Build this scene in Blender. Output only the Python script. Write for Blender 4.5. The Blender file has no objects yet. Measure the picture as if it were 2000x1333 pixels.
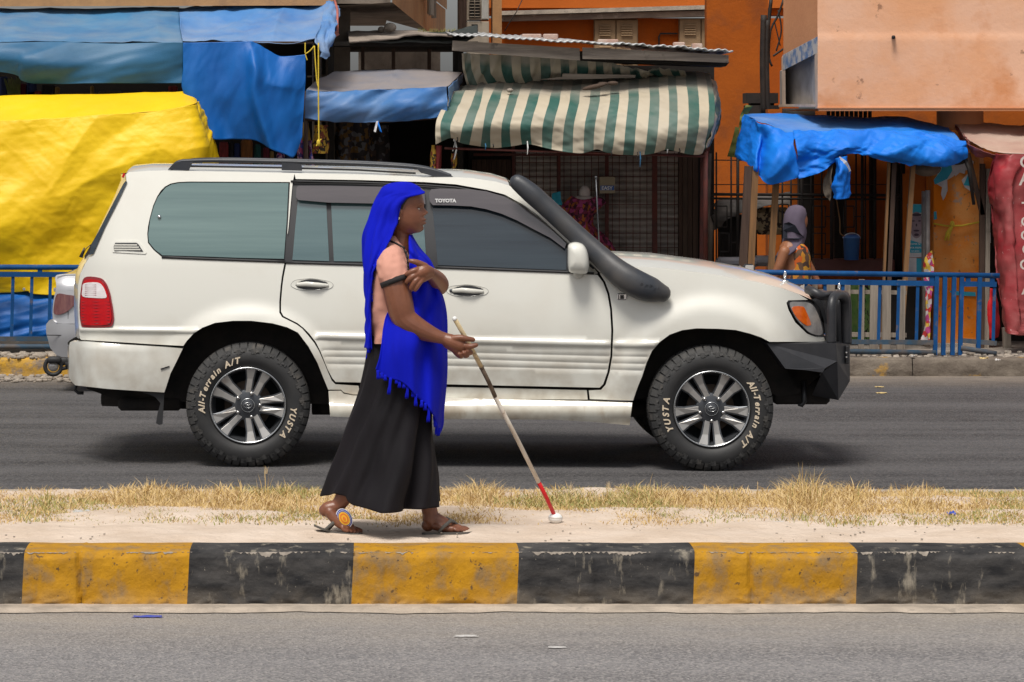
import bpy, bmesh, math, random
from mathutils import Vector, Matrix, noise, geometry
random.seed(7)
R = math.radians
SC = bpy.context.scene
# ---------------------------------------------------------------- camera
F, V, YH, H = 6500.0, 700.0, 279.0, 2.0
cam_d = bpy.data.cameras.new('camera'); cam = bpy.data.objects.new('camera', cam_d)
SC.collection.objects.link(cam); SC.camera = cam
cam.location = (0, 0, H); cam.rotation_euler = (R(90), 0, 0)
cam_d.sensor_width = 36; cam_d.lens = F/2000*36
cam_d.shift_x = (1000-V)/2000; cam_d.shift_y = (YH-666.5)/2000
cam_d.clip_end = 3000; cam_d.clip_start = .5
# ---------------------------------------------------------------- sky and sun
SUN_EL, SUN_AZ = 62, 200      # azimuth: compass degrees, sun behind the camera and slightly left
w = bpy.data.worlds.new('World'); SC.world = w; w.use_nodes = True
nt = w.node_tree; bg = nt.nodes['Background']
sky = nt.nodes.new('ShaderNodeTexSky'); sky.sky_type = 'NISHITA'; sky.sun_disc = False
sky.sun_elevation = R(SUN_EL); sky.sun_rotation = R(SUN_AZ); sky.dust_density = 3.0; sky.air_density = 1.0; sky.ozone_density = 1.0
hs = nt.nodes.new('ShaderNodeHueSaturation'); hs.inputs['Saturation'].default_value = .2
nt.links.new(sky.outputs[0], hs.inputs['Color']); nt.links.new(hs.outputs[0], bg.inputs[0])
bg.inputs[1].default_value = .088
sl = bpy.data.lights.new('sun', 'SUN'); sl.energy = 2.5; sl.angle = R(20); sl.color = (1, .95, .87)
sun = bpy.data.objects.new('sun', sl); SC.collection.objects.link(sun)
_az = R(SUN_AZ); _el = R(SUN_EL)
_sd = Vector((math.sin(_az)*math.cos(_el), math.cos(_az)*math.cos(_el), math.sin(_el)))
sun.rotation_euler = _sd.to_track_quat('Z', 'Y').to_euler(); sun.location = (0, -5, 12)
SC.view_settings.view_transform = 'Standard'; SC.view_settings.look = 'None'
SC.view_settings.gamma = 1; SC.view_settings.exposure = .26; SC.view_settings.use_curve_mapping = False
SC.render.engine = 'CYCLES'

# ---------------------------------------------------------------- helpers
def P(px, py, Y): return Vector(((px-V)*Y/F, Y, H-(py-YH)*Y/F))
def PZ(px, py, z):                        # pixel on the horizontal plane z
    Y = F*(H-z)/(py-YH); return Vector(((px-V)*Y/F, Y, z))
def GX(px, Y): return (px-V)*Y/F
def GZ(py, Y): return H-(py-YH)*Y/F
def lerp(a, b, t): return a+(b-a)*t
def clamp(x, a=0., b=1.): return max(a, min(b, x))
def smooth(a, b, x):
    t = clamp((x-a)/(b-a)); return t*t*(3-2*t)
def interp(tab, x):
    if x <= tab[0][0]: return tab[0][1]
    for (a, u), (b, v) in zip(tab, tab[1:]):
        if x <= b: return u+(v-u)*(x-a)/(b-a)
    return tab[-1][1]
def cr(p, t):                             # Catmull-Rom through list p, t in 0..1
    n = len(p)-1
    if n == 0: return p[0]
    f = clamp(t)*n; i = min(int(f), n-1); f -= i
    a, b, c, d = p[max(i-1, 0)], p[i], p[i+1], p[min(i+2, n)]
    return (b*2 + (c-a)*f + (a*2-b*5+c*4-d)*f*f + (b*3-a-c*3+d)*f*f*f)*.5
def link(o, parent=None):
    SC.collection.objects.link(o)
    if parent is not None: o.parent = parent
    return o
def rootloc(o):
    l = Vector((0, 0, 0))
    while o is not None: l += o.location; o = o.parent
    return l
def tag(o, label=None, cat=None, group=None, kind=None):
    if label: o['label'] = label
    if cat: o['category'] = cat
    if group: o['group'] = group
    if kind: o['kind'] = kind
    return o
def thing(name, label, cat, loc=(0, 0, 0), group=None):
    o = bpy.data.objects.new(name, None); link(o); o.location = loc; o.empty_display_size = .1
    return tag(o, label, cat, group)
def mesh(name, vs, fs, m, parent=None, smooth_=False, uv=None, loc=None, mi=None):
    off = rootloc(parent) if parent is not None else Vector(loc if loc is not None else (0, 0, 0))
    me = bpy.data.meshes.new(name)
    me.from_pydata([tuple(Vector(v)-off) for v in vs], [], fs)
    for x in (m if isinstance(m, (list, tuple)) else [m]): me.materials.append(x)
    if smooth_: me.polygons.foreach_set('use_smooth', [True]*len(me.polygons))
    if mi: me.polygons.foreach_set('material_index', mi)
    if uv:
        l = me.uv_layers.new(name='UVMap')
        for lp in me.loops: l.data[lp.index].uv = uv[lp.vertex_index]
    me.update()
    o = bpy.data.objects.new(name, me); link(o, parent)
    if parent is None: o.location = off
    return o
class MB:
    def __init__(s): s.v = []; s.f = []; s.mi = []; s.uv = []; s.cur = 0
    def add(s, vs, fs, uv=None):
        b = len(s.v); s.v += [Vector(v) for v in vs]; s.f += [tuple(b+i for i in f) for f in fs]
        s.mi += [s.cur]*len(fs); s.uv += uv if uv else [(0, 0)]*len(vs)
        return s
    def hexa(s, p):                       # 8 corners: bottom 4 then top 4
        return s.add(p, [(3, 2, 1, 0), (4, 5, 6, 7), (0, 1, 5, 4), (1, 2, 6, 5), (2, 3, 7, 6), (3, 0, 4, 7)])
    def box(s, c, sz, rot=None):
        c = Vector(c); x, y, z = [k/2 for k in sz]
        p = [Vector(q) for q in ((-x, -y, -z), (x, -y, -z), (x, y, -z), (-x, y, -z), (-x, -y, z), (x, -y, z), (x, y, z), (-x, y, z))]
        if rot is not None: p = [rot @ q for q in p]
        return s.hexa([c+q for q in p])
    def bbox(s, c, sz, b=.01, rot=None):  # box with chamfered edges
        c = Vector(c); x, y, z = [k/2 for k in sz]; vs = []
        for sx in (-1, 1):
            for sy in (-1, 1):
                for sz_ in (-1, 1):
                    vs += [Vector((sx*x, sy*(y-b), sz_*(z-b))), Vector((sx*(x-b), sy*y, sz_*(z-b))), Vector((sx*(x-b), sy*(y-b), sz_*z))]
        if rot is not None: vs = [rot @ q for q in vs]
        bm = bmesh.new(); [bm.verts.new(q+c) for q in vs]
        r = bmesh.ops.convex_hull(bm, input=bm.verts)
        bm.verts.index_update()
        s.add([v.co.copy() for v in bm.verts], [tuple(v.index for v in f.verts) for f in bm.faces]); bm.free(); return s
    def pbox(s, x0, y0, x1, y1, Y, d):    # rectangle in picture pixels at depth Y, going back d
        X0, X1, Z0, Z1 = GX(x0, Y), GX(x1, Y), GZ(y1, Y), GZ(y0, Y)
        return s.box(((X0+X1)/2, Y+d/2, (Z0+Z1)/2), (abs(X1-X0), d, abs(Z1-Z0)))
    def bar(s, a, b, w, t, up=(0, 1, 0)): # plank from a to b
        a = Vector(a); b = Vector(b); d = (b-a); L = d.length; d.normalize()
        u = Vector(up); sdir = d.cross(u).normalized(); u = sdir.cross(d)
        q = [sdir*(-w/2)+u*(-t/2), sdir*(w/2)+u*(-t/2), sdir*(w/2)+u*(t/2), sdir*(-w/2)+u*(t/2)]
        return s.hexa([a+k for k in q]+[b+k for k in q])
    def tube(s, pts, r, n=10, caps=True, flat=1., flatdir=None, dome=False):
        pts = [Vector(p) for p in pts]
        rs = list(r) if isinstance(r, (list, tuple)) else [r]*len(pts)
        if dome:
            def ext(p, q, ra, start):
                d = (p-q).normalized(); out = []
                for k in (1, 2, 3):
                    a = k/3.3*math.pi/2; out.append((p+d*ra*math.sin(a), ra*math.cos(a)))
                return out
            a = ext(pts[0], pts[1], rs[0], 1)[::-1]; b = ext(pts[-1], pts[-2], rs[-1], 0)
            pts = [x[0] for x in a]+pts+[x[0] for x in b]; rs = [x[1] for x in a]+rs+[x[1] for x in b]
        vs = []; fs = []; prev = None
        for i, p in enumerate(pts):
            d = (pts[min(i+1, len(pts)-1)]-pts[max(i-1, 0)]).normalized()
            if prev is None:
                ref = Vector((0, 1, 0)) if abs(d.y) < .9 else Vector((1, 0, 0))
                u = (ref-d*ref.dot(d)).normalized()
            else: u = (prev-d*prev.dot(d)).normalized()
            prev = u; v = d.cross(u)
            for k in range(n):
                a = 2*math.pi*k/n
                vs.append(p+(u*math.cos(a)*flat+v*math.sin(a))*rs[i])
        for i in range(len(pts)-1):
            for k in range(n):
                fs.append((i*n+k, i*n+(k+1) % n, (i+1)*n+(k+1) % n, (i+1)*n+k))
        if caps: fs += [tuple(range(n))[::-1], tuple((len(pts)-1)*n+k for k in range(n))]
        return s.add(vs, fs)
    def lathe(s, prof, c, axis='y', n=48, a0=0, a1=2*math.pi):  # prof: (r, along axis)
        c = Vector(c); vs = []; fs = []; m = len(prof); full = abs(a1-a0-2*math.pi) < 1e-6
        N = n if full else n+1
        for k in range(N):
            a = a0+(a1-a0)*k/n; ca, sa = math.cos(a), math.sin(a)
            for r, h in prof:
                vs.append(c+(Vector((r*ca, h, r*sa)) if axis == 'y' else Vector((r*ca, r*sa, h)) if axis == 'z' else Vector((h, r*ca, r*sa))))
        for k in range(n):
            k2 = (k+1) % N
            for j in range(m-1):
                f = (k*m+j, k2*m+j, k2*m+j+1, k*m+j+1)
                fs.append(f)
        return s.add(vs, fs)
    def prism(s, poly, d):                # poly: list of world points, extruded by vector d
        n = len(poly); d = Vector(d); p = [Vector(q) for q in poly]
        tris = geometry.tessellate_polygon([p])
        fs = [tuple(t) for t in tris]+[tuple(n+i for i in reversed(t)) for t in tris]
        fs += [(i, (i+1) % n, n+(i+1) % n, n+i) for i in range(n)]
        return s.add(p+[q+d for q in p], fs)
    def ell(s, c, r, nu=16, nv=10, rot=None):
        c = Vector(c); vs = []; fs = []
        if not isinstance(r, (list, tuple)): r = (r, r, r)
        for j in range(nv+1):
            t = math.pi*j/nv
            for i in range(nu):
                a = 2*math.pi*i/nu
                q = Vector((r[0]*math.sin(t)*math.cos(a), r[1]*math.sin(t)*math.sin(a), r[2]*math.cos(t)))
                vs.append(c+(rot @ q if rot is not None else q))
        for j in range(nv):
            for i in range(nu):
                fs.append((j*nu+i, (j+1)*nu+i, (j+1)*nu+(i+1) % nu, j*nu+(i+1) % nu))
        return s.add(vs, fs)
    def grid(s, fn, nu, nv, uv=True):
        vs = [fn(i/nu, j/nv) for j in range(nv+1) for i in range(nu+1)]
        u = [(i/nu, j/nv) for j in range(nv+1) for i in range(nu+1)]
        fs = [(j*(nu+1)+i, j*(nu+1)+i+1, (j+1)*(nu+1)+i+1, (j+1)*(nu+1)+i) for j in range(nv) for i in range(nu)]
        return s.add(vs, fs, u)
    def build(s, name, m, parent=None, sm=False, loc=None, uv=False, fixn=True):
        o = mesh(name, s.v, s.f, m, parent, sm, s.uv if uv else None, loc, s.mi if any(s.mi) else None)
        if fixn:
            bm = bmesh.new(); bm.from_mesh(o.data); bmesh.ops.remove_doubles(bm, verts=bm.verts, dist=1e-6)
            bmesh.ops.recalc_face_normals(bm, faces=bm.faces); bm.to_mesh(o.data); bm.free()
        return o
def smang(o, deg=35):
    me = o.data; me.polygons.foreach_set('use_smooth', [True]*len(me.polygons))
    bm = bmesh.new(); bm.from_mesh(me)
    for e in bm.edges:
        if len(e.link_faces) == 2 and e.calc_face_angle(0) > R(deg): e.smooth = False
    bm.to_mesh(me); bm.free(); return o
def top(mb, name, m, label, cat, sm=False, group=None, kind=None, loc=None, **k):
    if loc is None:
        xs = [v.x for v in mb.v]; ys = [v.y for v in mb.v]; zs = [v.z for v in mb.v]
        loc = ((min(xs)+max(xs))/2, (min(ys)+max(ys))/2, min(zs))
    o = mb.build(name, m, None, sm, loc, **k); return tag(o, label, cat, group, kind)
def struct(mb, name, m, sm=False, **k):
    o = mb.build(name, m, None, sm, **k); o['kind'] = 'structure'; return o
def copy_tree(o, dloc, label=None, parent=None):
    c = o.copy(); link(c, parent)
    if parent is None: c.location = Vector(o.location)+Vector(dloc)
    if label: c['label'] = label
    for ch in o.children: copy_tree(ch, None, None, c)
    return c
def dupmesh(o, delta):
    c = o.copy(); SC.collection.objects.link(c); c.location = Vector(o.location)+Vector(delta); return c
# ---- cloth
def wrink(amp, sc, ang=0., st=4., seed=0., ridge=True):
    ca, sa = math.cos(R(ang)), math.sin(R(ang))
    def f(u, v, p):
        a = (p.x*ca+p.z*sa)*sc/st; b = (-p.x*sa+p.z*ca)*sc
        n = noise.fractal(Vector((a+seed, b-seed, p.y*.3*sc+seed*2)), .9, 2.1, 4)
        if ridge: n = (1-abs(n)*2.2)
        return n*amp
    return f
def sheet(rows, nu, nv, wr=None, fold=None, names=None):
    R_ = [[P(*q) if len(q) == 3 else q for q in r] for r in rows]
    def res(r):
        out = []
        L = [0]
        for a, b in zip(r, r[1:]): L.append(L[-1]+(b-a).length+1e-6)
        for i in range(nu+1):
            s_ = L[-1]*i/nu; j = max(k for k in range(len(L)) if L[k] <= s_+1e-9); j = min(j, len(r)-2)
            out.append(cr(r, (j+(s_-L[j])/(L[j+1]-L[j]))/(len(r)-1)))
        return out
    RR = [res(r) for r in R_]
    G = [[cr([RR[k][i] for k in range(len(RR))], j/nv) for i in range(nu+1)] for j in range(nv+1)]
    mb = MB(); vs = []; uv = []
    for j in range(nv+1):
        for i in range(nu+1):
            p = G[j][i].copy(); u, v = i/nu, j/nv
            du = G[j][min(i+1, nu)]-G[j][max(i-1, 0)]; dv = G[min(j+1, nv)][i]-G[max(j-1, 0)][i]
            n = du.cross(dv)
            n = n.normalized() if n.length > 1e-9 else Vector((0, -1, 0))
            if n.y > 0: n = -n
            if wr:
                for f in (wr if isinstance(wr, (list, tuple)) else [wr]): p += n*f(u, v, G[j][i])
            if fold: p += fold(u, v, G[j][i])
            vs.append(p); uv.append((u, v))
    fs = [(j*(nu+1)+i, j*(nu+1)+i+1, (j+1)*(nu+1)+i+1, (j+1)*(nu+1)+i) for j in range(nv) for i in range(nu)]
    mb.add(vs, fs, uv); return mb
def solid(o, t=.004):
    m = o.modifiers.new('thick', 'SOLIDIFY'); m.thickness = t; m.offset = 0; return o
# ---- text
_fc = {}
def glyphs(txt, size, bold=0.0, shear=0., ext=.001, res=3):
    cu = bpy.data.curves.new('t', 'FONT'); cu.body = txt; cu.size = size; cu.offset = bold; cu.shear = shear; cu.extrude = ext
    cu.resolution_u = res; cu.align_x = 'LEFT'
    o = bpy.data.objects.new('t', cu); SC.collection.objects.link(o)
    dg = bpy.context.evaluated_depsgraph_get(); me = bpy.data.meshes.new_from_object(o.evaluated_get(dg))
    vs = [v.co.copy() for v in me.vertices]; fs = [tuple(p.vertices) for p in me.polygons]
    bpy.data.objects.remove(o); bpy.data.curves.remove(cu); bpy.data.meshes.remove(me)
    return vs, fs
def text_on(mb, txt, origin, right, up, size, bold=0., shear=0., ext=.001, center=True):
    vs, fs = glyphs(txt, size, bold, shear, ext)
    if not vs: return
    w_ = max(v.x for v in vs)+min(v.x for v in vs); o = Vector(origin); r = Vector(right).normalized(); u = Vector(up).normalized(); n = r.cross(u)
    off = -w_/2 if center else 0
    mb.add([o+r*(v.x+off)+u*v.y+n*v.z for v in vs], fs)

# ---------------------------------------------------------------- materials
def N(t, k, x=0, y=0): n = t.nodes.new(k); n.location = (x, y); return n
def mat(name, c1, c2=None, rough=.6, scale=6., st=(1, 1, 1), lo=.35, hi=.65, bump=0., bscale=40., bst=(1, 1, 1), metal=0., coat=0.,
        d=None, damt=.6, dscale=3., dst=(1, 1, 1), dlo=.5, dhi=.7, spec=.5, d2=None, d2scale=30., d2lo=.6, d2hi=.68, d2amt=.8, sheen=0., rvar=0., detail=6, uvc=False, trans=0., crough=.05):
    m = bpy.data.materials.new(name); m.use_nodes = True; t = m.node_tree; L = t.links.new
    b = t.nodes['Principled BSDF']
    tc = N(t, 'ShaderNodeTexCoord'); src = tc.outputs['UV' if uvc else 'Object']
    geo = N(t, 'ShaderNodeNewGeometry'); src = tc.outputs['UV'] if uvc else geo.outputs['Position']
    def nz(sc, stv, det=detail):
        mp = N(t, 'ShaderNodeMapping'); mp.inputs['Scale'].default_value = stv; L(src, mp.inputs[0])
        n = N(t, 'ShaderNodeTexNoise'); n.inputs['Scale'].default_value = sc; n.inputs['Detail'].default_value = det; n.inputs['Roughness'].default_value = .62
        L(mp.outputs[0], n.inputs['Vector']); return n.outputs['Fac']
    def rg(f, a, bb, amt=1.):
        r = N(t, 'ShaderNodeMapRange'); r.inputs[1].default_value = a; r.inputs[2].default_value = bb; r.inputs[3].default_value = 0; r.inputs[4].default_value = amt
        L(f, r.inputs[0]); return r.outputs[0]
    def mx(fac, a, bb):
        n = N(t, 'ShaderNodeMix'); n.data_type = 'RGBA'
        if hasattr(fac, 'node'): L(fac, n.inputs[0])
        else: n.inputs[0].default_value = fac
        for k, q in ((6, a), (7, bb)):
            if hasattr(q, 'node'): L(q, n.inputs[k])
            else: n.inputs[k].default_value = (*q, 1)
        return n.outputs[2]
    col = c1
    if c2 is not None: col = mx(rg(nz(scale, st), lo, hi), c1, c2)
    if d is not None: col = mx(rg(nz(dscale, dst), dlo, dhi, damt), col, d)
    if d2 is not None: col = mx(rg(nz(d2scale, (1, 1, 1)), d2lo, d2hi, d2amt), col, d2)
    if hasattr(col, 'node'): L(col, b.inputs['Base Color'])
    else: b.inputs['Base Color'].default_value = (*col, 1)
    b.inputs['Roughness'].default_value = rough; b.inputs['Metallic'].default_value = metal
    b.inputs['Specular IOR Level'].default_value = spec; b.inputs['Coat Weight'].default_value = coat; b.inputs['Coat Roughness'].default_value = crough
    b.inputs['Sheen Weight'].default_value = sheen; b.inputs['Transmission Weight'].default_value = trans
    if rvar: L(rg(nz(dscale*1.7, (1, 1, 1)), .3, .7, 1.), N(t, 'ShaderNodeMath').inputs[0]); mm = t.nodes[-1]; mm.operation = 'MULTIPLY_ADD'; mm.inputs[1].default_value = rvar; mm.inputs[2].default_value = rough; L(mm.outputs[0], b.inputs['Roughness'])
    if bump:
        bn = N(t, 'ShaderNodeBump'); bn.inputs['Strength'].default_value = 1; bn.inputs['Distance'].default_value = bump
        L(nz(bscale, bst, 5), bn.inputs['Height']); L(bn.outputs[0], b.inputs['Normal'])
    return m
# ================================================================ GROUND
def asphalt(name, base, streak, specks, edge=None):
    m = bpy.data.materials.new(name); m.use_nodes = True; t = m.node_tree; L = t.links.new; b = t.nodes['Principled BSDF']
    g = N(t, 'ShaderNodeNewGeometry')
    def nz(sc, st, det=6, r=.6):
        mp = N(t, 'ShaderNodeMapping'); mp.inputs['Scale'].default_value = st; L(g.outputs['Position'], mp.inputs[0])
        n = N(t, 'ShaderNodeTexNoise'); n.inputs['Scale'].default_value = sc; n.inputs['Detail'].default_value = det; n.inputs['Roughness'].default_value = r
        L(mp.outputs[0], n.inputs['Vector']); return n.outputs['Fac']
    def rg(f, a, bb, lo=0., hi=1.):
        r = N(t, 'ShaderNodeMapRange'); r.inputs[1].default_value = a; r.inputs[2].default_value = bb; r.inputs[3].default_value = lo; r.inputs[4].default_value = hi
        L(f, r.inputs[0]); return r.outputs[0]
    def mx(fac, a, bb):
        n = N(t, 'ShaderNodeMix'); n.data_type = 'RGBA'; L(fac, n.inputs[0])
        for k, q in ((6, a), (7, bb)):
            if hasattr(q, 'node'): L(q, n.inputs[k])
            else: n.inputs[k].default_value = (*q, 1)
        return n.outputs[2]
    c = mx(rg(nz(1.3, (.07, 1.6, 1)), .36, .62), base, streak)            # long wear streaks along the lane
    c = mx(rg(nz(1.3, (1, 1, 1)), .45, .7, 0, .4), c, tuple(k*1.25 for k in streak))
    vo = N(t, 'ShaderNodeTexVoronoi'); vo.inputs['Scale'].default_value = 95; L(g.outputs['Position'], vo.inputs['Vector'])
    bw = N(t, 'ShaderNodeRGBToBW'); L(vo.outputs['Color'], bw.inputs[0])
    c = mx(rg(bw.outputs[0], .45, .85, 0, .85), c, specks)              # pale aggregate stones
    c = mx(rg(bw.outputs[0], .3, .1, 0, .5), c, tuple(k*.35 for k in base))
    if edge:
        sp = N(t, 'ShaderNodeSeparateXYZ'); L(g.outputs['Position'], sp.inputs[0])
        for (y0, y1, col, amt) in edge:
            f = rg(sp.outputs['Y'], y0, y1, 0, 1)
            mu = N(t, 'ShaderNodeMath'); mu.operation = 'MULTIPLY'; L(f, mu.inputs[0]); L(rg(nz(5., (.5, 1, 1)), .25, .7, .35, 1), mu.inputs[1])
            mu2 = N(t, 'ShaderNodeMath'); mu2.operation = 'MULTIPLY'; L(mu.outputs[0], mu2.inputs[0]); mu2.inputs[1].default_value = amt
            c = mx(mu2.outputs[0], c, col)
    L(c, b.inputs['Base Color']); b.inputs['Roughness'].default_value = .82; b.inputs['Specular IOR Level'].default_value = .35
    bn = N(t, 'ShaderNodeBump'); bn.inputs['Distance'].default_value = .008; L(vo.outputs['Distance'], bn.inputs['Height']); L(bn.outputs[0], b.inputs['Normal'])
    return m
M = {}
M['road_near'] = asphalt('road_near', (.16, .152, .155), (.23, .22, .222), (.36, .335, .32), [(13.0, 14.3, (.42, .36, .29), .75)])
M['road_far'] = asphalt('road_far', (.038, .036, .039), (.10, .096, .10), (.15, .142, .138), [(18.2, 16.9, (.2, .18, .16), .5), (27.0, 28.5, (.38, .31, .24), .7)])
M['sand'] = mat('sand', (.56, .44, .34), (.68, .56, .46), rough=.95, scale=3, bump=.02, bscale=14, d=(.42, .31, .22), dscale=2.2, dlo=.55, dhi=.75, damt=.5, d2=(.2, .15, .12), d2scale=26, d2lo=.72, d2hi=.76)
M['earth'] = mat('earth', (.3, .24, .19), (.42, .35, .28), rough=.95, scale=2, bump=.02, bscale=10, d=(.14, .11, .09), dscale=5, damt=.7)
M['pave'] = mat('pave', (.30, .26, .22), (.2, .17, .15), rough=.9, scale=4, bump=.01, bscale=30, d=(.1, .085, .07), dscale=2, damt=.6)
M['conc_pale'] = mat('conc_pale', (.50, .42, .34), (.32, .27, .22), rough=.9, scale=7, bump=.006, bscale=60, d=(.22, .19, .16), dscale=9, dlo=.58, dhi=.66)
M['kerb_y'] = mat('kerb_y', (.50, .245, .006), (.37, .18, .012), rough=.75, spec=.3, scale=9, bump=.006, bscale=35, d=(.2, .15, .1), dscale=9, dst=(1, 1, .8), dlo=.5, dhi=.68, damt=.75, d2=(.05, .035, .03), d2scale=34, d2lo=.62, d2hi=.66)
M['kerb_k'] = mat('kerb_k', (.02, .02, .022), (.07, .066, .064), rough=.85, spec=.2, scale=6, st=(1, 1, 3), bump=.006, bscale=35, d=(.32, .28, .22), dscale=11, dst=(1.6, 1, .5), dlo=.58, dhi=.7, damt=.7, d2=(.3, .27, .22), d2scale=60, d2lo=.67, d2hi=.72)
M['kerb_old'] = mat('kerb_old', (.12, .095, .075), (.2, .165, .13), rough=.9, scale=5, bump=.01, bscale=30, d=(.45, .25, .04), dscale=2.6, dlo=.56, dhi=.6, damt=.7)
M['kerb_oldy'] = mat('kerb_oldy', (.6, .33, .03), (.42, .25, .06), rough=.85, scale=8, bump=.01, bscale=30, d=(.22, .18, .15), dscale=5, dlo=.5, dhi=.58, damt=.9)

mb = MB(); mb.box((0, 400, -.56), (2400, 1000, 1)); struct(mb, 'ground', M['earth'])
def strip(name, m, rows, x0=-40, x1=40, z=0., nx=80, amp=0.):
    mb = MB()
    def fn(u, v):
        x = lerp(x0, x1, u); ya = rows[0]+(rows[2]-rows[0])*0; y = lerp(rows[0], rows[1], v)
        return Vector((x, y, z+amp*noise.noise(Vector((x*1.3, y*1.3, 3)))))
    mb.grid(fn, nx, 12); return struct(mb, name, m, sm=True, fixn=True)
def road(name, m, y0, y1):
    mb = MB(); mb.add([(-60, y0, 0), (60, y0, 0), (60, y1, 0), (-60, y1, 0)], [(0, 1, 2, 3)]); return struct(mb, name, m)
YK = 14.3                                  # front face of the median kerb
road('near_road', M['road_near'], -6, YK+.06)
road('far_road', M['road_far'], 16.5, 28.6)
# gutter lip under the kerb
mb = MB()
def lipf(u, v):
    x = lerp(-3.2, 4.4, u)
    e = .075+.022*noise.noise(Vector((x*2.2, 0, 0)))+.012*noise.noise(Vector((x*9, 2, 0)))
    return Vector((x, YK+.01-e*(1-v)*2.3, .004+.014*min(1, v*3)))
mb.grid(lipf, 400, 3); struct(mb, 'gutter', M['conc_pale'], fixn=True)
# painted kerb: each painted length a stone of its own
KZ = .245
M['edge_worn'] = mat('edge_worn', (.36, .31, .26), (.22, .19, .16), rough=.9, scale=30)
kb = thing('kerb', None, None, (0, YK, 0)); kb['kind'] = 'structure'
bx = [-1300, -960, -620, -277, 47, 370, 691, 1014, 1358, 1676, 2010, 2340, 2680, 3010]
prof = [(0, 0), (-.0, .02), (.0, .06), (.003, .12), (.006, .18), (.01, .215), (.022, .237), (.05, KZ), (.12, KZ+.004), (.22, KZ+.004), (.30, KZ)]
for i, (a, b_) in enumerate(zip(bx, bx[1:])):
    yellow = i % 2 == 0
    xa, xb = GX(a, YK), GX(b_, YK)
    mb = MB(); n = 70
    def kf(u, v):
        k = v*(len(prof)-1); j = min(int(k), len(prof)-2); fy, fz = [lerp(prof[j][q], prof[j+1][q], k-j) for q in (0, 1)]
        x = lerp(xa, xb, u)+(fz-KZ)*.045
        y = YK+fy; z = fz
        q = Vector((x*7, fz*9, fy*9))
        dsp = noise.fractal(q, 1, 2, 3)*.006
        low = smooth(.07, .0, fz)
        dsp += low*(abs(noise.noise(Vector((x*14, fz*30, 0))))*.03-.008)
        edge = math.exp(-((fz-.232)/.014)**2)*(1 if fy < .06 else 0)
        chip = max(0, noise.noise(Vector((x*9, 1.7, 0)))-.15)
        dsp += edge*chip*.05
        # vertical cracks
        for cx_, dep in ((155, .03), (1165, .01), (1467, .025), (755, .008)):
            cxx = GX(cx_, YK)+.012*noise.noise(Vector((fz*14, cx_, 0)))+.02*(.1-fz)
            dsp += dep*math.exp(-((x-cxx)/.006)**2)
        return Vector((x, y+dsp, z-edge*chip*.012+.004*noise.noise(Vector((x*3, fy*6, 8)))*(fz > .2)))
    mb.grid(kf, n, 44)
    mb.grid(lambda u, v: Vector((xa+.002, YK+.02+.27*u, .24*v)), 1, 1); mb.grid(lambda u, v: Vector((xb-.002, YK+.02+.27*u, .24*v)), 1, 1)
    mb.build('kerb_stone', M['kerb_y' if yellow else 'kerb_k'], kb, True)
    mb = MB()
    def wf(u, v):
        x = lerp(xa, xb, u); w_ = max(.0, .10+.7*noise.noise(Vector((x*4, 3, 0)))+.5*noise.noise(Vector((x*24, 5, 0)))+.35*noise.noise(Vector((x*80, 5, 0))))
        return kf(u, (6.1+.25*noise.noise(Vector((x*50, 9, 0)))*min(1, w_*4)-v*w_*(1.4 if not yellow else .7))/10)+Vector((0, -.0022, .0008))
    mb.grid(wf, 380, 3); mb.build('worn_edge', M['edge_worn'], kb, True, fixn=False)
# sandy top of the median
mb = MB()
def medf(u, v):
    x = lerp(-5, 6, u); y = lerp(YK+.24, 16.8, v)
    z = KZ-.001+.012*noise.fractal(Vector((x*1.5, y*2, 0)), 1, 2, 4)*smooth(0, .1, v)*2+.002*smooth(0, .05, v)
    if y > 16.7: z = KZ-.01
    return Vector((x, y, z-.012*smooth(.97, 1, v)))
mb.grid(medf, 260, 60); struct(mb, 'median', M['sand'], sm=True)
mb = MB(); mb.box((.5, 16.87, .11), (11.2, .14, .25)); k2 = mb.build('far_median_kerb', M['conc_pale']); k2['kind'] = 'structure'
mb = MB(); mb.box((.5, 15.7, .1), (11, 2.2, .2)); struct(mb, 'median_core', M['earth'])
# far pavement with its worn kerb
mb = MB(); mb.box((0, 45, .06), (120, 32.6, .16)); struct(mb, 'pavement', M['pave'])
fk = thing('roadside_kerb', None, None, (0, 28.5, 0)); fk['kind'] = 'structure'
xx = GX(-900, 28.5); i = 0
while xx < GX(3400, 28.5):
    px = xx*F/28.5+V; wd = .98
    mb = MB()
    def ff(u, v, xx=xx):
        pr = [(0, 0), (0, .05), (.003, .11), (.015, .145), (.04, .155), (.2, .155), (.24, .15)]
        k = v*6; j = min(int(k), 5); fy, fz = [lerp(pr[j][q], pr[j+1][q], k-j) for q in (0, 1)]
        x = xx+.004+(wd-.008)*u; d_ = .014*noise.fractal(Vector((x*6, fz*9, fy*6)), 1, 2, 3)
        return Vector((x, 28.5+fy+d_, fz-abs(d_)*.4))
    mb.grid(ff, 34, 18); mb.build('kerb_stone', M['kerb_oldy' if px < 90 else 'kerb_old'], fk, True)
    xx += wd; i += 1
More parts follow.
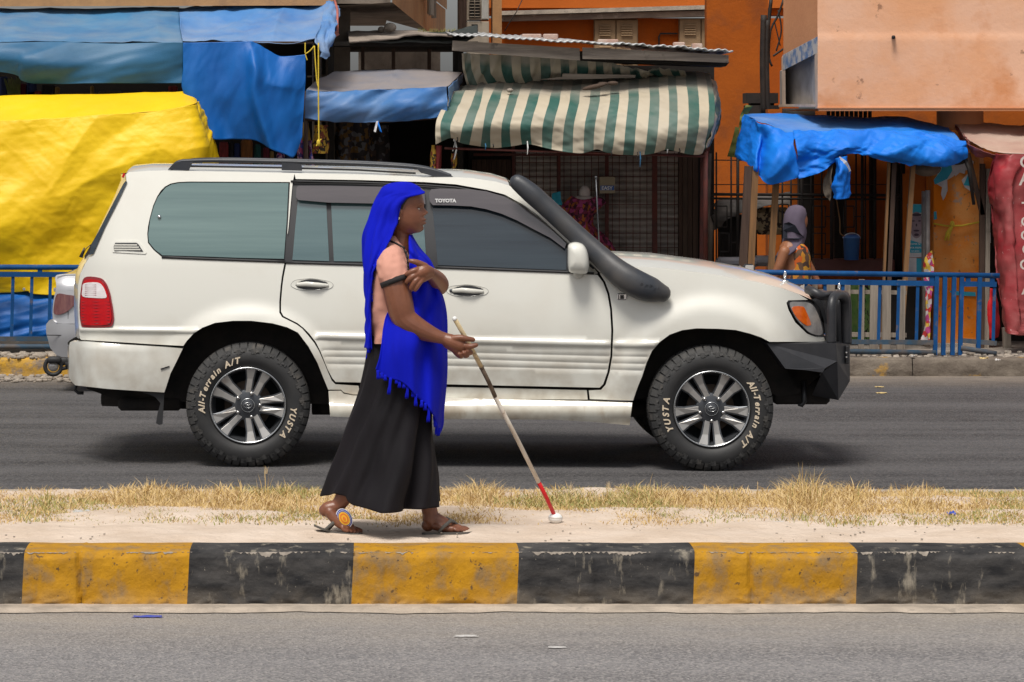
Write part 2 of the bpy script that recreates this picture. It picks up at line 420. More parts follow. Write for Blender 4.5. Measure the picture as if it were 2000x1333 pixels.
# rubble and dust in the far gutter at the left
M['stone'] = mat('stone', (.4, .34, .28), (.22, .19, .16), rough=.9, scale=12, bump=.004, bscale=60)
mb = MB()
for k in range(260):
    x = random.uniform(GX(-60, 28), GX(330, 28)); y = random.uniform(27.7, 28.45); r = random.uniform(.008, .03)
    mb.bbox((x, y, r*.5), (r*2, r*1.6, r), r*.3, Matrix.Rotation(random.uniform(0, 6), 3, 'Z'))
for k in range(180):
    x = random.uniform(GX(-60, 28.7), GX(200, 28.7)); y = random.uniform(28.5, 29.0); r = random.uniform(.01, .045)
    mb.bbox((x, y, .15+r*.4), (r*2, r*1.6, r), r*.3, Matrix.Rotation(random.uniform(0, 6), 3, 'Z'))
o = mb.build('rubble', M['stone']); tag(o, 'loose stones and broken concrete along the roadside kerb', 'rubble', kind='stuff')
# ---------------------------------------------------------------- dry grass
M['g0'] = mat('straw', (.60, .42, .16), (.45, .3, .11), rough=.8, scale=14)
M['g1'] = mat('straw_pale', (.66, .5, .27), (.56, .4, .2), rough=.8, scale=14)
M['g2'] = mat('grass_olive', (.22, .24, .06), (.36, .3, .1), rough=.8, scale=14)
rg = random.Random(3)
vs = []; fs = []; mi = []
def blade(x, y, h, lean, wd, z0=KZ, m=0):
    a = rg.uniform(0, 6.28); dx, dy = math.cos(a)*lean, math.sin(a)*lean
    wx = wd*.5*math.cos(a+1.57+rg.uniform(-.8, .8)); b = len(vs)
    vs.extend([(x-wx, y, z0-.005), (x+wx, y, z0-.005), (x+dx*.4+wx*.7, y+dy*.4, z0+h*.6), (x+dx*.4-wx*.7, y+dy*.4, z0+h*.6), (x+dx, y+dy, z0+h)])
    fs.extend([(b, b+1, b+2, b+3), (b+3, b+2, b+4)]); mi.extend([m, m])
hx = lambda px: GX(px, 16.2)
def dens(x, y):
    px = V+x*F/16.; k = .85+.9*noise.noise(Vector((x*2.1, y*1.4, 5)))
    return clamp(k, .3, 1)
def tall(px):
    b_ = .021+.016*noise.noise(Vector((px*.012, 4, 0)))+.018*noise.noise(Vector((px*.05, 8, 0)))
    for c, s_, a in ((300, 70, .03), (430, 90, .022), (560, 60, .025), (930, 60, .035), (1100, 60, .02), (1420, 80, .022), (1575, 42, .07), (1660, 35, .035), (1790, 50, .03), (1250, 60, .03), (100, 40, .015)):
        b_ += a*math.exp(-((px-c)/s_)**2)
    return max(.02, b_)
for k in range(110000):
    y = 15.22+(1.5)*rg.random()**.8
    x = rg.uniform(-3.4, 4.6); px = V+x*F/y
    edge = smooth(15.22, 15.5, y+.16*noise.noise(Vector((x*2.5, 0, 3))))
    if rg.random() > dens(x, y)*edge: continue
    t_ = tall(px)*(.45+.75*smooth(15.3, 16.4, y))*rg.uniform(.35, 1.25)
    gz = noise.noise(Vector((x*1.1, y*1.2, 20)))
    m = 2 if (gz > .15 and rg.random() < .5) else (1 if rg.random() < .45 else 0)
    blade(x, y, t_*rg.uniform(.3, 1), t_*rg.uniform(.5, 1.9), rg.uniform(.003, .0065), m=m)
for k in range(2600):                       # taller stems
    y = rg.uniform(15.9, 16.65); x = rg.uniform(-3.4, 4.6); px = V+x*F/y
    t_ = tall(px)*rg.uniform(1.0, 2.1)
    if rg.random() < .2 or tall(px) > .07: blade(x, y, t_, t_*rg.uniform(.1, .5), rg.uniform(.003, .005), m=rg.choice([0, 0, 1, 2]))
for (px, h) in ((519, .17), (1480, .07), (1190, .07), (1210, .06), (1695, .08), (940, .09), (965, .08)):
    y = 16.4; x = GX(px, y)
    for q in range(5): blade(x+rg.uniform(-.02, .02), y, h*rg.uniform(.7, 1), h*.2, .005, m=0)
    for q in range(4): blade(x+rg.uniform(-.006, .006), y, .035, .012, .003, z0=KZ+h*.75, m=1)
o = mesh('dry_grass', vs, fs, [M['g0'], M['g1'], M['g2']], None, False, mi=mi); tag(o, 'straw yellow dry grass growing along the sandy median', 'grass', kind='stuff')
mb = MB()
for k in range(600):
    x = rg.uniform(-3.3, 4.5); y = rg.uniform(14.65, 16.6); r = rg.uniform(.002, .006)
    mb.bbox((x, y, KZ+r*.3), (r*2, r*2, r*1.2), r*.4)
o = mb.build('pebbles', M['stone']); tag(o, 'small pebbles scattered over the sandy median', 'pebbles', kind='stuff')
# litter
M['lit_w'] = mat('lit_w', (.62, .6, .58), (.42, .4, .38), rough=.6, scale=30); M['lit_b'] = mat('lit_b', (.05, .09, .45), rough=.4); M['leaf_dry'] = mat('leaf_dry', (.6, .45, .2), rough=.7)
def scrap(px, py, z, sx, sy, m, label, cat='litter', seed=0, h=.012):
    c = PZ(px, py, z); mb = MB()
    mb.grid(lambda u, v: c+Vector(((u-.5)*sx*(1+.3*noise.noise(Vector((v*3, seed, 0)))), (v-.5)*sy, .003+h*abs(noise.noise(Vector((u*3+seed, v*3, 1)))))), 8, 6)
    top(mb, 'dry_leaf' if m == 'leaf_dry' else 'plastic_scrap', M[m], label, 'leaf' if m == 'leaf_dry' else 'plastic scrap', True, loc=c)
scrap(288, 1206, 0, .12, .05, 'lit_b', 'flattened blue plastic scrap lying in the near gutter', h=.006)
scrap(910, 1244, 0, .09, .05, 'lit_w', 'pale flattened scrap on the near road below the yellow kerb length', h=.004)
scrap(1088, 1266, 0, .07, .04, 'lit_w', 'small white scrap on the near road right of the woman with the cane', h=.004)
scrap(1157, 1002, KZ, .06, .05, 'lit_w', 'crumpled clear plastic in the grass just right of the cane tip', seed=3, h=.03)
scrap(1512, 1022, KZ, .1, .06, 'lit_w', 'flat clear plastic bag at the sandy grass edge below the front wheel', seed=5)
scrap(1858, 1006, KZ, .035, .06, 'lit_b', 'blue bottle cap in the dry grass at the right', seed=8, h=.03)
scrap(160, 1002, KZ, .08, .08, 'lit_w', 'white plastic scrap in the grass at the far left of the median', seed=2, h=.02)
scrap(1842, 974, KZ, .07, .05, 'leaf_dry', 'pale dry leaf at the back edge of the median grass', seed=12, h=.02)
scrap(1718, 757, 0, .07, .08, 'leaf_dry', 'upper of two yellow leaves on the far lane before the bull bar', seed=6)
scrap(1722, 769, 0, .08, .08, 'leaf_dry', 'lower of two yellow leaves on the far lane before the bull bar', seed=9)
# ================================================================ WHITE OFF-ROAD CAR
def Yc(px): return F/(317+(px-484)*4/908)
CARY = Yc(900)
M['paint'] = mat('pearl_paint', (.72, .71, .65), rough=.42, coat=.9, spec=.4, crough=.08, d=(.46, .38, .28), dscale=1.4, dlo=.5, dhi=.85, damt=.25, bump=.0004, bscale=2)
M['paint_dirty'] = mat('pearl_paint_dusty', (.68, .655, .57), rough=.5, coat=.6, d=(.42, .31, .2), dscale=9, dst=(1.5, 1, .6), dlo=.55, dhi=.7, damt=.6)
M['black_trim'] = mat('black_trim', (.022, .022, .025), rough=.4)
M['rubber'] = mat('rubber', (.02, .02, .022), rough=.6)
M['under'] = mat('underbody', (.012, .011, .011), (.03, .024, .02), rough=.9, scale=6)
M['gl_rear'] = mat('tinted_glass_rear', (.05, .11, .11), (.13, .21, .20), rough=.05, scale=1.6, st=(.18, 1, 6), lo=.3, hi=.7, spec=1.0, coat=1.0, crough=.02)  # level streaks in the colour imitate reflected bands on the tinted pane
M['gl_mid'] = mat('tinted_glass_mid', (.035, .085, .095), (.085, .15, .155), rough=.05, scale=1.6, st=(.18, 1, 6), lo=.3, hi=.7, spec=.95, coat=1, crough=.02)  # door panes: reflection bands painted into the tint as stretched noise
M['gl_front'] = mat('tinted_glass_front', (.006, .013, .022), (.030, .045, .058), rough=.05, scale=1.5, st=(.18, 1, 6), lo=.3, hi=.7, spec=.6, coat=.5, crough=.02)  # darker tint, with painted streaks standing in for reflections
M['visor'] = mat('smoked_visor', (.06, .05, .055), (.1, .085, .09), rough=.12, scale=1, st=(.3, 1, 4), coat=.8, spec=.7)
M['snorkel'] = mat('snorkel_plastic', (.028, .033, .043), (.034, .038, .047), rough=.42, bump=.0008, bscale=200)
M['bar'] = mat('bull_bar_powdercoat', (.02, .021, .025), (.035, .035, .04), rough=.42, scale=6, bump=.0006, bscale=220, d=(.09, .08, .075), dscale=5, dlo=.55, dhi=.8, damt=.5)
M['chrome'] = mat('chrome', (.75, .75, .76), rough=.12, metal=1)
M['tail_red'] = mat('tail_red', (.55, .002, .006), (.42, .002, .008), rough=.25, coat=.2, spec=.3, scale=14, st=(1, 1, 3)); M['tail_white'] = mat('tail_white', (.72, .66, .66), (.85, .8, .82), rough=.12, coat=1, scale=16, st=(1, 1, 4))
M['tail_dark'] = mat('tail_dark', (.25, .003, .01), rough=.12, coat=1)
M['amber'] = mat('amber', (.85, .16, .01), (.7, .1, .005), rough=.15, coat=1, scale=40)
M['lamp_clear'] = mat('lamp_clear', (.55, .53, .52), (.32, .3, .29), rough=.1, scale=9, coat=1, metal=.4)
M['tyre'] = mat('tyre', (.03, .03, .031), (.052, .05, .048), rough=.75, scale=12, bump=.0015, bscale=50, d=(.14, .12, .1), dscale=10, dlo=.52, dhi=.72, damt=.5)
M['tyre_dark'] = mat('tyre_wall', (.022, .022, .023), (.03, .029, .029), rough=.6, scale=12)
M['letter'] = mat('tyre_lettering', (.72, .6, .45), (.6, .5, .38), rough=.6, scale=50)
M['alloy'] = mat('alloy_machined', (.50, .48, .46), (.62, .60, .57), rough=.42, metal=.85, scale=8, d=(.3, .22, .16), dscale=9, dlo=.55, dhi=.7, damt=.4)
M['alloy_grey'] = mat('alloy_grey', (.085, .09, .1), rough=.35, metal=.6)
M['alloy_lip'] = mat('alloy_lip', (.55, .56, .57), rough=.25, metal=1)
M['brake'] = mat('brake_disc', (.12, .085, .06), (.05, .04, .035), rough=.6, metal=.4, scale=9)
M['nut'] = mat('nut_chrome', (.5, .48, .46), rough=.2, metal=1)
def road_dust(m, z0, z1, amt):
    t = m.node_tree; b = t.nodes['Principled BSDF']; L = t.links.new; src = b.inputs['Base Color'].links[0].from_socket
    g = N(t, 'ShaderNodeNewGeometry'); sp = N(t, 'ShaderNodeSeparateXYZ'); L(g.outputs['Position'], sp.inputs[0])
    r = N(t, 'ShaderNodeMapRange'); r.inputs[1].default_value = z0; r.inputs[2].default_value = z1; L(sp.outputs['Z'], r.inputs[0])
    n = N(t, 'ShaderNodeTexNoise'); n.inputs['Scale'].default_value = 7; n.inputs['Detail'].default_value = 9; L(g.outputs['Position'], n.inputs['Vector'])
    r2 = N(t, 'ShaderNodeMapRange'); r2.inputs[1].default_value = .35; r2.inputs[2].default_value = .7; r2.inputs[4].default_value = amt; L(n.outputs['Fac'], r2.inputs[0])
    mu = N(t, 'ShaderNodeMath'); mu.operation = 'MULTIPLY'; L(r.outputs[0], mu.inputs[0]); L(r2.outputs[0], mu.inputs[1])
    x = N(t, 'ShaderNodeMix'); x.data_type = 'RGBA'; L(mu.outputs[0], x.inputs[0]); L(src, x.inputs[6]); x.inputs[7].default_value = (.36, .29, .21, 1); L(x.outputs[2], b.inputs['Base Color'])
road_dust(M['kerb_y'], .09, -.02, .8); road_dust(M['kerb_k'], .10, -.03, .6); road_dust(M['paint'], .95, .42, .75); road_dust(M['paint_dirty'], .6, .3, .9); road_dust(M['snorkel'], 2.2, 1.0, .16)
car = thing('off_road_car', 'large white four-wheel-drive car with black snorkel and bull bar driving right behind the woman', 'car', (GX(940, CARY), CARY+.95, 0))
BAND = 1.0
def D(px, py):                      # how far in from the widest point of the body
    d = .03
    if py < 650: d += .045*clamp((650-py)/140)**1.6
    if py < 512: d += .155*((512-py)/158)**1.12
    if py > 670: d += .05*clamp((py-670)/110)**1.3
    for cx, cy, rx, ry in ((484, 800, 205, 216), (1385, 805, 215, 240)):
        r = math.hypot((px-cx)/rx, (py-cy)/ry)
        d -= .038*smooth(1.0, .80, r)*(1 if py < 790 else 1)*clamp((py-500)/60)
    if px < 245: d += .17*((245-px)/95)**2.2
    if px > 1490: d += .30*(clamp((px-1490)/125))**2.1
    return d
def CP(px, py, d=None, off=0.):
    if d is None: d = D(px, py)
    return P(px, py, Yc(px)+d+off)
def resample(poly, step, closed=True):
    out = []; n = len(poly)
    for i in range(n if closed else n-1):
        a, b = poly[i], poly[(i+1) % n]; L = math.hypot(b[0]-a[0], b[1]-a[1]); k = max(1, int(L/step))
        out += [(lerp(a[0], b[0], j/k), lerp(a[1], b[1], j/k)) for j in range(k)]
    if not closed: out.append(poly[-1])
    return out
def sm_poly(pts, n=6):              # smooth closed outline
    out = []; m = len(pts)
    for i in range(m):
        a, b, c, d = [Vector(pts[(i+k-1) % m]) for k in range(4)]
        for j in range(n):
            f = j/n; q = (b*2+(c-a)*f+(a*2-b*5+c*4-d)*f*f+(b*3-a-c*3+d)*f*f*f)*.5; out.append((q.x, q.y))
    return out
def inside(poly, x, y):
    r = False; n = len(poly); j = n-1
    for i in range(n):
        xi, yi = poly[i]; xj, yj = poly[j]
        if (yi > y) != (yj > y) and x < (xj-xi)*(y-yi)/(yj-yi)+xi: r = not r
        j = i
    return r
def tri_panel(poly, step=9, hole=None, grooves=None, bstep=6):
    b = resample(poly, bstep); pts = list(b); n = len(b)
    edges = [(i, (i+1) % n) for i in range(n)]; faces = [list(range(n))]
    if hole:
        h = resample(hole, bstep); k = len(pts); pts += h; edges += [(k+i, k+(i+1) % len(h)) for i in range(len(h))]
    gset = {}
    for g in (grooves or []):
        line = resample(g[0], 8, False)
        for off, dd in ((-1.6, 0), (0, g[1]), (1.6, 0)) if g[1] > 0 else ((0, 0), (1.5, g[1]), (g[2]-1.5, g[1]), (g[2], 0)):
            k = len(pts); ll = [(x, y+off) for x, y in line]; pts += ll
            for i in range(len(ll)): gset[k+i] = dd
            edges += [(k+i, k+i+1) for i in range(len(ll)-1)]
    x0, x1 = min(p[0] for p in poly), max(p[0] for p in poly); y0, y1 = min(p[1] for p in poly), max(p[1] for p in poly)
    gl = [(p[0], p[1]) for i, p in enumerate(pts) if i in gset]
    bnd = list(pts[:n])+([] if not hole else pts[n:n+len(h)]); lim = (step*.55)**2
    ys = y0+step/2; row = 0
    while ys < y1:
        xs = x0+(step/2 if row % 2 else 0)+.3
        while xs < x1:
            if inside(poly, xs, ys) and not (hole and inside(hole, xs, ys)):
                if not any(abs(ys-gy) < 4 and abs(xs-gx) < 8 for gx, gy in gl) and not any((xs-gx)**2+(ys-gy)**2 < lim for gx, gy in bnd): pts.append((xs, ys))
            xs += step
        ys += step*.87; row += 1
    r = geometry.delaunay_2d_cdt([Vector(p) for p in pts], edges, [], 0, 1e-5, True)
    V2, T, orig = r[0], r[2], r[3]
    keep = []
    for t in T:
        cx = sum(V2[i].x for i in t)/len(t); cy = sum(V2[i].y for i in t)/len(t)
        a_, b_, c_ = [V2[i] for i in t[:3]]; ar = abs((b_-a_).cross(c_-a_)); lm = max((b_-a_).length, (c_-b_).length, (a_-c_).length)
        if ar/lm > .9 and inside(poly, cx, cy) and not (hole and inside(hole, cx, cy)): keep.append(tuple(t))
    dv = [0]*len(V2)
    for i, o in enumerate(orig):
        for k in o:
            if k in gset: dv[i] = gset[k]
    return V2, keep, dv, orig, len(b)
def panel(name, poly, m, parent=None, off=0., hole=None, grooves=None, step=9, lip=.012, fd=None, both=True, bstep=6):
    parent = parent or car
    V2, T, dv, orig, nb = tri_panel(poly, step, hole, grooves, bstep)
    fd = fd or D
    vs = [P(p.x, p.y, Yc(p.x)+fd(p.x, p.y)+off+dv[i]) for i, p in enumerate(V2)]
    mb = MB(); mb.add(vs, T)
    # turned-in edges
    from collections import defaultdict
    ec = defaultdict(int)
    for t in T:
        for i in range(len(t)): ec[tuple(sorted((t[i], t[(i+1) % len(t)])))] += 1
    be = [e for e, c in ec.items() if c == 1]
    o = mesh(name, mb.v, mb.f, m, parent, True)
    bm = bmesh.new(); bm.from_mesh(o.data)
    bmesh.ops.recalc_face_normals(bm, faces=bm.faces)
    if sum(f.normal.y for f in bm.faces) > 0: bmesh.ops.reverse_faces(bm, faces=bm.faces)
    bed = [e for e in bm.edges if e.is_boundary]
    r = bmesh.ops.extrude_edge_only(bm, edges=bed)
    for v in [g for g in r['geom'] if isinstance(g, bmesh.types.BMVert)]: v.co.y += lip
    for e in bed: e.smooth = False
    bm.to_mesh(o.data); bm.free()
    if both:                         # same panel on the far flank
        q = bpy.data.meshes.new(name); me2 = o.data.copy(); oy = rootloc(parent).y
        for v in me2.vertices:
            x = v.co.x+rootloc(parent).x; yn = Yc(V+x*F/CARY)
            v.co.y = 2*(yn+.97)-(v.co.y+oy)-oy
        me2.flip_normals(); o2 = bpy.data.objects.new(name, me2); link(o2, parent)
    return o
# ---- outlines in picture pixels
arch_r = [(357, 678), (365, 666), (378, 652), (395, 640.5), (420, 631), (455, 627), (490.6, 627), (532.6, 632), (560.6, 639.5), (582, 650), (603, 678), (620, 709), (631, 737), (641, 772)]
arch_f = [(1236, 785), (1240, 772), (1246, 755), (1254, 736), (1262.6, 709.6), (1273.5, 685.7), (1289, 668), (1308, 654), (1332, 645.4), (1360.5, 641.7), (1404, 642.6), (1437, 645), (1465, 652), (1487, 659.6), (1501, 669)]
gut = [(300, 353), (370, 352), (568, 353), (700, 356), (828, 361), (890, 365.5), (950, 376), (986, 385), (1049, 424), (1109, 478), (1160, 524), (1170, 534)]
win = sm_poly([(287.5, 458), (292, 428), (299, 402), (307, 383), (320, 365), (346, 356), (370, 354.6)], 4)
win = [(287.5, 458), (289, 443), (292, 428), (299, 402), (307, 384), (314, 373), (322, 365), (333, 359), (348, 356), (370, 355), (566.5, 356), (563, 430), (557.5, 510.5), (470, 508), (400, 505.5), (316, 502.5), (300, 489), (289, 475)]
qp = [(247, 354), (246, 341), (252, 336.5), (290, 334), (330, 333), (400, 335), (480, 336.5), (575.5, 338.5), (571.5, 357), (564, 440), (555.5, 514), (550.5, 540), (548, 560), (545.5, 590), (545.5, 611), (551, 620), (566, 627.5), (579, 634), (590, 642), (601, 654.5), (613.5, 670), (623, 686), (634.5, 712), (641, 728), (648, 744), (655, 751), (700, 754), (703, 771), (690, 771), (672, 767), (665.6, 761.4), (641, 761.4), (631, 737), (620, 709), (603, 678), (582, 650), (560.6, 639.5), (532.6, 632), (490.6, 627), (455, 627), (420, 631), (395, 640.5), (378, 652), (365, 666), (358, 676), (300, 673), (230, 668.5), (158, 664), (155.5, 660), (153.5, 630), (152.5, 600), (152.5, 560), (157, 535), (166, 516), (174, 504), (181, 497), (205, 440), (233, 383)]
flat_gl = lambda px, py: D(px, py)+.006
panel('rear_quarter_panel', qp, M['paint'], hole=win, grooves=[([(158, 639.5), (385, 642.5)], -.009, 9)], step=9)
rd = [(574.5, 357.5), (700, 359.5), (826, 364), (832, 400), (843.5, 510), (849, 560), (853, 640), (853, 700), (849, 750.5), (655.5, 746.5), (649, 739), (640, 722), (626, 687), (617, 669), (604, 652), (593, 641), (581, 631.5), (568, 625), (553.5, 617.5), (549, 609), (549, 590), (551.5, 560), (554, 541), (559.5, 514)]
fdp = [(831.5, 364.5), (890, 368.5), (950, 379), (986, 388), (1049, 427), (1109, 481), (1158, 526), (1168, 537), (1178, 552), (1186.5, 575), (1191.5, 605), (1193.8, 645), (1192.3, 695), (1186.5, 727), (1178, 751), (1171, 757.6), (1000, 754), (852.5, 750.5), (856.5, 700), (856.5, 640), (852.5, 560), (847, 510), (835.5, 400)]
def lowp(poly, yb):                 # split a door at the belt line: keep what lies below
    return poly
belt = lambda x: interp([(540, 513), (560, 514), (700, 518), (850, 524), (1000, 529), (1109, 533.5), (1175, 538)], x)
rd_low = [(559.3, 514.5), (700, 518.5), (844, 524), (849, 560), (853, 640), (853, 700), (849, 750.5), (655.5, 746.5), (649, 739), (640, 722), (626, 687), (617, 669), (604, 652), (593, 641), (581, 631.5), (568, 625), (553.5, 617.5), (549, 609), (549, 590), (551.5, 560), (554, 541)]
fd_low = [(848, 524.2), (1000, 529.5), (1109, 534), (1167, 537.5), (1178, 552), (1186.5, 575), (1191.5, 605), (1193.8, 645), (1192.3, 695), (1186.5, 727), (1178, 751), (1171, 757.6), (1000, 754), (852.5, 750.5), (856.5, 700), (856.5, 640), (852.5, 560)]
rdoor = panel('rear_door', rd_low, M['paint'], grooves=[([(622, 651.5), (847, 658)], -.009, 11), ([(633, 684), (851, 687.5)], .0038), ([(638, 697), (851, 700)], .0038), ([(644, 711), (850, 714)], .0038)])
fdoor = panel('front_door', fd_low, M['paint'], grooves=[([(860, 659), (1190, 667)], -.009, 11), ([(860, 687.7), (1188, 696)], .0038), ([(860, 700), (1187, 710)], .0038), ([(860, 714.3), (1184, 722)], .0038)])
fen = [(1171.5, 535), (1182, 527), (1200, 521), (1225, 520.5), (1300, 524), (1400, 537), (1480, 551), (1530, 564), (1560, 575), (1578, 586), (1540, 587), (1536, 592), (1540, 606), (1553, 630), (1576, 652), (1592, 658), (1609, 659), (1613.6, 668), (1560, 668), (1503, 668), (1487, 659.6), (1465, 652), (1437, 645), (1404, 642.6), (1360.5, 641.7), (1332, 645.4), (1308, 654), (1289, 668), (1273.5, 685.7), (1262.6, 709.6), (1254, 736), (1246, 755), (1240, 772), (1236.5, 783), (1152, 780), (1150, 763), (1174, 762), (1183, 752), (1190.5, 728), (1196, 696), (1198, 645), (1195.5, 604), (1190.5, 574), (1182, 551)]
panel('front_fender', fen, M['paint'], grooves=[([(1201, 667.5), (1285, 668)], -.009, 11), ([(1199, 696.5), (1262, 697)], .0038), ([(1197, 710), (1258, 711)], .0038), ([(1194, 722.5), (1252, 724)], .0038)])
sill = [(706, 754.5), (849, 756), (1000, 759), (1146, 762.5), (1148, 781), (1000, 779.5), (869, 776.5), (706, 771.5)]
panel('sill', sill, M['paint'], off=.01)
# side step
step_ = [(641.5, 764), (665.6, 764), (671.6, 770), (690, 773.5), (720, 774), (869, 778), (1146, 784.5), (1235, 787), (1229.6, 831), (1150, 824), (1080, 820), (869, 819), (689.6, 815.5), (645, 814)]
panel('side_step', step_, M['paint_dirty'], off=-.02, fd=lambda x, y: .05-.035*smooth(778, 800, y)+.03*smooth(806, 828, y), lip=.12)
mb = MB()
pts = [CP(x, y, .008) for x, y in ((869, 797.5), (1000, 799.5), (1100, 802), (1175, 806))]
mb.tube(pts, [.008, .009, .008, .002], 6); pts = [CP(x, y, .008) for x, y in ((700, 796), (869, 797.5))]; mb.tube(pts, [.003, .008], 6)
mb.build('step_tread', M['rubber'], car, True)
# rear bumper
bum = [(135, 676), (136.5, 669.5), (142, 667), (168, 667.5), (230, 672.5), (300, 677), (357, 681), (347, 702), (333, 730), (321, 767), (270, 764), (210, 760), (147, 753), (138, 744), (135, 736)]
def fbum(px, py): return .0+.02*clamp((py-700)/70)**2+.02*smooth(680, 668, py)+.34*clamp((205-px)/72)**2.4
panel('rear_bumper', bum, M['paint'], off=-.005, fd=fbum, lip=.1, step=7)
flap = [(273, 767), (321, 768.5), (319, 800), (317, 829), (311, 830.5), (304.5, 827), (308, 806), (313.6, 788), (303, 776), (290, 770)]
panel('mud_flap', flap, M['rubber'], fd=lambda x, y: .04, lip=.02)
# side glass and black window frames
grn = [(566, 357), (600, 358), (700, 359.5), (828, 363), (890, 367.5), (950, 378), (986, 387), (1049, 427), (1109, 481), (1158, 526), (1167, 537), (1109, 533.5), (1000, 529), (850, 524), (700, 518), (556, 514)]
panel('window_frame', grn, M['black_trim'], off=.014, step=12)
panel('quarter_window_seal', [(284, 458), (296, 398), (318, 361), (348, 352), (568, 353), (560, 515), (312, 507)], M['black_trim'], off=.022, step=12)
def gpane(name, poly, m, off): return panel(name, poly, m, off=off, step=14, lip=.004)
gw = [(289.5, 458), (293.5, 428), (300.5, 403), (308.5, 385), (323.5, 367), (334, 361), (349, 358), (370, 357), (563.5, 358), (560, 430), (554.5, 506), (470, 504), (400, 501.5), (317, 499), (302, 487.5), (291, 474)]
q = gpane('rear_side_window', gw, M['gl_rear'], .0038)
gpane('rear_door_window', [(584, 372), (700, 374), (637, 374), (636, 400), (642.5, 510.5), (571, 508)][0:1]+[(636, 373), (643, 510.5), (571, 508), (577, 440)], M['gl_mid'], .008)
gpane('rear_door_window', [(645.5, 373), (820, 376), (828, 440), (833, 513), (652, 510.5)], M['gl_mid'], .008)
fgl = [(841, 374), (890, 376), (940, 383), (985, 399), (1040, 437), (1080, 466), (1107, 486), (1106, 528), (1000, 524), (855, 518), (848, 440)]
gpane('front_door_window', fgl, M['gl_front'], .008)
# belt rubber
mb = MB()
for ln in ([(316, 504.5), (400, 508), (557, 513.5)], [(559, 515), (700, 519), (846, 523.5)], [(850, 524.5), (1000, 530), (1109, 534), (1160, 536.5)]):
    mb.tube([CP(x, y-2, None, -.002) for x, y in resample(ln, 20, False)], .009, 6)
mb.build('belt_moulding', M['rubber'], car, True)
mb = MB()
mb.tube([CP(x, y, None, -.004) for x, y in resample([(568, 354.5), (700, 357), (828, 362), (890, 366.5), (950, 377), (986, 386), (1020, 406), (1049, 425.5), (1109, 479.5), (1160, 525)], 15, False)], .0075, 6)
mb.build('roof_gutter', M['rubber'], car, True)
# visors
vis = [(582, 363), (640, 363), (760, 365.5), (822, 367), (829, 373), (831, 399), (760, 398.5), (640, 396), (582, 391), (578, 384), (579, 368)]
def fvis(x, y): return D(x, y)-.028+.0
panel('window_visor', vis, M['visor'], fd=fvis, lip=.02, step=8)
vis2 = [(838, 378), (842, 370), (860, 368.5), (920, 370.5), (950, 374), (982, 384), (1025, 405), (1070, 441), (1106, 476), (1103, 486), (1075, 465), (1040, 447), (1010, 431), (980, 418), (950, 409), (920, 403.5), (880, 401.5), (845, 401), (839, 393)]
v2 = panel('window_visor', vis2, M['visor'], fd=fvis, lip=.02, step=8)
mb = MB(); text_on(mb, 'TOYOTA', CP(870.5, 395.5, D(870, 395.5)-.035), (1, 0, 0), (0, .36, 1), .031, bold=.0015, ext=.0008); mb.build('maker_lettering', mat('white_print', (.55, .55, .55)), car)
# pillar strip beside the windscreen
pil = [(828, 351), (890, 347), (940, 351), (985, 361), (1049, 407), (1118, 471), (1151, 503), (1180, 530), (1172, 534), (1160, 522), (1109, 475), (1049, 420), (986, 381), (950, 371.5), (890, 361), (828, 357)]
rfs = [(290, 334), (330, 333), (575, 338.5), (700, 341), (800, 345), (828, 347), (890, 346.5), (920, 348), (968, 355), (995, 363), (1020, 382), (1049, 407.5), (1069, 424), (1118, 472), (1151, 504), (1180, 530), (1172, 533), (1160, 521.5), (1109, 474.5), (1049, 419.5), (1020, 399), (986, 380.5), (950, 371), (890, 360.5), (828, 356), (700, 352), (577.5, 350)]
panel('roof_side_rail', rfs[2:], M['paint'], off=-.003, step=7)
# top skins spanning the car's width
def across(name, m, edge, dz, n=14, sm=True, dX=lambda t: 0.):   # edge: list of (px, py, d)
    mb = MB(); pts = [P(x, y, Yc(x)+d) for x, y, d in edge]; vs = []; k = n+1
    for (x, y, d), p in zip(edge, pts):
        far = 2*(Yc(x)+.97)-p.y
        for j in range(k):
            t = j/n; s_ = 1-abs(2*t-1)**2.6
            vs.append(Vector((p.x+dX(t)*1., lerp(p.y, far, t), p.z+dz*s_)))
    fs = [(i*k+j, i*k+j+1, (i+1)*k+j+1, (i+1)*k+j) for i in range(len(pts)-1) for j in range(n)]
    mb.add(vs, fs); return mb.build(name, m, car, sm)
e = [(246, 341), (252, 337), (290, 334), (400, 334.5), (575, 338), (700, 340.5), (828, 346), (890, 346), (920, 347.5), (968, 354.5), (995, 363)]
across('roof', M['paint'], [(x, y+.5, D(x, y)+.003) for x, y in e], .045)
e = [(997, 364), (1020, 382), (1049, 407), (1118, 471), (1151, 503), (1180, 529)]
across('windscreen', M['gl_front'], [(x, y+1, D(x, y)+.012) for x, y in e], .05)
e = [(1180, 529), (1200, 521.5), (1225, 520.5), (1300, 524), (1400, 537), (1480, 551), (1530, 563.5), (1560, 574.5), (1585, 585)]
across('bonnet', M['paint'], [(x, y+.3, D(x, y)+.004) for x, y in e], .06)
e = [(1585, 585), (1600, 600), (1609, 625), (1613, 668)]
across('grille', M['black_trim'], [(x, y, D(min(x, 1606), y)+.01) for x, y in e], .0, dX=lambda t: .12*(1-abs(2*t-1)**3))
e = [(246, 341), (246, 354), (232, 388), (205, 443), (181, 497), (174, 504), (164, 518), (156, 538), (152.5, 562), (152.5, 610), (155, 662)]
across('tailgate', M['paint'], [(x, y, D(x, y)+.002) for x, y in e], .0, dX=lambda t: -.07*(1-abs(2*t-1)**2.5))
e = [(136, 676), (136, 740)]
across('bumper_face', M['paint'], [(x, y, fbum(x, y)-.003) for x, y in e], .0, dX=lambda t: -.05*(1-abs(2*t-1)**2.5))
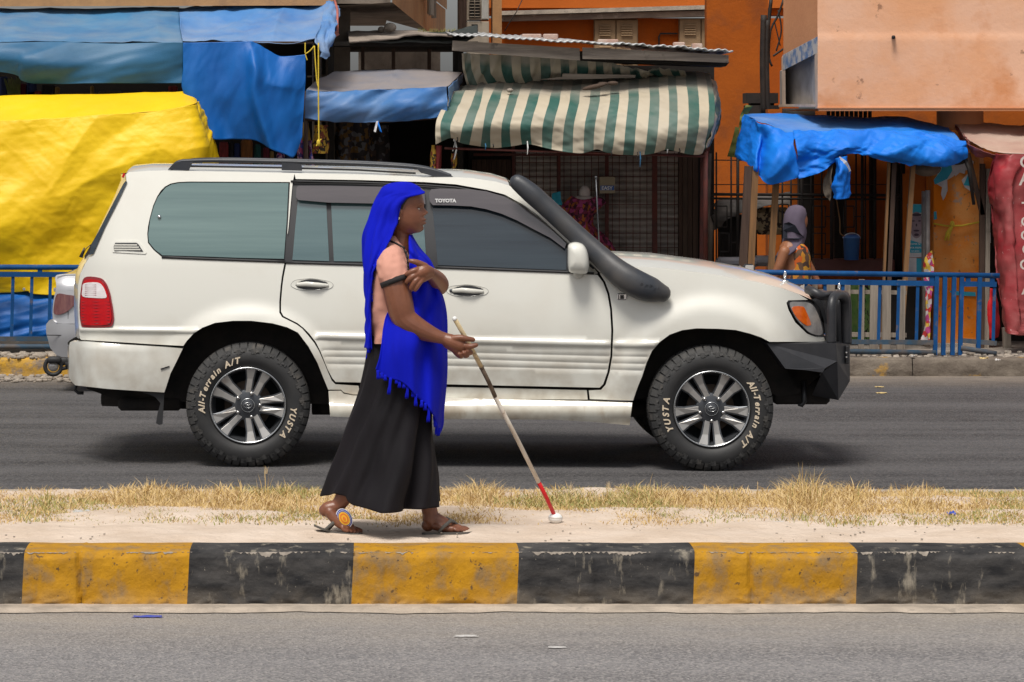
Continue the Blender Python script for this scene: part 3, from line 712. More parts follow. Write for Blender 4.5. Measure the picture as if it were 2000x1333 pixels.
panel('rear_screen', [(241, 359), (246, 353), (248, 356), (232, 390), (205, 443), (182, 496), (174, 499), (178, 480), (210, 418), (234, 372)], M['gl_front'], fd=lambda x, y: D(x, y)-.012, lip=.02, both=False)
# rear glass sticker marks and roof spoiler stub
mb = MB(); mb.tube([CP(240, 347, D(240, 347)), CP(243, 339, D(243, 339))], .008, 6); mb.build('high_brake_lamp', M['tail_red'], car)
# dark body core
mb = MB()
core = [(165, 500), (240, 370), (300, 345), (960, 362), (1150, 512), (1560, 585), (1600, 620), (1606, 700), (1600, 735), (1560, 770), (1520, 775), (1490, 760), (1240, 780), (650, 790), (330, 785), (240, 785), (170, 760)]
cp = [CP(x, y, .33) for x, y in core]; mb.prism(cp, (0, 1.28, 0)); mb.build('underbody', M['under'], car)
mb = MB()
for arch in (arch_r, arch_f):       # wheel-arch liners
    a2 = arch+([(650, 800)] if arch is arch_r else [])
    if arch is arch_f: a2 = [(1232, 820)]+a2+[(1535, 722), (1560, 760)]
    else: a2 = [(322, 765), (345, 704)]+a2
    n_ = len(a2)
    vs = [CP(x, y, max(D(x, y), .0)+.008) for x, y in a2]+[CP(x, y, .42) for x, y in a2]
    mb.add(vs, [(i, i+1, n_+i+1, n_+i) for i in range(n_-1)])
    mb.build('wheel_arch_liner', M['under'], car); mb = MB()
# axles, springs, diff and hanging frame bits
mb = MB()
for cx in (484, 1391):
    c = CP(cx, 800, .5); mb.tube([c, c+Vector((0, .95, 0))], .05, 10); mb.ell(c+Vector((0, .45, 0)), (.15, .13, .15))
mb.tube([CP(610, 795, .5), CP(1300, 800, .5)], .05, 8); mb.tube([CP(610, 795, 1.3), CP(1300, 800, 1.3)], .05, 8)
mb.tube([CP(200, 775, .5), CP(400, 782, .5)], .06, 8); mb.tube([CP(1440, 752, .45), CP(1600, 748, .45)], .07, 8)
mb.bbox(CP(300, 781, .7), (.4, .8, .08), .02); mb.bbox(CP(1560, 762, .5), (.35, .3, .16), .02); mb.bbox(CP(1530, 765, .6), (.2, .5, .1), .02)
mb.bbox(CP(640, 790, .45), (.12, .1, .12), .02)
mb.build('chassis', M['under'], car, True)
mb = MB(); mb.tube([CP(1570, 745, .3), CP(1571, 785, .3), CP(1566, 792, .3), CP(1559, 790, .3)], [.016, .016, .014, .01], 8); mb.build('tow_hook', M['black_trim'], car, True); mb = MB(); mb.tube([CP(149, 752, .4), CP(146, 762, .4), CP(153, 768, .4), CP(163, 768, .4)], .011, 8); mb.build('tow_hook', M['black_trim'], car, True)
# tail lamp
tl = sm_poly([(164.5, 543), (190, 542), (205, 550), (215.5, 574), (222, 614), (221, 631), (212, 639), (166, 640), (157.5, 631), (155, 602), (157.5, 569)], 4)
tlo = panel('tail_lamp', tl, M['tail_dark'], fd=lambda x, y: D(x, y)-.010, lip=.02, step=6)
panel('lamp_lens', sm_poly([(165.5, 548), (188, 547), (201, 553), (211, 576), (217.5, 612), (217, 626), (209, 634.5), (167, 635.5), (160, 627), (158, 602), (160, 570)], 4), M['tail_red'], tlo, fd=lambda x, y: D(x, y)-.0155, lip=.008, step=6, both=False)
panel('reversing_lens', sm_poly([(164, 554), (190, 552), (201, 560), (207, 574), (206, 582.5), (180, 582), (161, 579), (161, 565)], 3), M['tail_white'], tlo, fd=lambda x, y: D(x, y)-.019, lip=.006, step=6, both=False)
mb = MB()
for yy in range(590, 634, 6): mb.tube([CP(160, yy, D(160, yy)-.0165), CP(188, yy, D(188, yy)-.0165), CP(214, yy, D(214, yy)-.0165)], .0022, 4)
for yy in range(557, 580, 4): mb.tube([CP(166, yy, D(166, yy)-.0195), CP(188, yy, D(188, yy)-.0195)], .0018, 4)
mb.build('lens_rib', M['tail_dark'], tlo)
# air vent
vent = [(220, 493), (218, 484), (221, 473), (226, 470.5), (266, 470.5), (272, 473), (286, 494), (284, 496.5)]
vo = panel('air_vent', vent, M['paint'], fd=lambda x, y: D(x, y)-.006, lip=.01, step=6)
mb = MB(); mb.prism([CP(x, y, D(x, y)-.011) for x, y in ((222.5, 489), (222, 482), (225, 474.5), (266, 474.5), (270, 477), (279.5, 491.5))], (0, .004, 0)); mb.build('vent_opening', M['black_trim'], vo)
mb = MB()
for i, yy in enumerate((478.5, 483, 487.5)):
    xr = 270+i*3.2; mb.bar(CP(223, yy, D(223, yy)-.015), CP(xr-2, yy+.3, D(xr, yy)-.015), .009, .006)
mb.build('vent_slat', M['paint'], vo)
# handles
def handle(x0, x1, yc, par, lock):
    poly = sm_poly([(x0, yc), (x0+8, yc-9), (x0+30, yc-12), ((x0+x1)/2, yc-12.5), (x1-25, yc-10.5), (x1-6, yc-6), (x1, yc+1), (x1-8, yc+8), (x1-30, yc+10), (x0+22, yc+10.5), (x0+6, yc+6)], 4)
    po = panel('door_handle', poly, M['black_trim'], par, fd=lambda x, y: D(x, y)-.002, lip=.004, step=6, both=False)
    p2 = [((x-(x0+x1)/2)*.985+(x0+x1)/2, (y-yc)*.95+yc) for x, y in poly]
    panel('handle_cup', p2, M['paint'], po, fd=lambda x, y: D(x, y)-.004+.022*math.exp(-(((x-(x0+x1)/2)/24)**2+((y-yc)/7)**2)**1.5), lip=.004, step=4, both=False)
    mb = MB(); mb.tube([CP(x0+14, yc-1, D(x0, yc)-.012), CP(x0+30, yc-2, D(x0, yc)-.03), CP(x1-30, yc, D(x0, yc)-.03), CP(x1-12, yc+1, D(x0, yc)-.012)], [.012, .015, .015, .011], 10, flat=.6, dome=True); mb.build('handle_grip', M['paint'], po, True)
    if lock: mb = MB(); mb.lathe([(0, -.006), (.009, -.006), (.011, 0)], CP(x0+9, yc-1, D(x0, yc)-.006), n=16); mb.build('door_lock', M['alloy_grey'], po, True)
handle(568, 651, 557, rdoor, False); handle(872, 954, 569, fdoor, True)
# mirror
mb = MB()
mp = sm_poly([(1110, 478), (1123, 473), (1138, 477), (1147, 490), (1151, 512), (1149, 530), (1140, 536), (1115, 533), (1109, 522), (1108.5, 495)], 3)
c0 = Vector((sum(p[0] for p in mp)/len(mp), sum(p[1] for p in mp)/len(mp)))
prs = []
for (k, dd) in ((.86, .115), (.97, .10), (1, .06), (1, -.02), (.97, -.06), (.86, -.095), (.6, -.115), (.25, -.122)):
    prs.append([P(c0.x+(x-c0.x)*k, c0.y+(y-c0.y)*k, Yc(1130)+dd) for x, y in mp])
nn = len(mp); vs = [q for r in prs for q in r]; fs = [(i*nn+j, i*nn+(j+1) % nn, (i+1)*nn+(j+1) % nn, (i+1)*nn+j) for i in range(len(prs)-1) for j in range(nn)]
fs += [tuple(range(nn)), tuple((len(prs)-1)*nn+j for j in range(nn))]
mb.add(vs, fs); mir = mb.build('door_mirror', M['paint'], car, True)
mb = MB(); mb.prism([CP(x, y, .075) for x, y in ((1122, 534), (1150, 512), (1168, 534), (1160, 537), (1124, 538))], (0, .1, 0)); mb.tube([CP(1124, 533, 0), CP(1140, 536, .1)], [.03, .04], 8, flat=.5); mb.build('mirror_foot', M['paint'], mir, True)
mb = MB(); mb.ell(CP(1109, 515, .07), (.055, .02, .07)); mb.build('mirror_shadow_gasket', M['black_trim'], mir, True) if False else None
# far side wing mirror and marker sticks
mb = MB(); c = CP(1462, 527, 1.72); mb.bbox(c, (.085, .05, .075), .02); fm = mb.build('wing_mirror', M['black_trim'], car, True)
mb = MB(); mb.bbox(c+Vector((.004, -.026, .002)), (.055, .008, .055), .003); mb.build('mirror_glass', M['lamp_clear'], fm)
mb = MB(); mb.tube([c+Vector((-.02, 0, -.02)), c+Vector((-.06, 0, .012)), c+Vector((-.11, 0, .005))], [.012, .016, .008], 8); mb.tube([c+Vector((-.06, 0, .01)), c+Vector((-.035, 0, -.05))], .012, 8); mb.build('mirror_arm', M['chrome'], fm, True)
for (px, py, hh, d_) in ((1533.5, 548, 14, .5), (1639, 571, 13, .45)):
    mb = MB(); b_ = P(px, py, Yc(px)+d_); k = Yc(px)/F
    mb.ell(b_+Vector((0, 0, (hh-4)*k)), (.010, .006, .028), 10, 8); mb.tube([b_-Vector((0, 0, .02)), b_+Vector((0, 0, .03))], .006, 6); mb.bbox(b_+Vector((0, 0, -.006)), (.04, .03, .014), .004)
    mb.build('bonnet_marker', M['chrome'], car, True)
# snorkel
path = [(1011, 357, 16, .07), (1024, 367, 18, .065), (1042, 382, 19.5, .06), (1062, 400, 19, .06), (1095, 430, 19, .05), (1135, 467, 19.5, .03), (1175, 503, 21, -.0), (1200, 526, 24, -.025), (1225, 545, 27, -.04), (1252, 559, 27, -.04), (1275, 567, 24, -.03), (1293, 573, 17.5, -.015)]
mb = MB(); pp = []; rr = []
for i in range(61):
    a = cr([Vector((x, y, r)) for x, y, r, d in path], i/60); dd = cr([Vector((d, 0, 0)) for x, y, r, d in path], i/60).x
    pp.append(P(a.x, a.y, Yc(a.x)+dd)); rr.append(a.z*Yc(a.x)/F)
mb.tube(pp, rr, 28, flat=.8, dome=True); snk = mb.build('snorkel', M['snorkel'], car, True)
mb = MB()
for (px, py, q, d_) in ((1224, 548, 'Power', -.108), (1268, 565, 'Ful', -.1)):
    for k, ch in enumerate(q):
        x = px+(k*9.5 if q == 'Power' else k*8)-4; y = 543+(x-1224)*.40
        s_ = interp([(1200, 24), (1225, 27), (1252, 27), (1275, 24), (1293, 17)], x)*Yc(x)/F*.8
        text_on(mb, ch, P(x, y+3, Yc(x)+interp([(1200, -.025), (1252, -.04), (1293, -.015)], x)-s_-.0015), (1, 0, -.42), (.42, 0, 1), .036, bold=.001, shear=.3, ext=.003, center=False)
mb.build('embossed_lettering', M['snorkel'], snk)
# fender badge and antenna
mb = MB(); mb.bbox(CP(1215, 580, D(1215, 580)-.004), (.062, .01, .04), .006); bd = mb.build('fender_badge', M['chrome'], car)
mb = MB(); mb.bbox(CP(1215, 580.5, D(1215, 580)-.01), (.024, .006, .024), .002); mb.bbox(CP(1208.5, 580.5, D(1215, 580)-.01), (.006, .006, .028), .002); mb.build('badge_print', M['black_trim'], bd)
mb = MB(); mb.tube([CP(1170, 478, 1.5), CP(1164, 349, 1.5)], [.005, .004], 8); mb.ell(CP(1164, 347, 1.5), .009, 8, 6); mb.build('antenna', M['alloy_grey'], car, True)
mb = MB(); mb.ell(CP(311, 424, D(311, 424)-.004), (.012, .01, .012), 12, 8); mb.build('window_stud', M['chrome'], car, True)
mb = MB(); mb.tube([CP(178, 478, .35), CP(168, 486, .35), CP(161, 500, .35)], [.003, .003, .003], 6); mb.tube([CP(165, 484, .35), CP(158, 503, .35)], [.004, .014], 6); mb.build('rear_wiper', M['black_trim'], car, True)
# bruise on the bumper
mb = MB(); mb.bar(CP(314, 721.5, -.008), CP(331, 716, -.008), .008, .004); mb.build('bumper_scuff', M['black_trim'], car)
# roof rails
for side in (0, 1):
    ro = None; mb = MB()
    def RP(px, py, side=side):
        d_ = D(min(px, 900), 345)+.03; p = P(px, py, Yc(px)+d_)
        if side: p = Vector((p.x, 2*(Yc(px)+.97)-p.y, p.z))
        return p
    rl = [(336, 329), (343, 321), (352, 316.5), (368, 315), (430, 314), (560, 316.5), (700, 320.5), (790, 325.5), (830, 330), (858, 336.5), (878, 343.5)]
    pts = [cr([Vector((*q, 0)) for q in rl], i/60) for i in range(61)]
    mb.tube([RP(q.x, q.y) for q in pts], .0135, 10, flat=1.1, dome=True); ro = mb.build('roof_rail', M['snorkel'], car, True)
    for poly in ([(328, 332), (336, 323), (346, 317), (378, 316), (373, 324), (369, 333)], [(551, 318), (589, 320), (590, 334), (550, 333)], [(812, 328), (845, 332), (885, 345), (880, 347), (850, 345.5), (822, 338)]):
        mb = MB(); a = [RP(x, y)-Vector((0, .02, 0)) for x, y in poly]; mb.prism(a, (0, .045, 0)); mb.build('rail_foot', M['snorkel'], ro)
    mb = MB(); mb.tube([RP(x, y)+Vector((0, .01, 0)) for x, y in ((372, 325), (551, 328), (700, 332.5), (812, 339))], .007, 6); mb.build('rail_base', M['rubber'], ro)
# headlamp
hlp = sm_poly([(1540, 589), (1560, 587.5), (1579, 589), (1592.5, 599), (1604, 626), (1609.5, 652), (1603, 658), (1592, 656.5), (1577, 649), (1556.5, 627), (1545, 608)], 3)
hlo = panel('headlamp', hlp, M['black_trim'], fd=lambda x, y: D(x, y)-.004, lip=.03, step=7)
hl2 = [((x-1577)*.92+1577, (y-620)*.92+620) for x, y in hlp]
panel('lamp_lens', hl2, M['lamp_clear'], hlo, fd=lambda x, y: D(x, y)-.009, lip=.01, step=7, both=False)
panel('indicator', sm_poly([(1547, 601), (1567, 599), (1574, 607), (1584, 632), (1581, 636), (1574, 635.5), (1557, 621.5)], 3), M['amber'], hlo, fd=lambda x, y: D(x, y)-.013, lip=.008, step=6, both=False)
# bull bar
bb = None
mb = MB()
uf = [(1498, 671), (1633, 671), (1635, 706), (1612, 719), (1606, 728), (1570, 723), (1534, 720.5)]
def bd_(x): return .02+.5*clamp((x-1540)/120)**2
mb.prism([CP(x, y, .012+.1*clamp((x-1540)/100)**2) for x, y in uf], (0, .5, 0))
bb = mb.build('bull_bar', M['bar'], car)
mb = MB()
A = lambda x, y, d: CP(x, y, d)
n0, n1, n2, n3 = A(1633, 671, .10), A(1660, 673, .45), A(1660, 745, .45), A(1635.5, 707, .10)
w0, w1 = A(1606, 727, .07), A(1637.5, 782, .22)
mb.add([n0, n1, n2, n3, w0, w1, A(1586, 773, .3), A(1606, 726, .4)], [(0, 1, 2, 3), (3, 2, 5, 4), (4, 5, 6), (4, 6, 7)])
fy = lambda p: Vector((p.x, 2*(Yc(1640)+.97)-p.y, p.z))
mb.add([n1, n2, w1, fy(n1), fy(n2), fy(w1), fy(n0), fy(n3), fy(w0), n0], [(0, 3, 4, 1), (1, 4, 5, 2), (3, 6, 7, 4), (4, 7, 8, 5), (9, 0, 3, 6)])
mb.build('bumper_front', M['bar'], bb)
mb = MB(); mb.bbox(A(1653.5, 693, .34), (.022, .05, .11), .004); fl = mb.build('fog_lamp_recess', M['black_trim'], bb)
mb = MB()
for yy in (689, 698): mb.bbox(A(1653, yy, .30), (.012, .012, .009), .002)
mb.build('led_lamp', M['chrome'], fl)
def hoop(pts, r, nm='bar_hoop'):
    mb = MB(); q = [A(*p) for p in pts]; q = [cr(q, i/40) for i in range(41)]; mb.tube(q, r, 14); return mb.build(nm, M['bar'], bb, True)
k = Yc(1620)/F
hoop([(1624, 672, .14), (1624, 630, .14), (1624, 596, .15), (1629, 581, .2), (1640, 576, .32), (1649, 583, .42), (1651, 600, .45), (1652, 640, .46), (1653, 673, .46)], 9.3*k)
hoop([(1640, 672, .62), (1640, 610, .62), (1642, 585, .64), (1648, 578, .75), (1652, 590, .85), (1653, 620, .86), (1653, 672, .86)], 11*k)
hoop([(1646, 582, .4), (1648, 580, .8), (1648, 580, 1.3)], 9*k)
hoop([(1578, 566, .25), (1590, 571, .2), (1604, 578, .2), (1618, 577, .3), (1645, 578, .4)], 9*k)
mb = MB(); mb.bbox(A(1610, 600, .5), (.09, .3, .2), .03); mb.build('bar_infill', M['bar'], bb)
# ---- wheels
def wheel(cx, cy, rad_px, ang, txt, steer=0.):
    k = Yc(cx)/F; Rt = rad_px*k; Rr = 75.3*k; wd = .27
    c = P(cx, cy, Yc(cx)); c = Vector((c.x, Yc(cx)-.005, Rt-.002))
    w_ = MB(); Y0 = 0.
    prof = [(Rr*.99, .045), (Rr*1.0, .01), (Rr*1.03, -.0), (Rr*1.15, -.013), (Rt*.76, -.016), (Rt*.84, -.013), (Rt*.90, -.002), (Rt*.95, .018), (Rt*.975, .045), (Rt*.98, .10), (Rt*.98, wd-.10), (Rt*.975, wd-.045), (Rt*.95, wd-.018), (Rt*.84, wd+.01), (Rr, wd-.02)]
    w_.lathe(prof, c, n=96)
    wo = w_.build('wheel', M['tyre_dark'], car, True)
    # tread: shoulder lugs and centre blocks
    mb = MB(); n = 46
    def q(r, a, y): return c+Vector((r*math.cos(a), y, r*math.sin(a)))
    for i in range(n):
        a = 2*math.pi*i/n; da = 2*math.pi/n*.40; ext = .0 if i % 2 else .03
        for sgn in (0, 1):
            yy = (lambda y: y) if not sgn else (lambda y: wd-y)
            L = [(Rt*(.885-ext), -.010), (Rt*.93, -.001), (Rt*.985, .022), (Rt*1.0, .05), (Rt*1.0, .085)]
            vs = []; 
            for (r, y) in L:
                sk = .02*(y > .06)
                vs += [q(r, a-da+sk, yy(y)), q(r, a+da+sk, yy(y))]
            Lb = [(Rt*.88, .01), (Rt*.93, .03), (Rt*.955, .05), (Rt*.965, .06), (Rt*.965, .085)]
            for (r, y) in Lb: vs += [q(r, a-da*1.1, yy(y)), q(r, a+da*1.1, yy(y))]
            fs = []
            for j in range(4):
                fs += [(2*j, 2*j+1, 2*j+3, 2*j+2), (2*j, 2*j+2, 12+2*j, 10+2*j), (2*j+1, 11+2*j, 13+2*j, 2*j+3)]
            fs += [(0, 10, 11, 1), (8, 9, 19, 18)]
            mb.add(vs, fs)
        for y0 in (.1, .145):
            sk = .03*(1 if y0 > .12 else -1)
            vs = [q(r, a+s_*da*.95+sk+.06*(y-y0), y) for r in (Rt*.965, Rt*.999) for y in (y0, y0+.035) for s_ in (-1, 1)]
            mb.add(vs, [(4, 5, 7, 6), (0, 4, 6, 2), (1, 3, 7, 5), (0, 1, 5, 4), (2, 6, 7, 3)])
    tr = mb.build('tread', M['tyre'], wo); tr['kind'] = 'stuff'; smang(tr, 30)
    # raised side-biter pattern on the sidewall edge
    mb = MB()
    for i in range(23):
        a = 2*math.pi*(i+.25)/23
        for (a0, a1, r0, r1) in ((-.085, .0, .865, .90), (-.02, .075, .835, .905)):
            n4 = 4; vs = []
            for j in range(n4+1):
                aa = a+lerp(a0, a1, j/n4)
                vs += [q(Rt*r0+.004*math.sin(j*2.1+i), aa, -.0165), q(Rt*r1, aa, -.010)]
            vs += [v+Vector((0, .012, 0)) for v in vs]; m_ = 2*(n4+1)
            fs = [(2*j, 2*j+1, 2*j+3, 2*j+2) for j in range(n4)]+[(2*j, 2*j+2, m_+2*j+2, m_+2*j) for j in range(n4)]+[(0, m_, m_+1, 1), (2*n4, 2*n4+1, m_+2*n4+1, m_+2*n4)]
            mb.add(vs, fs)
    mb.build('sidewall_lug', M['tyre'], wo)['kind'] = 'stuff'
    # lettering
    for (t_, a0, a1) in txt:
        adv = {'l': .45, 'i': .45, '-': .55, 'A': 1.15, 'T': 1.0, '/': .8, ' ': .55, 'r': .62, 'Y': 1, 'U': 1.1, 'S': 1, 'e': .9, 'a': .9, 'n': .9}
        tot = sum(adv.get(x, 1) for x in t_); pos = 0
        for ch in t_:
            wd_ = adv.get(ch, 1); aa = R(lerp(a0, a1, (pos+wd_/2)/tot)); pos += wd_
            if ch == ' ': continue
            rad = Vector((math.cos(aa), 0, math.sin(aa))); tan = Vector((math.sin(aa), 0, -math.cos(aa)))
            mb = MB(); text_on(mb, ch, c+rad*Rt*.695+Vector((0, -.0185, 0)), tan, rad, .052 if ch.isupper() or ch == 'l' else .05, bold=.0018, shear=.25, ext=.0012); mb.build('raised_letter', M['letter'], wo)
    # rim
    mb = MB(); mb.lathe([(Rr*.93, .012), (Rr*.955, -.004), (Rr*.985, -.008), (Rr*1.0, .002), (Rr*1.005, .012)], c, n=72); mb.build('rim_lip', M['alloy_lip'], wo, True)
    mb = MB(); mb.lathe([(Rr*.95, .01), (Rr*.90, .035), (Rr*.86, .07), (Rr*.84, .17), (Rr*.3, .175)], c, n=48); mb.build('rim_barrel', M['alloy_grey'], wo, True)
    mb = MB(); mb.lathe([(0, .088), (Rr*.62, .088), (Rr*.62, .1), (Rr*.3, .1)], c, n=36); mb.lathe([(0, .05), (Rr*.33, .05), (Rr*.34, .09)], c, n=24); mb.build('brake_disc', M['brake'], wo, True)
    sd = MB(); fc = MB()
    for i in range(5):
        th = ang+72*i
        for s_ in (-1, 1):
            a = Vector((math.cos(R(th+s_*9)), 0, math.sin(R(th+s_*9))))*Rr*.27; b = Vector((math.cos(R(th+s_*23)), 0, math.sin(R(th+s_*23))))*Rr*.955
            d = (b-a).normalized(); nrm = Vector((-d.z, 0, d.x))*s_
            m1 = a.lerp(b, .62)
            out = [(a-nrm*.03*Rr, 0), (a+nrm*.10*Rr, 0), (m1+nrm*.10*Rr, 0), (b+nrm*.12*Rr, 0), (b-nrm*.12*Rr, 0), (m1-nrm*.05*Rr, 0)]
            out = [o_[0] for o_ in out]
            dp = lambda v: .016+.012*clamp(1-v.length/Rr)-(.010 if v.length > .8*Rr else 0)
            fpts = [c+v*.995+Vector((0, dp(v), 0)) for v in out]
            gpts = [c+v+(v-(a+b)*.5).normalized()*.0+nrm*(0)+Vector((0, dp(v)+.004, 0)) for v in out]
            cen = sum(out, Vector())/6
            g2 = [c+v+Vector((0, dp(v)+.003, 0)) for v in out]
            # dark flank slightly wider than the machined face
            wide = []
            for v in out:
                off = (v-a).dot(nrm); wide.append(c+v+nrm*(.035*Rr if off > .02*Rr else -.035*Rr)*1+Vector((0, dp(v)+.005, 0)))
            if s_ > 0: pass
            sd.prism(wide, (0, .045, 0)); fc = MB(); fc.prism(fpts, (0, .01, 0))
            o_ = fc.build('spoke', M['alloy'], wo); bv = o_.modifiers.new('b', 'BEVEL'); bv.width = .0025; bv.segments = 2
    sd.lathe([(Rr*.0, .018), (Rr*.30, .02), (Rr*.40, .03), (Rr*.42, .06)], c, n=40)
    o_ = sd.build('spoke_back', M['alloy_grey'], wo); smang(o_, 40)
    for i in range(5):
        mb = MB(); a = R(ang+36+72*i); p = c+Vector((math.cos(a), 0, math.sin(a)))*Rr*.315
        mb.lathe([(0, -.004), (.009, -.002), (.0125, .004), (.0125, .03)], p, n=14); mb.build('wheel_nut', M['nut'], wo, True)
    mb = MB(); mb.lathe([(0, .004), (Rr*.14, .005), (Rr*.175, .010), (Rr*.185, .02), (Rr*.185, .04)], c, n=32); cp_ = mb.build('hub_cap', M['alloy_grey'], wo, True)
    mb = MB()
    mb.lathe([(Rr*.165, .004), (Rr*.178, .003), (Rr*.182, .010)], c, n=32)
    for (ea, eb, ox, oz) in ((.105, .070, 0, 0), (.035, .066, 0, 0), (.075, .028, 0, .036)):
        mb.tube([c+Vector((ox*Rr+ea*Rr*math.cos(t), .0015, oz*Rr+eb*Rr*math.sin(t))) for t in [2*math.pi*j/24 for j in range(25)]], .0017, 5, caps=False)
    mb.build('hub_emblem', M['alloy_lip'], cp_, True)
    return wo
w_r = wheel(484, 793, 121.5, 36, [('All-Terrain A/T', 191, 98), ('YUSTA', -3, -43)])
w_f = wheel(1390, 799, 122.5, 90, [('All-Terrain A/T', 38, -52), ('YUSTA', 208, 165)])
for src, nm in ((w_r, 'r'), (w_f, 'f')):     # the far pair shares the near pair's meshes
    def cpw(o, par, dy=None):
        if o.name.startswith(('raised_letter', 'spoke', 'rim', 'wheel_nut', 'brake', 'hub', 'sidewall')): return
        c = o.copy(); link(c, par)
        if dy: c.location = Vector(o.location)+Vector((0, dy, 0))
        for ch in o.children: cpw(ch, c)
    cpw(src, car, 1.94-.27)
# tow coupling behind the bumper
mb = MB(); c = P(104, 716, Yc(104)+.5); k = Yc(104)/F
mb.tube([P(104+16*math.cos(t), 716+16*math.sin(t), Yc(104)+.5) for t in [2*math.pi*j/20 for j in range(21)]], 4.2*k, 8, caps=False)
mb.bbox(P(106, 703, Yc(104)+.5), (.09, .07, .04), .01); mb.tube([P(116, 722, Yc(104)+.5), P(150, 714, Yc(104)+.5)], .012, 8); mb.bbox(P(125, 706, Yc(104)+.52), (.08, .05, .05), .01); mb.bar(P(128, 712, Yc(104)+.5), P(160, 712, Yc(104)+.5), .03, .05)
tc = mb.build('tow_coupling', M['rubber'], car, True)
mb = MB(); mb.lathe([(0, -.01), (.03, -.008), (.034, .01)], c, n=20); mb.build('socket_cap', M['lamp_clear'], tc, True)
# ================================================================ WOMAN WITH THE WHITE CANE
YW = 15.0; KW = YW/F
M['skin'] = mat('skin_dark', (.225, .082, .040), (.165, .058, .030), rough=.4, scale=9, bump=.0008, bscale=140, spec=.6)
M['skin_tip'] = mat('nail', (.42, .2, .12), rough=.35)
M['scarf'] = mat('scarf_blue', (.001, .008, .50), (.001, .005, .38), rough=.85, spec=.2, scale=3, st=(3, 1, .6), bump=.0006, bscale=300)
M['shirt'] = mat('shirt_pink', (.66, .33, .25), (.58, .28, .21), rough=.85, scale=4, bump=.0008, bscale=220)
M['skirt'] = mat('skirt_black', (.005, .004, .006), (.009, .007, .010), spec=.25, rough=.75, scale=2, st=(4, 1, .5), bump=.0006, bscale=260)
M['cuff'] = mat('cuff_black', (.015, .012, .013), rough=.8)
M['sandal'] = mat('sandal_rubber', (.10, .095, .085), (.07, .065, .06), rough=.7, scale=20)
M['white'] = mat('white_plain', (.8, .8, .78), rough=.4)
wo_ = thing('person', 'woman in bright blue headscarf, pink shirt and long black skirt walking on the median', 'person', (GX(770, YW), YW, KZ))
def WP(px, py, dy=0.): return P(px, py, YW+dy)
def cone(mb, pts, n=18):            # (px, py, radius px, dy)
    mb.tube([WP(x, y, d) for x, y, r, d in pts], [r*KW for x, y, r, d in pts], n, dome=True)
def cone_s(mb, pts, n=16, k=6):
    q = []
    for i in range((len(pts)-1)*k+1):
        q.append(cr([Vector((p[0], p[1], p[2])) for p in pts], i/((len(pts)-1)*k))); q[-1] = (q[-1].x, q[-1].y, q[-1].z, cr([Vector((p[3], 0, 0)) for p in pts], i/((len(pts)-1)*k)).x)
    cone(mb, q, n)
# ---- head as a displaced surface. f: profile x in px from head centre line at each height
def head(mb, hc, s, front, back, halfw, feats, yaw=0., nu=120, nv=110, tilt=0.):
    y0, y1 = front[0][0], front[-1][0]
    vs = []; fs = []
    rot = Matrix.Rotation(yaw, 3, 'Z')
    for j in range(nv+1):
        py = lerp(y0, y1, j/nv)
        xf, xb, hw = [cr([Vector((t[1], 0, 0)) for t in tb], 0).x if False else interp_s(tb, py) for tb in (front, back, halfw)]
        cx = (xf+xb)/2; rx = (xf-xb)/2
        cap = 1.0
        for i in range(nu):
            a = 2*math.pi*i/nu      # 0 = front (+x); near side is -y
            ca, sa = math.cos(a), math.sin(a)
            ex = 2.25
            rr = (abs(ca)**ex+abs(sa)**ex)**(-1/ex)
            x = rx*ca*rr; y = hw*sa*rr
            aa = (a+math.pi) % (2*math.pi)-math.pi
            for (fy, sy, fa, sa_, amp) in feats:
                for sg in ((-1, 1) if fa else (1,)):
                    g = math.exp(-((py-fy)/sy)**2-((aa-sg*fa)/sa_)**2)
                    x += amp*g*math.cos(fa*sg*.6); y += amp*g*math.sin(fa*sg*.6)
            v = Vector(((cx+x-hc[0])*s, y*s, -(py-hc[1])*s))
            vs.append(v)
    n = nu
    for j in range(nv):
        for i in range(n): fs.append((j*n+i, j*n+(i+1) % n, (j+1)*n+(i+1) % n, (j+1)*n+i))
    fs.append(tuple(range(n))[::-1]); fs.append(tuple(nv*n+i for i in range(n)))
    return [rot @ v for v in vs], fs
def interp_s(tab, x):
    n = len(tab)
    if x <= tab[0][0]: return tab[0][1]
    if x >= tab[-1][0]: return tab[-1][1]
    for i in range(n-1):
        if x <= tab[i+1][0]:
            a, b, c, d = tab[max(i-1, 0)], tab[i], tab[i+1], tab[min(i+2, n-1)]
            h = c[0]-b[0]; t = (x-b[0])/h
            m0 = (c[1]-a[1])/(c[0]-a[0])*h; m1 = (d[1]-b[1])/(d[0]-b[0])*h
            return (2*t**3-3*t*t+1)*b[1]+(t**3-2*t*t+t)*m0+(-2*t**3+3*t*t)*c[1]+(t**3-t*t)*m1
HF = [(358.5, 786), (360, 797), (364, 808), (370, 817), (378, 823), (388, 826.5), (395, 827), (400, 826.6), (405, 825.0), (410, 825.2), (416, 826), (422, 827), (428, 828), (434, 828.4), (440, 827.5), (445, 827), (450, 825), (454, 819), (457, 806), (461, 799)]
HB = [(358.5, 778), (360, 768), (364, 757), (370, 749), (378, 743), (388, 739), (400, 738), (415, 740), (430, 747), (440, 756), (450, 762), (461, 764)]
HW = [(358.5, 4), (360, 13), (364, 21), (370, 27), (378, 31), (388, 33), (400, 34), (412, 34), (424, 33), (434, 31), (444, 27), (452, 22), (457, 19), (461, 18)]
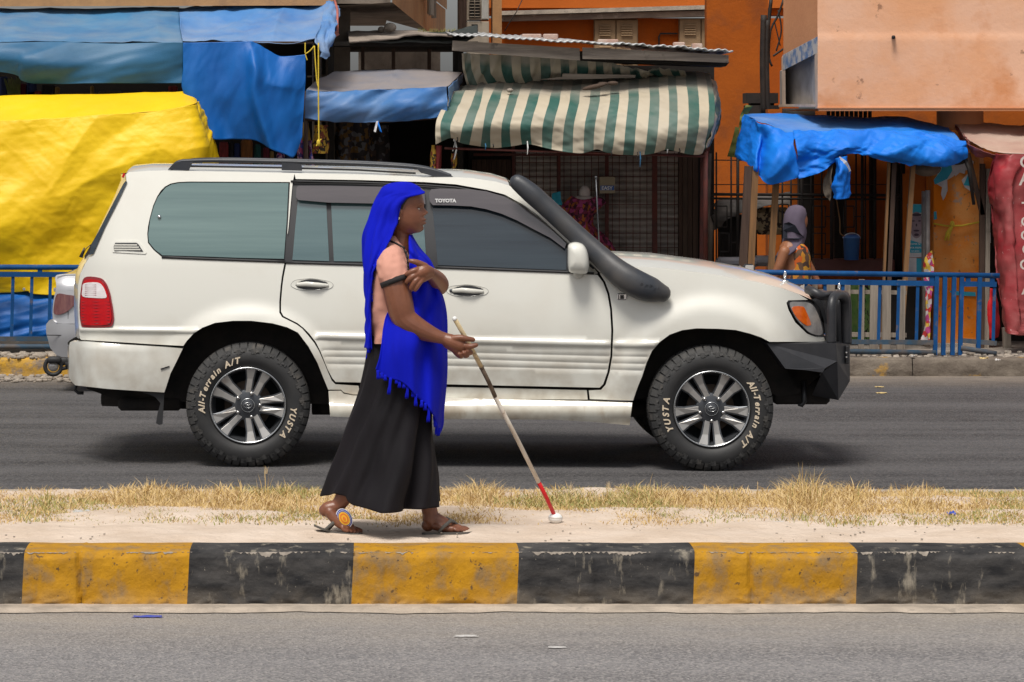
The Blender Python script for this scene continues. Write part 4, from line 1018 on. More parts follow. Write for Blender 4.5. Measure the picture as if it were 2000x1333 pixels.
FE = [(397.5, 5, .42, .26, 2.0),        # brow
      (406, 5, .46, .18, -4.4),       # eye socket
      (403, 8, 0, .16, 2.0), (411, 6, 0, .16, 3.6), (416, 4.6, 0, .23, 8.4), (419, 3.2, .27, .13, 5.0),  # nose bridge, tip, wings
      (429.3, 2.7, 0, .36, 5.2), (436, 2.9, 0, .34, 5.0), (432.4, 1.2, 0, .36, -1.6), (440.5, 2.4, 0, .35, -1.6),
      (449, 5, 0, .38, 1.5), (420, 10, .8, .4, 1.4), (434, 5, .75, .3, .6)]
HC = (790, 410)
hv, hf = head(None, HC, KW, HF, HB, HW, FE, yaw=R(-3))
hcw = WP(*HC)
def body(parts_fn, name, m, parent, vox=.0029, it=2):
    mb = MB(); parts_fn(mb)
    o = mb.build(name, m, parent, True, fixn=False)
    bm = bmesh.new(); bm.from_mesh(o.data); bmesh.ops.recalc_face_normals(bm, faces=bm.faces); bm.to_mesh(o.data); bm.free()
    r = o.modifiers.new('r', 'REMESH'); r.mode = 'VOXEL'; r.voxel_size = vox; r.use_smooth_shade = True
    s_ = o.modifiers.new('s', 'SMOOTH'); s_.factor = .5; s_.iterations = it
    dg = bpy.context.evaluated_depsgraph_get(); me = bpy.data.meshes.new_from_object(o.evaluated_get(dg))
    o.modifiers.clear(); o.data = me; me.polygons.foreach_set('use_smooth', [True]*len(me.polygons)); me.name = name
    return o
def woman_parts(mb):
    mb.add([hcw+v for v in hv], hf)
    cone_s(mb, [(783, 440, 24, 0), (783, 462, 20, 0), (781, 482, 22, 0), (781, 500, 21, 0)])           # neck
    # ear (near side)
    e = WP(780, 417, -.078); mb.ell(e, (.011, .008, .028), 12, 10); mb.ell(e+Vector((.004, -.004, .006)), (.012, .006, .018), 12, 8)
    # torso
    for dy in (-.065, 0, .065):
        cone_s(mb, [(782, 520, 22, dy*.9), (788, 560, 32, dy), (788, 610, 32, dy), (786, 660, 34, dy), (784, 720, 38, dy), (784, 760, 36, dy)], 20, 3)
    # near arm
    cone_s(mb, [(772, 518, 21, -.14), (772, 545, 26.5, -.185), (780, 590, 26.5, -.20), (789, 620, 25, -.20), (806, 636, 23, -.205), (832, 649, 18, -.21), (856, 658, 13, -.215), (870, 662, 11.5, -.215)])
    # hand on the cane: palm, five fingers
    cone_s(mb, [(866, 661, 11.5, -.215), (882, 668, 14.5, -.218), (899, 675, 13.5, -.22)]); cone_s(mb, [(876, 670, 12, -.21), (893, 682, 10.5, -.212)])
    cone_s(mb, [(885, 662, 7.5, -.232), (899, 660, 6.2, -.242), (911, 662, 5.4, -.243), (924, 664, 4.6, -.236)])       # thumb
    cone_s(mb, [(897, 672, 6.4, -.215), (909, 676, 5.9, -.235), (920, 677, 5.4, -.248), (930, 674.5, 4.3, -.246)])      # index
    cone_s(mb, [(898, 680, 6.2, -.20), (911, 687, 5.8, -.205), (919, 689, 5.4, -.225), (914, 686, 4.8, -.24)])
    cone_s(mb, [(894, 685, 6.0, -.20), (904, 693, 5.6, -.208), (912, 694.5, 5.2, -.226), (906, 690, 4.6, -.24)])
    cone_s(mb, [(888, 686, 5.6, -.205), (895, 694, 5.0, -.212), (901, 696.5, 4.6, -.226), (897, 692, 4.2, -.236)])
    # far arm folded across the chest
    cone_s(mb, [(790, 510, 26, .16), (820, 535, 25, .15), (848, 556, 22, .06), (858, 556, 19, .0), (852, 546, 17.5, -.08), (842, 536, 13, -.17), (836, 531, 11.5, -.205)])
    cone_s(mb, [(838, 531, 11.5, -.205), (828, 530, 14, -.225), (819, 534, 12.5, -.233)]); cone_s(mb, [(836, 537, 10, -.21), (824, 544, 9, -.232)])
    cone_s(mb, [(830, 521, 7.5, -.225), (817, 514, 6, -.24), (807, 511, 5, -.245), (801, 510, 4.2, -.243)])                # thumb
    cone_s(mb, [(821, 526, 6.4, -.236), (809, 529, 5.7, -.25), (800, 533, 5.2, -.25), (794, 536, 4.2, -.247)])
    cone_s(mb, [(819, 533, 6.3, -.238), (807, 540, 5.8, -.252), (799, 546, 5.2, -.252), (794, 551, 4.2, -.248)])
    cone_s(mb, [(821, 540, 6.0, -.238), (812, 549, 5.6, -.252), (806, 557, 5.0, -.252), (802.5, 563.5, 4.1, -.248)])
    cone_s(mb, [(826, 545, 5.4, -.236), (819, 554, 5.0, -.248), (814, 562, 4.5, -.249), (811, 567, 3.7, -.246)])
    # legs and feet
    cone_s(mb, [(772, 750, 32, -.05), (735, 850, 31, -.07), (690, 930, 24, -.075), (672, 970, 17, -.08), (657, 992, 13, -.08)])
    cone_s(mb, [(657, 990, 13.5, -.08), (641, 994, 14, -.08), (635, 997, 12.5, -.08)])                               # heel, lifted
    cone_s(mb, [(642, 996, 13, -.08), (658, 1012, 14, -.08), (674, 1024, 13, -.085), (684, 1031, 9.5, -.09)]); cone_s(mb, [(644, 1000, 11, -.095), (660, 1018, 11, -.105), (676, 1030, 9, -.11)])
    for k, (x, y, d) in enumerate(((704, 1037.5, -.06), (699, 1038.5, -.082), (693, 1039, -.10), (686, 1039, -.117), (679, 1038, -.132))):
        cone_s(mb, [(681-k*3, 1031, 6.5-k*.5, -.085-k*.011), (x-7, y-3, 5.2-k*.35, d), (x, y, 4.9-k*.4, d)], 12, 4)
    cone_s(mb, [(785, 740, 40, .07), (812, 850, 32, .06), (826, 930, 24, .05), (835, 975, 17.5, .045), (839, 1000, 15, .04)])
    cone_s(mb, [(840, 998, 15, .04), (841, 1018, 16.5, .04), (836, 1026, 13, .04)])
    cone_s(mb, [(842, 1012, 15.5, .04), (862, 1022, 14.5, .035), (882, 1030, 11, .03), (897, 1033, 8, .025)]); cone_s(mb, [(850, 1027, 9.5, .02), (875, 1033, 8, .0), (892, 1036, 6, -.005)])
    for k, (x, y, d) in enumerate(((913, 1035, .05), (911, 1036.5, .03), (906, 1037, .012), (901, 1037.3, -.004), (895, 1037.5, -.018))):
        cone_s(mb, [(893-k*2, 1032, 6-k*.4, .04-k*.012), (x-6, y-2.5, 5.2-k*.35, d), (x, y, 5-k*.4, d)], 12, 4)
bd = body(woman_parts, 'body', M['skin'], wo_)
# face details
def onhead(px, py, dy): return WP(px, py, dy)
M['eye_w'] = mat('eye_white', (.72, .66, .62), rough=.2); M['eye_d'] = mat('eye_dark', (.008, .005, .004), rough=.1, coat=1); M['lip'] = mat('lip', (.24, .075, .062), rough=.4); M['hair'] = mat('hair_black', (.006, .005, .005), rough=.6)
mb = MB(); mb.ell(WP(817.0, 407.8, -.0405), (.0095, .008, .0062), 14, 10); eb = mb.build('eye', M['eye_w'], wo_, True)
mb = MB(); mb.ell(WP(817.9, 408.2, -.0435), (.0044, .0044, .0042), 10, 8); mb.build('iris', M['eye_d'], eb, True)
mb = MB(); mb.tube([WP(811.5, 408.6, -.044), WP(815, 405.4, -.0475), WP(818.5, 405.6, -.046), WP(821.5, 408.4, -.041)], [.0012, .0026, .0026, .0012], 8); mb.build('eyelid', M['skin'], eb, True)
mb = MB(); mb.tube([WP(811.5, 409, -.0455), WP(815, 406.4, -.0495), WP(818.5, 406.6, -.048), WP(822, 409, -.041)], [.0010, .0018, .0018, .0010], 6); mb.build('eyelash', M['hair'], eb, True)
mb = MB(); mb.tube([WP(808, 399, -.054), WP(814, 396.2, -.050), WP(821, 397.5, -.037), WP(826, 400, -.024)], [.0012, .0030, .0028, .0012], 6, flat=.5); mb.build('eyebrow', M['hair'], wo_, True)
mb = MB(); mb.tube([WP(818.5, 434.2, -.034), WP(824, 430.5, -.024), WP(829.5, 429, -.010), WP(831, 429.4, 0)], [.001, .0034, .004, .0036], 8, flat=.8); mb.tube([WP(818.5, 434.6, -.034), WP(824, 436.3, -.026), WP(829, 436.6, -.012), WP(830.4, 436.4, 0)], [.001, .0036, .0046, .004], 8, flat=.8); mb.build('lips', M['lip'], wo_, True)
mb = MB(); mb.ell(WP(829.5, 421.2, -.013), (.0028, .0016, .0014), 8, 6); mb.build('nostril', M['eye_d'], wo_, True)
mb = MB(); mb.ell(WP(778.5, 427, -.090), (.0062, .005, .0068), 12, 8); mb.build('earring', mat('pearl', (.8, .68, .45), rough=.2, coat=1), wo_, True)
mb = MB(); mb.tube([WP(815, 370, -.035), WP(805, 378, -.062), WP(793, 388, -.074), WP(785, 401, -.079), WP(780, 420, -.077), WP(776, 440, -.066)], [.006, .009, .009, .008, .006, .004], 10); mb.build('hair', M['hair'], wo_, True)
for (x, y, d) in ((795, 535, -.2525), (795, 550.5, -.2535), (803.2, 562.6, -.2535), (811.8, 566, -.251), (802, 510, -.249)):
    mb = MB(); mb.ell(WP(x, y, d+.001), (.0058, .004, .0056), 10, 6); mb.build('fingernail', M['skin_tip'], wo_, True)
# ---- shirt
def ring_loft(mb, rings, n=48):     # rings: list of fn(a)->Vector
    vs = []; fs = []
    for f in rings: vs += [f(2*math.pi*i/n) for i in range(n)]
    for j in range(len(rings)-1):
        for i in range(n): fs.append((j*n+i, j*n+(i+1) % n, (j+1)*n+(i+1) % n, (j+1)*n+i))
    return mb.add(vs, fs)
mb = MB()
tab = [(462, 762, 771, .05), (468, 757, 777, .085), (476, 752, 785, .115), (486, 747, 793, .14), (500, 739, 801, .165), (520, 732, 813, .18), (550, 724, 840, .18), (590, 722, 842, .165), (625, 723, 836, .16), (650, 727, 838, .16), (668, 728, 840, .165)]
rings = []
for j in range(61):
    py = lerp(462, 668, j/60); xl = interp_s([(t[0], t[1]) for t in tab], py); xr = interp_s([(t[0], t[2]) for t in tab], py); hw = interp_s([(t[0], t[3]) for t in tab], py)
    def f(a, py=py, xl=xl, xr=xr, hw=hw):
        cx = (xl+xr)/2; rx = (xr-xl)/2*KW; ca, sa = math.cos(a), math.sin(a); ex = 4.2 if ca < 0 else 2.3; r = (abs(ca)**ex+abs(sa)**ex)**(-1/ex)
        fo = 1+.035*math.sin(a*9+py*.06+2*math.sin(py*.02))*smooth(540, 640, py)+.02*noise.noise(Vector((a*2, py*.03, 1)))
        p = WP(cx, py); return Vector((p.x+rx*ca*r*fo, YW+hw*sa*r*fo, p.z))
    rings.append(f)
ring_loft(mb, rings, 72)
shirt = mb.build('shirt', M['shirt'], wo_, True)
for v in shirt.data.vertices:
    q = v.co; v.co += v.normal*(.014*(.3-abs(noise.noise(Vector((q.x*14+q.z*7, q.y*6, q.z*9-q.x*8)))))+.003*noise.noise(q*32))
mb = MB()
slv = [(770, 497, 19, -.10), (766, 505, 25, -.13), (765, 516, 28.5, -.155), (767.5, 532, 29.5, -.178), (773, 547, 29.6, -.188)]
pts = [cr([Vector((x, y, r)) for x, y, r, d in slv], i/50) for i in range(51)]; dd = [cr([Vector((d, 0, 0)) for x, y, r, d in slv], i/50).x for i in range(51)]
mb.tube([WP(p.x, p.y, d) for p, d in zip(pts, dd)], [p.z*KW for p in pts], 72, caps=False); mb.ell(WP(768, 502, -.10), (.05, .06, .045), 48, 30)
sl_ = mb.build('sleeve', M['shirt'], shirt, True)
for v in sl_.data.vertices:
    q = v.co; nn_ = v.normal; v.co += nn_*(.010*(.3-abs(noise.noise(Vector((q.x*22+q.z*6, q.y*14, q.z*9-q.x*5)))))+.003*noise.noise(q*38))
mb = MB()
dirv = (WP(779, 566, -.19)-WP(768, 536, -.184)).normalized(); ctr = WP(773, 548, -.189); u_ = Vector((0, 1, 0)); u_ = (u_-dirv*u_.dot(dirv)).normalized(); v_ = dirv.cross(u_)
vs = [ctr+(u_*math.cos(t)+v_*math.sin(t))*(29.6+.5*math.sin(t*3))*KW+dirv*k for k in (-.011, .012) for t in [2*math.pi*i/48 for i in range(48)]]
mb.add(vs, [(i, (i+1) % 48, 48+(i+1) % 48, 48+i) for i in range(48)])
solid(mb.build('cuff', M['cuff'], shirt, True), .005)
mb = MB(); mb.tube([WP(760, 470, -.098), WP(775, 476, -.118), WP(788, 484, -.125), (WP(795, 500, -.155)), WP(797, 515, -.178), WP(796, 527, -.19)], [.004, .004, .004, .0045, .0045, .004], 8, flat=.7); tr_ = mb.build('collar_piping', M['cuff'], shirt, True)
for k in range(6):
    a = cr([WP(789, 484, -.13), WP(795, 500, -.16), WP(797, 515, -.183), WP(796, 527, -.195)], k/5); mb = MB(); mb.ell(a, .0062, 8, 6); mb.build('button', M['cuff'], shirt, True)
# ---- skirt with folds
L_ = [(655, 722), (675, 719.5), (703, 716.6), (735, 711), (766, 704), (816, 686), (850, 674), (886, 662), (925, 648), (955, 637), (968, 633)]
R_ = [(655, 838), (675, 845), (703, 848), (735, 846), (766, 843), (791, 840), (830, 842), (860, 844), (900, 850), (923, 853), (955, 856), (985, 858.5)]
HWD = [(655, .16), (700, .185), (800, .205), (900, .23), (985, .25)]
hem = [(-3.1416, 970), (-2.6, 958), (-2.35, 963), (-2.1, 978), (-1.85, 981), (-1.6, 988), (-1.2, 987), (-.7, 985), (-.35, 983), (0, 981), (.8, 978), (1.8, 970), (3.1416, 970)]
def skirt_pt(a, t, off=0.):
    aw = (a+math.pi) % (2*math.pi)-math.pi
    py = lerp(655, interp(hem, aw), t)
    xl, xr, hw = interp_s(L_, py), interp_s(R_, py), interp(HWD, py)
    cx = (xl+xr)/2; rx = (xr-xl)/2*KW; ca, sa = math.cos(a), math.sin(a); ex = 2.3; r = (abs(ca)**ex+abs(sa)**ex)**(-1/ex)
    sw = a+.6*t
    am = .014+.046*t**1.2
    fo = am*(math.sin(sw*5+1.4+1.3*math.sin(sw*2))*.8+.42*math.sin(sw*8+3*t+.5+1.8*math.sin(sw*3+1))+.10*math.sin(sw*19+4+3*t))+.012*noise.noise(Vector((a*3, t*5, 2)))*(.3+t)
    edge = .15+.85*abs(sa)
    x = rx*ca*r; y = hw*sa*r
    nr = Vector((ca, sa, 0)); p = WP(cx, py)
    return Vector((p.x+x, YW+y, p.z))+nr*(fo*(.15+.85*edge)-.0)+nr*off
mb = MB(); n = 220; m_ = 90; vs = [skirt_pt(2*math.pi*i/n, j/m_) for j in range(m_+1) for i in range(n)]
fs = [(j*n+i, j*n+(i+1) % n, (j+1)*n+(i+1) % n, (j+1)*n+i) for j in range(m_) for i in range(n)]
mb.add(vs, fs); sk = mb.build('skirt', M['skirt'], wo_, True); solid(sk, .004)
# ---- headscarf: hood and trailing back
back = [(356, 786), (358, 770), (362, 758), (368, 749), (380, 741), (395, 733.5), (417, 726), (440, 719.5), (466, 715.8), (500, 716), (530, 718.5), (560, 720), (600, 721), (640, 722), (678, 721)]
nearx = [(356, 790), (358, 800), (362, 809), (367, 817), (371, 819), (375, 814), (380, 805), (386, 795), (395, 786), (405, 780), (420, 777), (435, 775.5), (448, 769), (458, 766), (475, 757), (487, 751), (500, 744), (515, 736), (530, 728), (545, 726.5), (560, 724.5), (600, 724), (640, 725), (678, 726)]
hwt = [(356, .02), (360, .045), (368, .065), (380, .082), (400, .094), (430, .100), (466, .125), (500, .15), (540, .16), (680, .13)]
rows = []
NR = 96
for j in range(NR+1):
    py = 356+(680-356)*(j/NR)**1.25
    xb, xn, hw = interp_s(back, py), interp_s(nearx, py), interp_s(hwt, py)
    xfar = lerp(xn+18, xn, smooth(360, 380, py)) if py < 460 else xn
    row = []
    m = 50
    for i in range(m+1):
        u = i/m; a = lerp(-math.pi*.5, math.pi*.5, u)      # -90 near edge, 0 back, 90 far edge
        span = (xn-xb)*KW
        if py < 370: # covers the crown: full ring to the forehead
            a = lerp(-math.pi*.98, math.pi*.98, u); cx = (xn+xb)/2; rx = (xn-xb)/2*KW+.001
            x = GX(cx, YW)-rx*math.cos(a); y = YW+hw*math.sin(a)
        else:
            t_ = smooth(370, 386, py); aF = lerp(-math.pi*.98, -math.pi*.5, t_); a = lerp(aF, -aF, u)
            cxk = lerp((xn+xb)/2, xn, t_); rx = (cxk-xb)*KW
            x = GX(cxk, YW)-rx*math.cos(a)*(1 if True else 1); y = YW+hw*math.sin(a)
            if a > 0: x = lerp(x, GX(cxk, YW)-rx*math.cos(a)*1., 1)
        z = GZ(py, YW)
        fo = .012*math.sin(u*34+py*.03+1.2*math.sin(py*.02))*smooth(390, 470, py)+.005*noise.noise(Vector((u*9, py*.02, 3)))+.0035*math.sin(u*58-py*.05)*smooth(372, 400, py)
        nr = Vector((-math.cos(a), math.sin(a), 0))
        row.append(Vector((x, y, z))+nr*(.006+fo))
    rows.append(row)
mb = MB(); m = 50
vs = [p for r in rows for p in r]; fs = [(j*(m+1)+i, j*(m+1)+i+1, (j+1)*(m+1)+i+1, (j+1)*(m+1)+i) for j in range(NR) for i in range(m)]
mb.add(vs, fs); mb.add([p for p in rows[0]], [tuple(range(m+1))])
sc = mb.build('headscarf', M['scarf'], wo_, True); solid(sc, .004)
# folded brow edge of the scarf
mb = MB(); eg = [rows[j][0] for j in range(0, 60) if True]
mb.tube([WP(819, 367, -.01), WP(818.5, 371, -.03), WP(812, 376, -.056), WP(802, 381.5, -.075), WP(791, 390, -.087), WP(782.5, 401, -.095), WP(778, 418, -.100), WP(776, 436, -.103), WP(770, 449, -.107), WP(764, 462, -.117)], [.003, .0035, .004, .004, .004, .004, .004, .004, .004, .003], 10, flat=.7); mb.build('scarf_edge', M['scarf'], sc, True)
# ---- scarf draped in front, over the far shoulder and across the body
def fr(py, xl, dl, xm, dm, xr, dr):
    return [(xl, py, YW+dl), (xm, py, YW+dm), (xr, py, YW+dr), (xr-4, py+1, YW+dr+.09), (lerp(xm, xr, .4), py+2, YW+.17)]
rws = [fr(459, 799, -.03, 801, -.02, 805, .03), fr(474, 798, -.085, 804, -.075, 813, .02), fr(490, 799, -.13, 809, -.115, 824, .02), fr(508, 800, -.165, 817, -.14, 839, .0),
       fr(530, 800, -.185, 826, -.155, 849, -.02), fr(560, 796, -.185, 832, -.160, 857, -.02), fr(590, 778, -.185, 828, -.165, 866, -.02), fr(612, 757, -.19, 822, -.19, 869, -.02),
       fr(640, 749, -.21, 818, -.215, 870, -.03), fr(675, 745, -.235, 815, -.24, 869.5, -.05),
       [(741, 700, YW-.245), (805, 710, YW-.25), (868, 740, YW-.07), (865, 742, YW+.05), (840, 742, YW+.17)],
       [(734, 722, YW-.245), (757, 738, YW-.252), (780, 744, YW-.255), (798, 757, YW-.255), (814, 776, YW-.25), (833, 792, YW-.23), (849, 817, YW-.17), (857, 848, YW-.10), (864, 836, YW-.03), (866, 815, YW+.03), (855, 800, YW+.1), (838, 800, YW+.16)]]
def dfold(u, v, p):
    fo = .017*math.sin(u*21+v*5+1.4*math.sin(v*4))*smooth(.1, .5, v)+.008*math.sin(u*41+v*3+2*math.sin(v*3))*smooth(.35, .9, v)+.010*noise.noise(Vector((u*5, v*6, 4)))
    dg_ = .009*math.sin((u*1.2-v*1.6)*22)*smooth(.05, .2, v)*smooth(.7, .45, v)
    return Vector((0, -(fo+dg_)*smooth(1.0, .5, u)-.0, 0))
mb = sheet(rws, 90, 110, fold=dfold); dr = mb.build('shawl', M['scarf'], wo_, True); solid(dr, .004)
def tassel(px, py, dy, L, lean, par, w_=.0035, k=3):
    mb = MB()
    for i in range(k):
        q = [WP(px+i*1.2-1.2, py-2, dy), WP(px+i*1.6-1.6+lean*.4, py+L*.45, dy-.006), WP(px+(i-1)*2.4+lean, py+L, dy-.003)]
        q = [cr(q, t/6) for t in range(7)]; mb.tube(q, [w_*1.25, w_*1.3, w_, w_*.8, w_*1.2, w_*1.1, w_*.5], 6)
    mb.build('tassel', M['scarf'], par, True)
for (x, y, L, le, d) in ((738, 726, 15, 1, -.214), (745, 731, 9, 2, -.215), (763, 740, 31, -4, -.22), (752, 735, 9, 1, -.217), (781, 744, 14, -1, -.22), (774, 742, 8, 1, -.22), (797, 753, 26, -3, -.218), (789, 749, 10, 0, -.219), (812, 772, 22, 0, -.212), (806, 767, 9, 1, -.214), (824, 784, 12, -1, -.20), (838, 798, 27, -2, -.17), (831, 790, 12, -1, -.18), (848, 815, 20, 3, -.13), (852, 826, 24, 1, -.11), (858, 838, 14, -3, -.07)):
    tassel(x, y, d-.037, L, le, dr)
for (x, y, L, le, d) in ((727, 535, 12, 1, -.14), (731, 520, 9, 2, -.15), (724, 560, 14, 1, -.13), (725, 578, 12, 0, -.13), (722, 676, 14, -2, -.09), (719, 690, 12, -2, -.06), (723, 668, 12, -1, -.1), (740, 500, 8, 1, -.16)):
    tassel(x, y, d, L, le, sc)
# ---- sandals
def sandal(outline, tilt, dy0, name_pts):
    pass
def sole(pts, wl, wr, th, parent_label=None):
    mb = MB(); n = len(pts); vs = []
    for i, (x, y, w1, w2) in enumerate(pts):
        for (d, z) in ((-w1, 0), (w2, 0), (w2, th), (-w1, th)): vs.append(WP(x, y, d)+Vector((0, 0, z)))
    fs = [(4*i+k, 4*i+(k+1) % 4, 4*(i+1)+(k+1) % 4, 4*(i+1)+k) for i in range(n-1) for k in range(4)]+[(0, 1, 2, 3), tuple(4*(n-1)+k for k in range(4))]
    mb.add(vs, fs); return mb
s1 = sole([(613, 1028.5, .06, -.05), (618, 1031, .10, -.05), (630, 1036, .115, -.04), (650, 1042, .12, -.04), (668, 1045.2, .135, -.035), (686, 1046.5, .15, -.03), (700, 1046.5, .145, -.025), (708, 1046, .11, -.05)], 0, 0, .011).build('sandal', M['sandal'], wo_)
mb = MB()
mb.tube([WP(636, 1034, -.13), WP(648, 1024, -.125), WP(660, 1014, -.112), WP(672, 1012, -.10), WP(684, 1024, -.10), (WP(692, 1036, -.10))], [.006, .008, .008, .008, .006, .004], 8, flat=.5, dome=True)
mb.tube([WP(640, 1036, -.04), WP(655, 1020, -.05), WP(672, 1012, -.09)], .007, 8); mb.build('sandal_strap', M['sandal'], s1, True)
bc = WP(672.5, 1012.5, -.118); rotb = Matrix.Rotation(R(-32), 3, 'Y')
def disc(nm, m, rx, rz, d, par, ox=0, oz=0):
    mb = MB(); n = 28; vs = []
    for dd in (0, -.0022):
        vs += [bc+rotb @ Vector((ox+rx*math.cos(2*math.pi*i/n), 0, oz+rz*math.sin(2*math.pi*i/n)))+Vector((0, -d+dd, 0)) for i in range(n)]
    mb.add(vs, [tuple(range(n)), tuple(range(n, 2*n))]+[(i, (i+1) % n, n+(i+1) % n, n+i) for i in range(n)]); return mb.build(nm, m, par)
M['bd_w'] = mat('bead_white', (.8, .8, .82), rough=.4, bump=.002, bscale=400); M['bd_b'] = mat('bead_blue', (.02, .05, .35), rough=.4, bump=.002, bscale=400); M['bd_y'] = mat('bead_yellow', (.85, .5, .03), rough=.4, bump=.002, bscale=400); M['bd_o'] = mat('bead_orange', (.75, .2, .02), rough=.4, bump=.002, bscale=400)
bdg = disc('beaded_disc', M['bd_w'], .034, .047, 0, s1)
s2 = sole([(824, 1045, .02, .045), (830, 1045, .035, .075), (850, 1045, .035, .085), (875, 1044.8, .045, .085), (900, 1044.5, .055, .09), (914, 1044, .045, .09), (923, 1043, .0, .07)], 0, 0, .011)
s2 = s2.build('sandal', M['sandal'], wo_)
for k, (m_k, rx, rz) in enumerate((('bd_b', .0305, .043), ('bd_w', .0265, .038), ('bd_b', .025, .036), ('bd_y', .0225, .032), ('bd_o', .017, .025), ('bd_y', .011, .017), ('bd_o', .006, .010))):
    disc('bead_ring', M[m_k], rx, rz, .0025*(k+1), s1)
mb = MB()
mb.tube([WP(856, 1040, -.04), WP(868, 1028, -.035), WP(880, 1018, -.012), WP(887, 1019, .012), WP(896, 1027, .03), (WP(906, 1037, .04))], [.006, .008, .008, .008, .006, .004], 8, flat=.5)
mb.tube([WP(862, 1040, .08), WP(870, 1020, .075), WP(872, 1012, .05), WP(884, 1018, .01)], .007, 8); mb.build('sandal_strap', M['sandal'], s2, True)
# ---- the white cane she holds: a thing of its own
M['cane_w'] = mat('cane_cream', (.68, .56, .36), (.5, .38, .2), rough=.5, scale=10, st=(3, 1, 3), d=(.12, .08, .05), dscale=18, dlo=.6, dhi=.66, damt=.6)
M['cane_b'] = mat('cane_bare', (.07, .045, .03), (.13, .09, .06), rough=.5, scale=20); M['cane_p'] = mat('cane_pale', (.66, .62, .55), (.5, .42, .34), rough=.45, scale=12, d=(.25, .16, .1), dscale=16, dlo=.58, dhi=.64)
M['cane_r'] = mat('cane_red', (.6, .008, .012), rough=.4)
def CN(x, y): t = clamp((y-621)/390); return P(x, y, YW-lerp(.232, -.325, t))
cane = thing('white_cane', 'long white cane with red end and ball tip held before the woman', 'cane', CN(1085, 1012))
for nm, a, b, m, r in (('shaft', (888.5, 624), (940, 717), 'cane_w', 4.4), ('shaft', (940, 717.5), (967, 775), 'cane_b', 4.2), ('shaft', (967, 775.5), (1052, 942), 'cane_p', 4.2), ('shaft', (1052, 942.5), (1081.5, 1004), 'cane_r', 4.1)):
    mb = MB(); mb.tube([CN(*a), CN(lerp(a[0], b[0], .5)+1., lerp(a[1], b[1], .5)), CN(*b)], r*KW, 12); mb.build(nm, M[m], cane, True)
mb = MB(); mb.tube([CN(940, 716), CN(941, 719.5)], 4.8*KW, 12); mb.build('joint_ring', M['cane_b'], cane, True)
mb = MB(); mb.ell(CN(888, 623), (4.8*KW, 4.8*KW, 4.8*KW), 12, 8); mb.build('end_cap', M['white'], cane, True)
mb = MB(); mb.ell(CN(1085, 1012.5), (14.5*KW, 13*KW, 11*KW), 24, 16, Matrix.Rotation(R(8), 3, 'Y')); bl = mb.build('ball_tip', M['white'], cane, True)
mb = MB(); c_ = CN(1085, 1012.5); mb.tube([c_+Vector((14.6*KW*math.cos(t), 13.1*KW*math.sin(t), .004)) for t in [2*math.pi*i/30 for i in range(31)]], .0012, 6, caps=False); mb.build('tip_seam', M['cane_p'], bl, True)
# ================================================================ STREET FRONT: BUILDINGS
def pat(name, cols, scale=30, rough=.8, st=(1, 1, 1)):
    m = bpy.data.materials.new(name); m.use_nodes = True; t = m.node_tree; L = t.links.new; b = t.nodes['Principled BSDF']
    g = N(t, 'ShaderNodeNewGeometry'); mp = N(t, 'ShaderNodeMapping'); mp.inputs['Scale'].default_value = st; L(g.outputs['Position'], mp.inputs[0])
    nz = N(t, 'ShaderNodeTexNoise'); nz.inputs['Scale'].default_value = scale*.8; L(mp.outputs[0], nz.inputs['Vector'])
    mxn = N(t, 'ShaderNodeMix'); mxn.data_type = 'VECTOR'; mxn.inputs[0].default_value = .04; L(mp.outputs[0], mxn.inputs[4]); L(nz.outputs['Color'], mxn.inputs[5])
    v = N(t, 'ShaderNodeTexVoronoi'); v.inputs['Scale'].default_value = scale; L(mxn.outputs[1], v.inputs['Vector'])
    bw = N(t, 'ShaderNodeSeparateColor'); L(v.outputs['Color'], bw.inputs[0])
    r = N(t, 'ShaderNodeValToRGB'); r.color_ramp.interpolation = 'CONSTANT'; e = r.color_ramp.elements
    while len(e) < len(cols): e.new(.5)
    for i, c in enumerate(cols): e[i].position = i/len(cols); e[i].color = (*c, 1)
    L(bw.outputs[0], r.inputs[0]); L(r.outputs[0], b.inputs['Base Color']); b.inputs['Roughness'].default_value = rough
    return m
M['orange'] = mat('orange_paint', (.42, .082, .004), (.34, .066, .004), spec=.2, rough=.85, scale=1.2, bump=.004, bscale=25, d=(.22, .07, .02), dscale=1.1, dst=(1.5, 1, .4), dlo=.5, dhi=.8, damt=.6)
M['orange_up'] = mat('orange_paint_upper', (.52, .13, .02), (.45, .11, .016), spec=.2, rough=.85, scale=1.2, bump=.004, bscale=25)
M['orange_wall'] = mat('orange_wall_low', (.44, .11, .012), (.34, .085, .012), spec=.2, rough=.85, scale=2, bump=.005, bscale=20, d=(.16, .06, .03), dscale=2.5, dlo=.5, dhi=.75, damt=.7)
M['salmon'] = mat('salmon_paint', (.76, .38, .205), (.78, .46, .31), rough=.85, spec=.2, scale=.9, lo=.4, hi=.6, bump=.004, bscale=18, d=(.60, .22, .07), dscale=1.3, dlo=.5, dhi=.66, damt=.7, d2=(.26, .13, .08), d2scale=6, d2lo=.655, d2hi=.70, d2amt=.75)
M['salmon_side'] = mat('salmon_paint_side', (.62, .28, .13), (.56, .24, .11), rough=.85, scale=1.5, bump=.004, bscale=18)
M['col'] = mat('column_paint', (.78, .21, .012), (.80, .34, .10), rough=.85, spec=.15, scale=2.2, lo=.42, hi=.6, bump=.006, bscale=40, d=(.4, .34, .3), dscale=5, dlo=.6, dhi=.66, damt=.8, d2=(.25, .12, .06), d2scale=22, d2lo=.62, d2hi=.68)
M['conc'] = mat('concrete_dirty', (.22, .18, .145), (.11, .085, .065), rough=.9, scale=2.5, bump=.006, bscale=25, d=(.04, .032, .026), dscale=2, dst=(2, 1, .5), dlo=.5, dhi=.75)
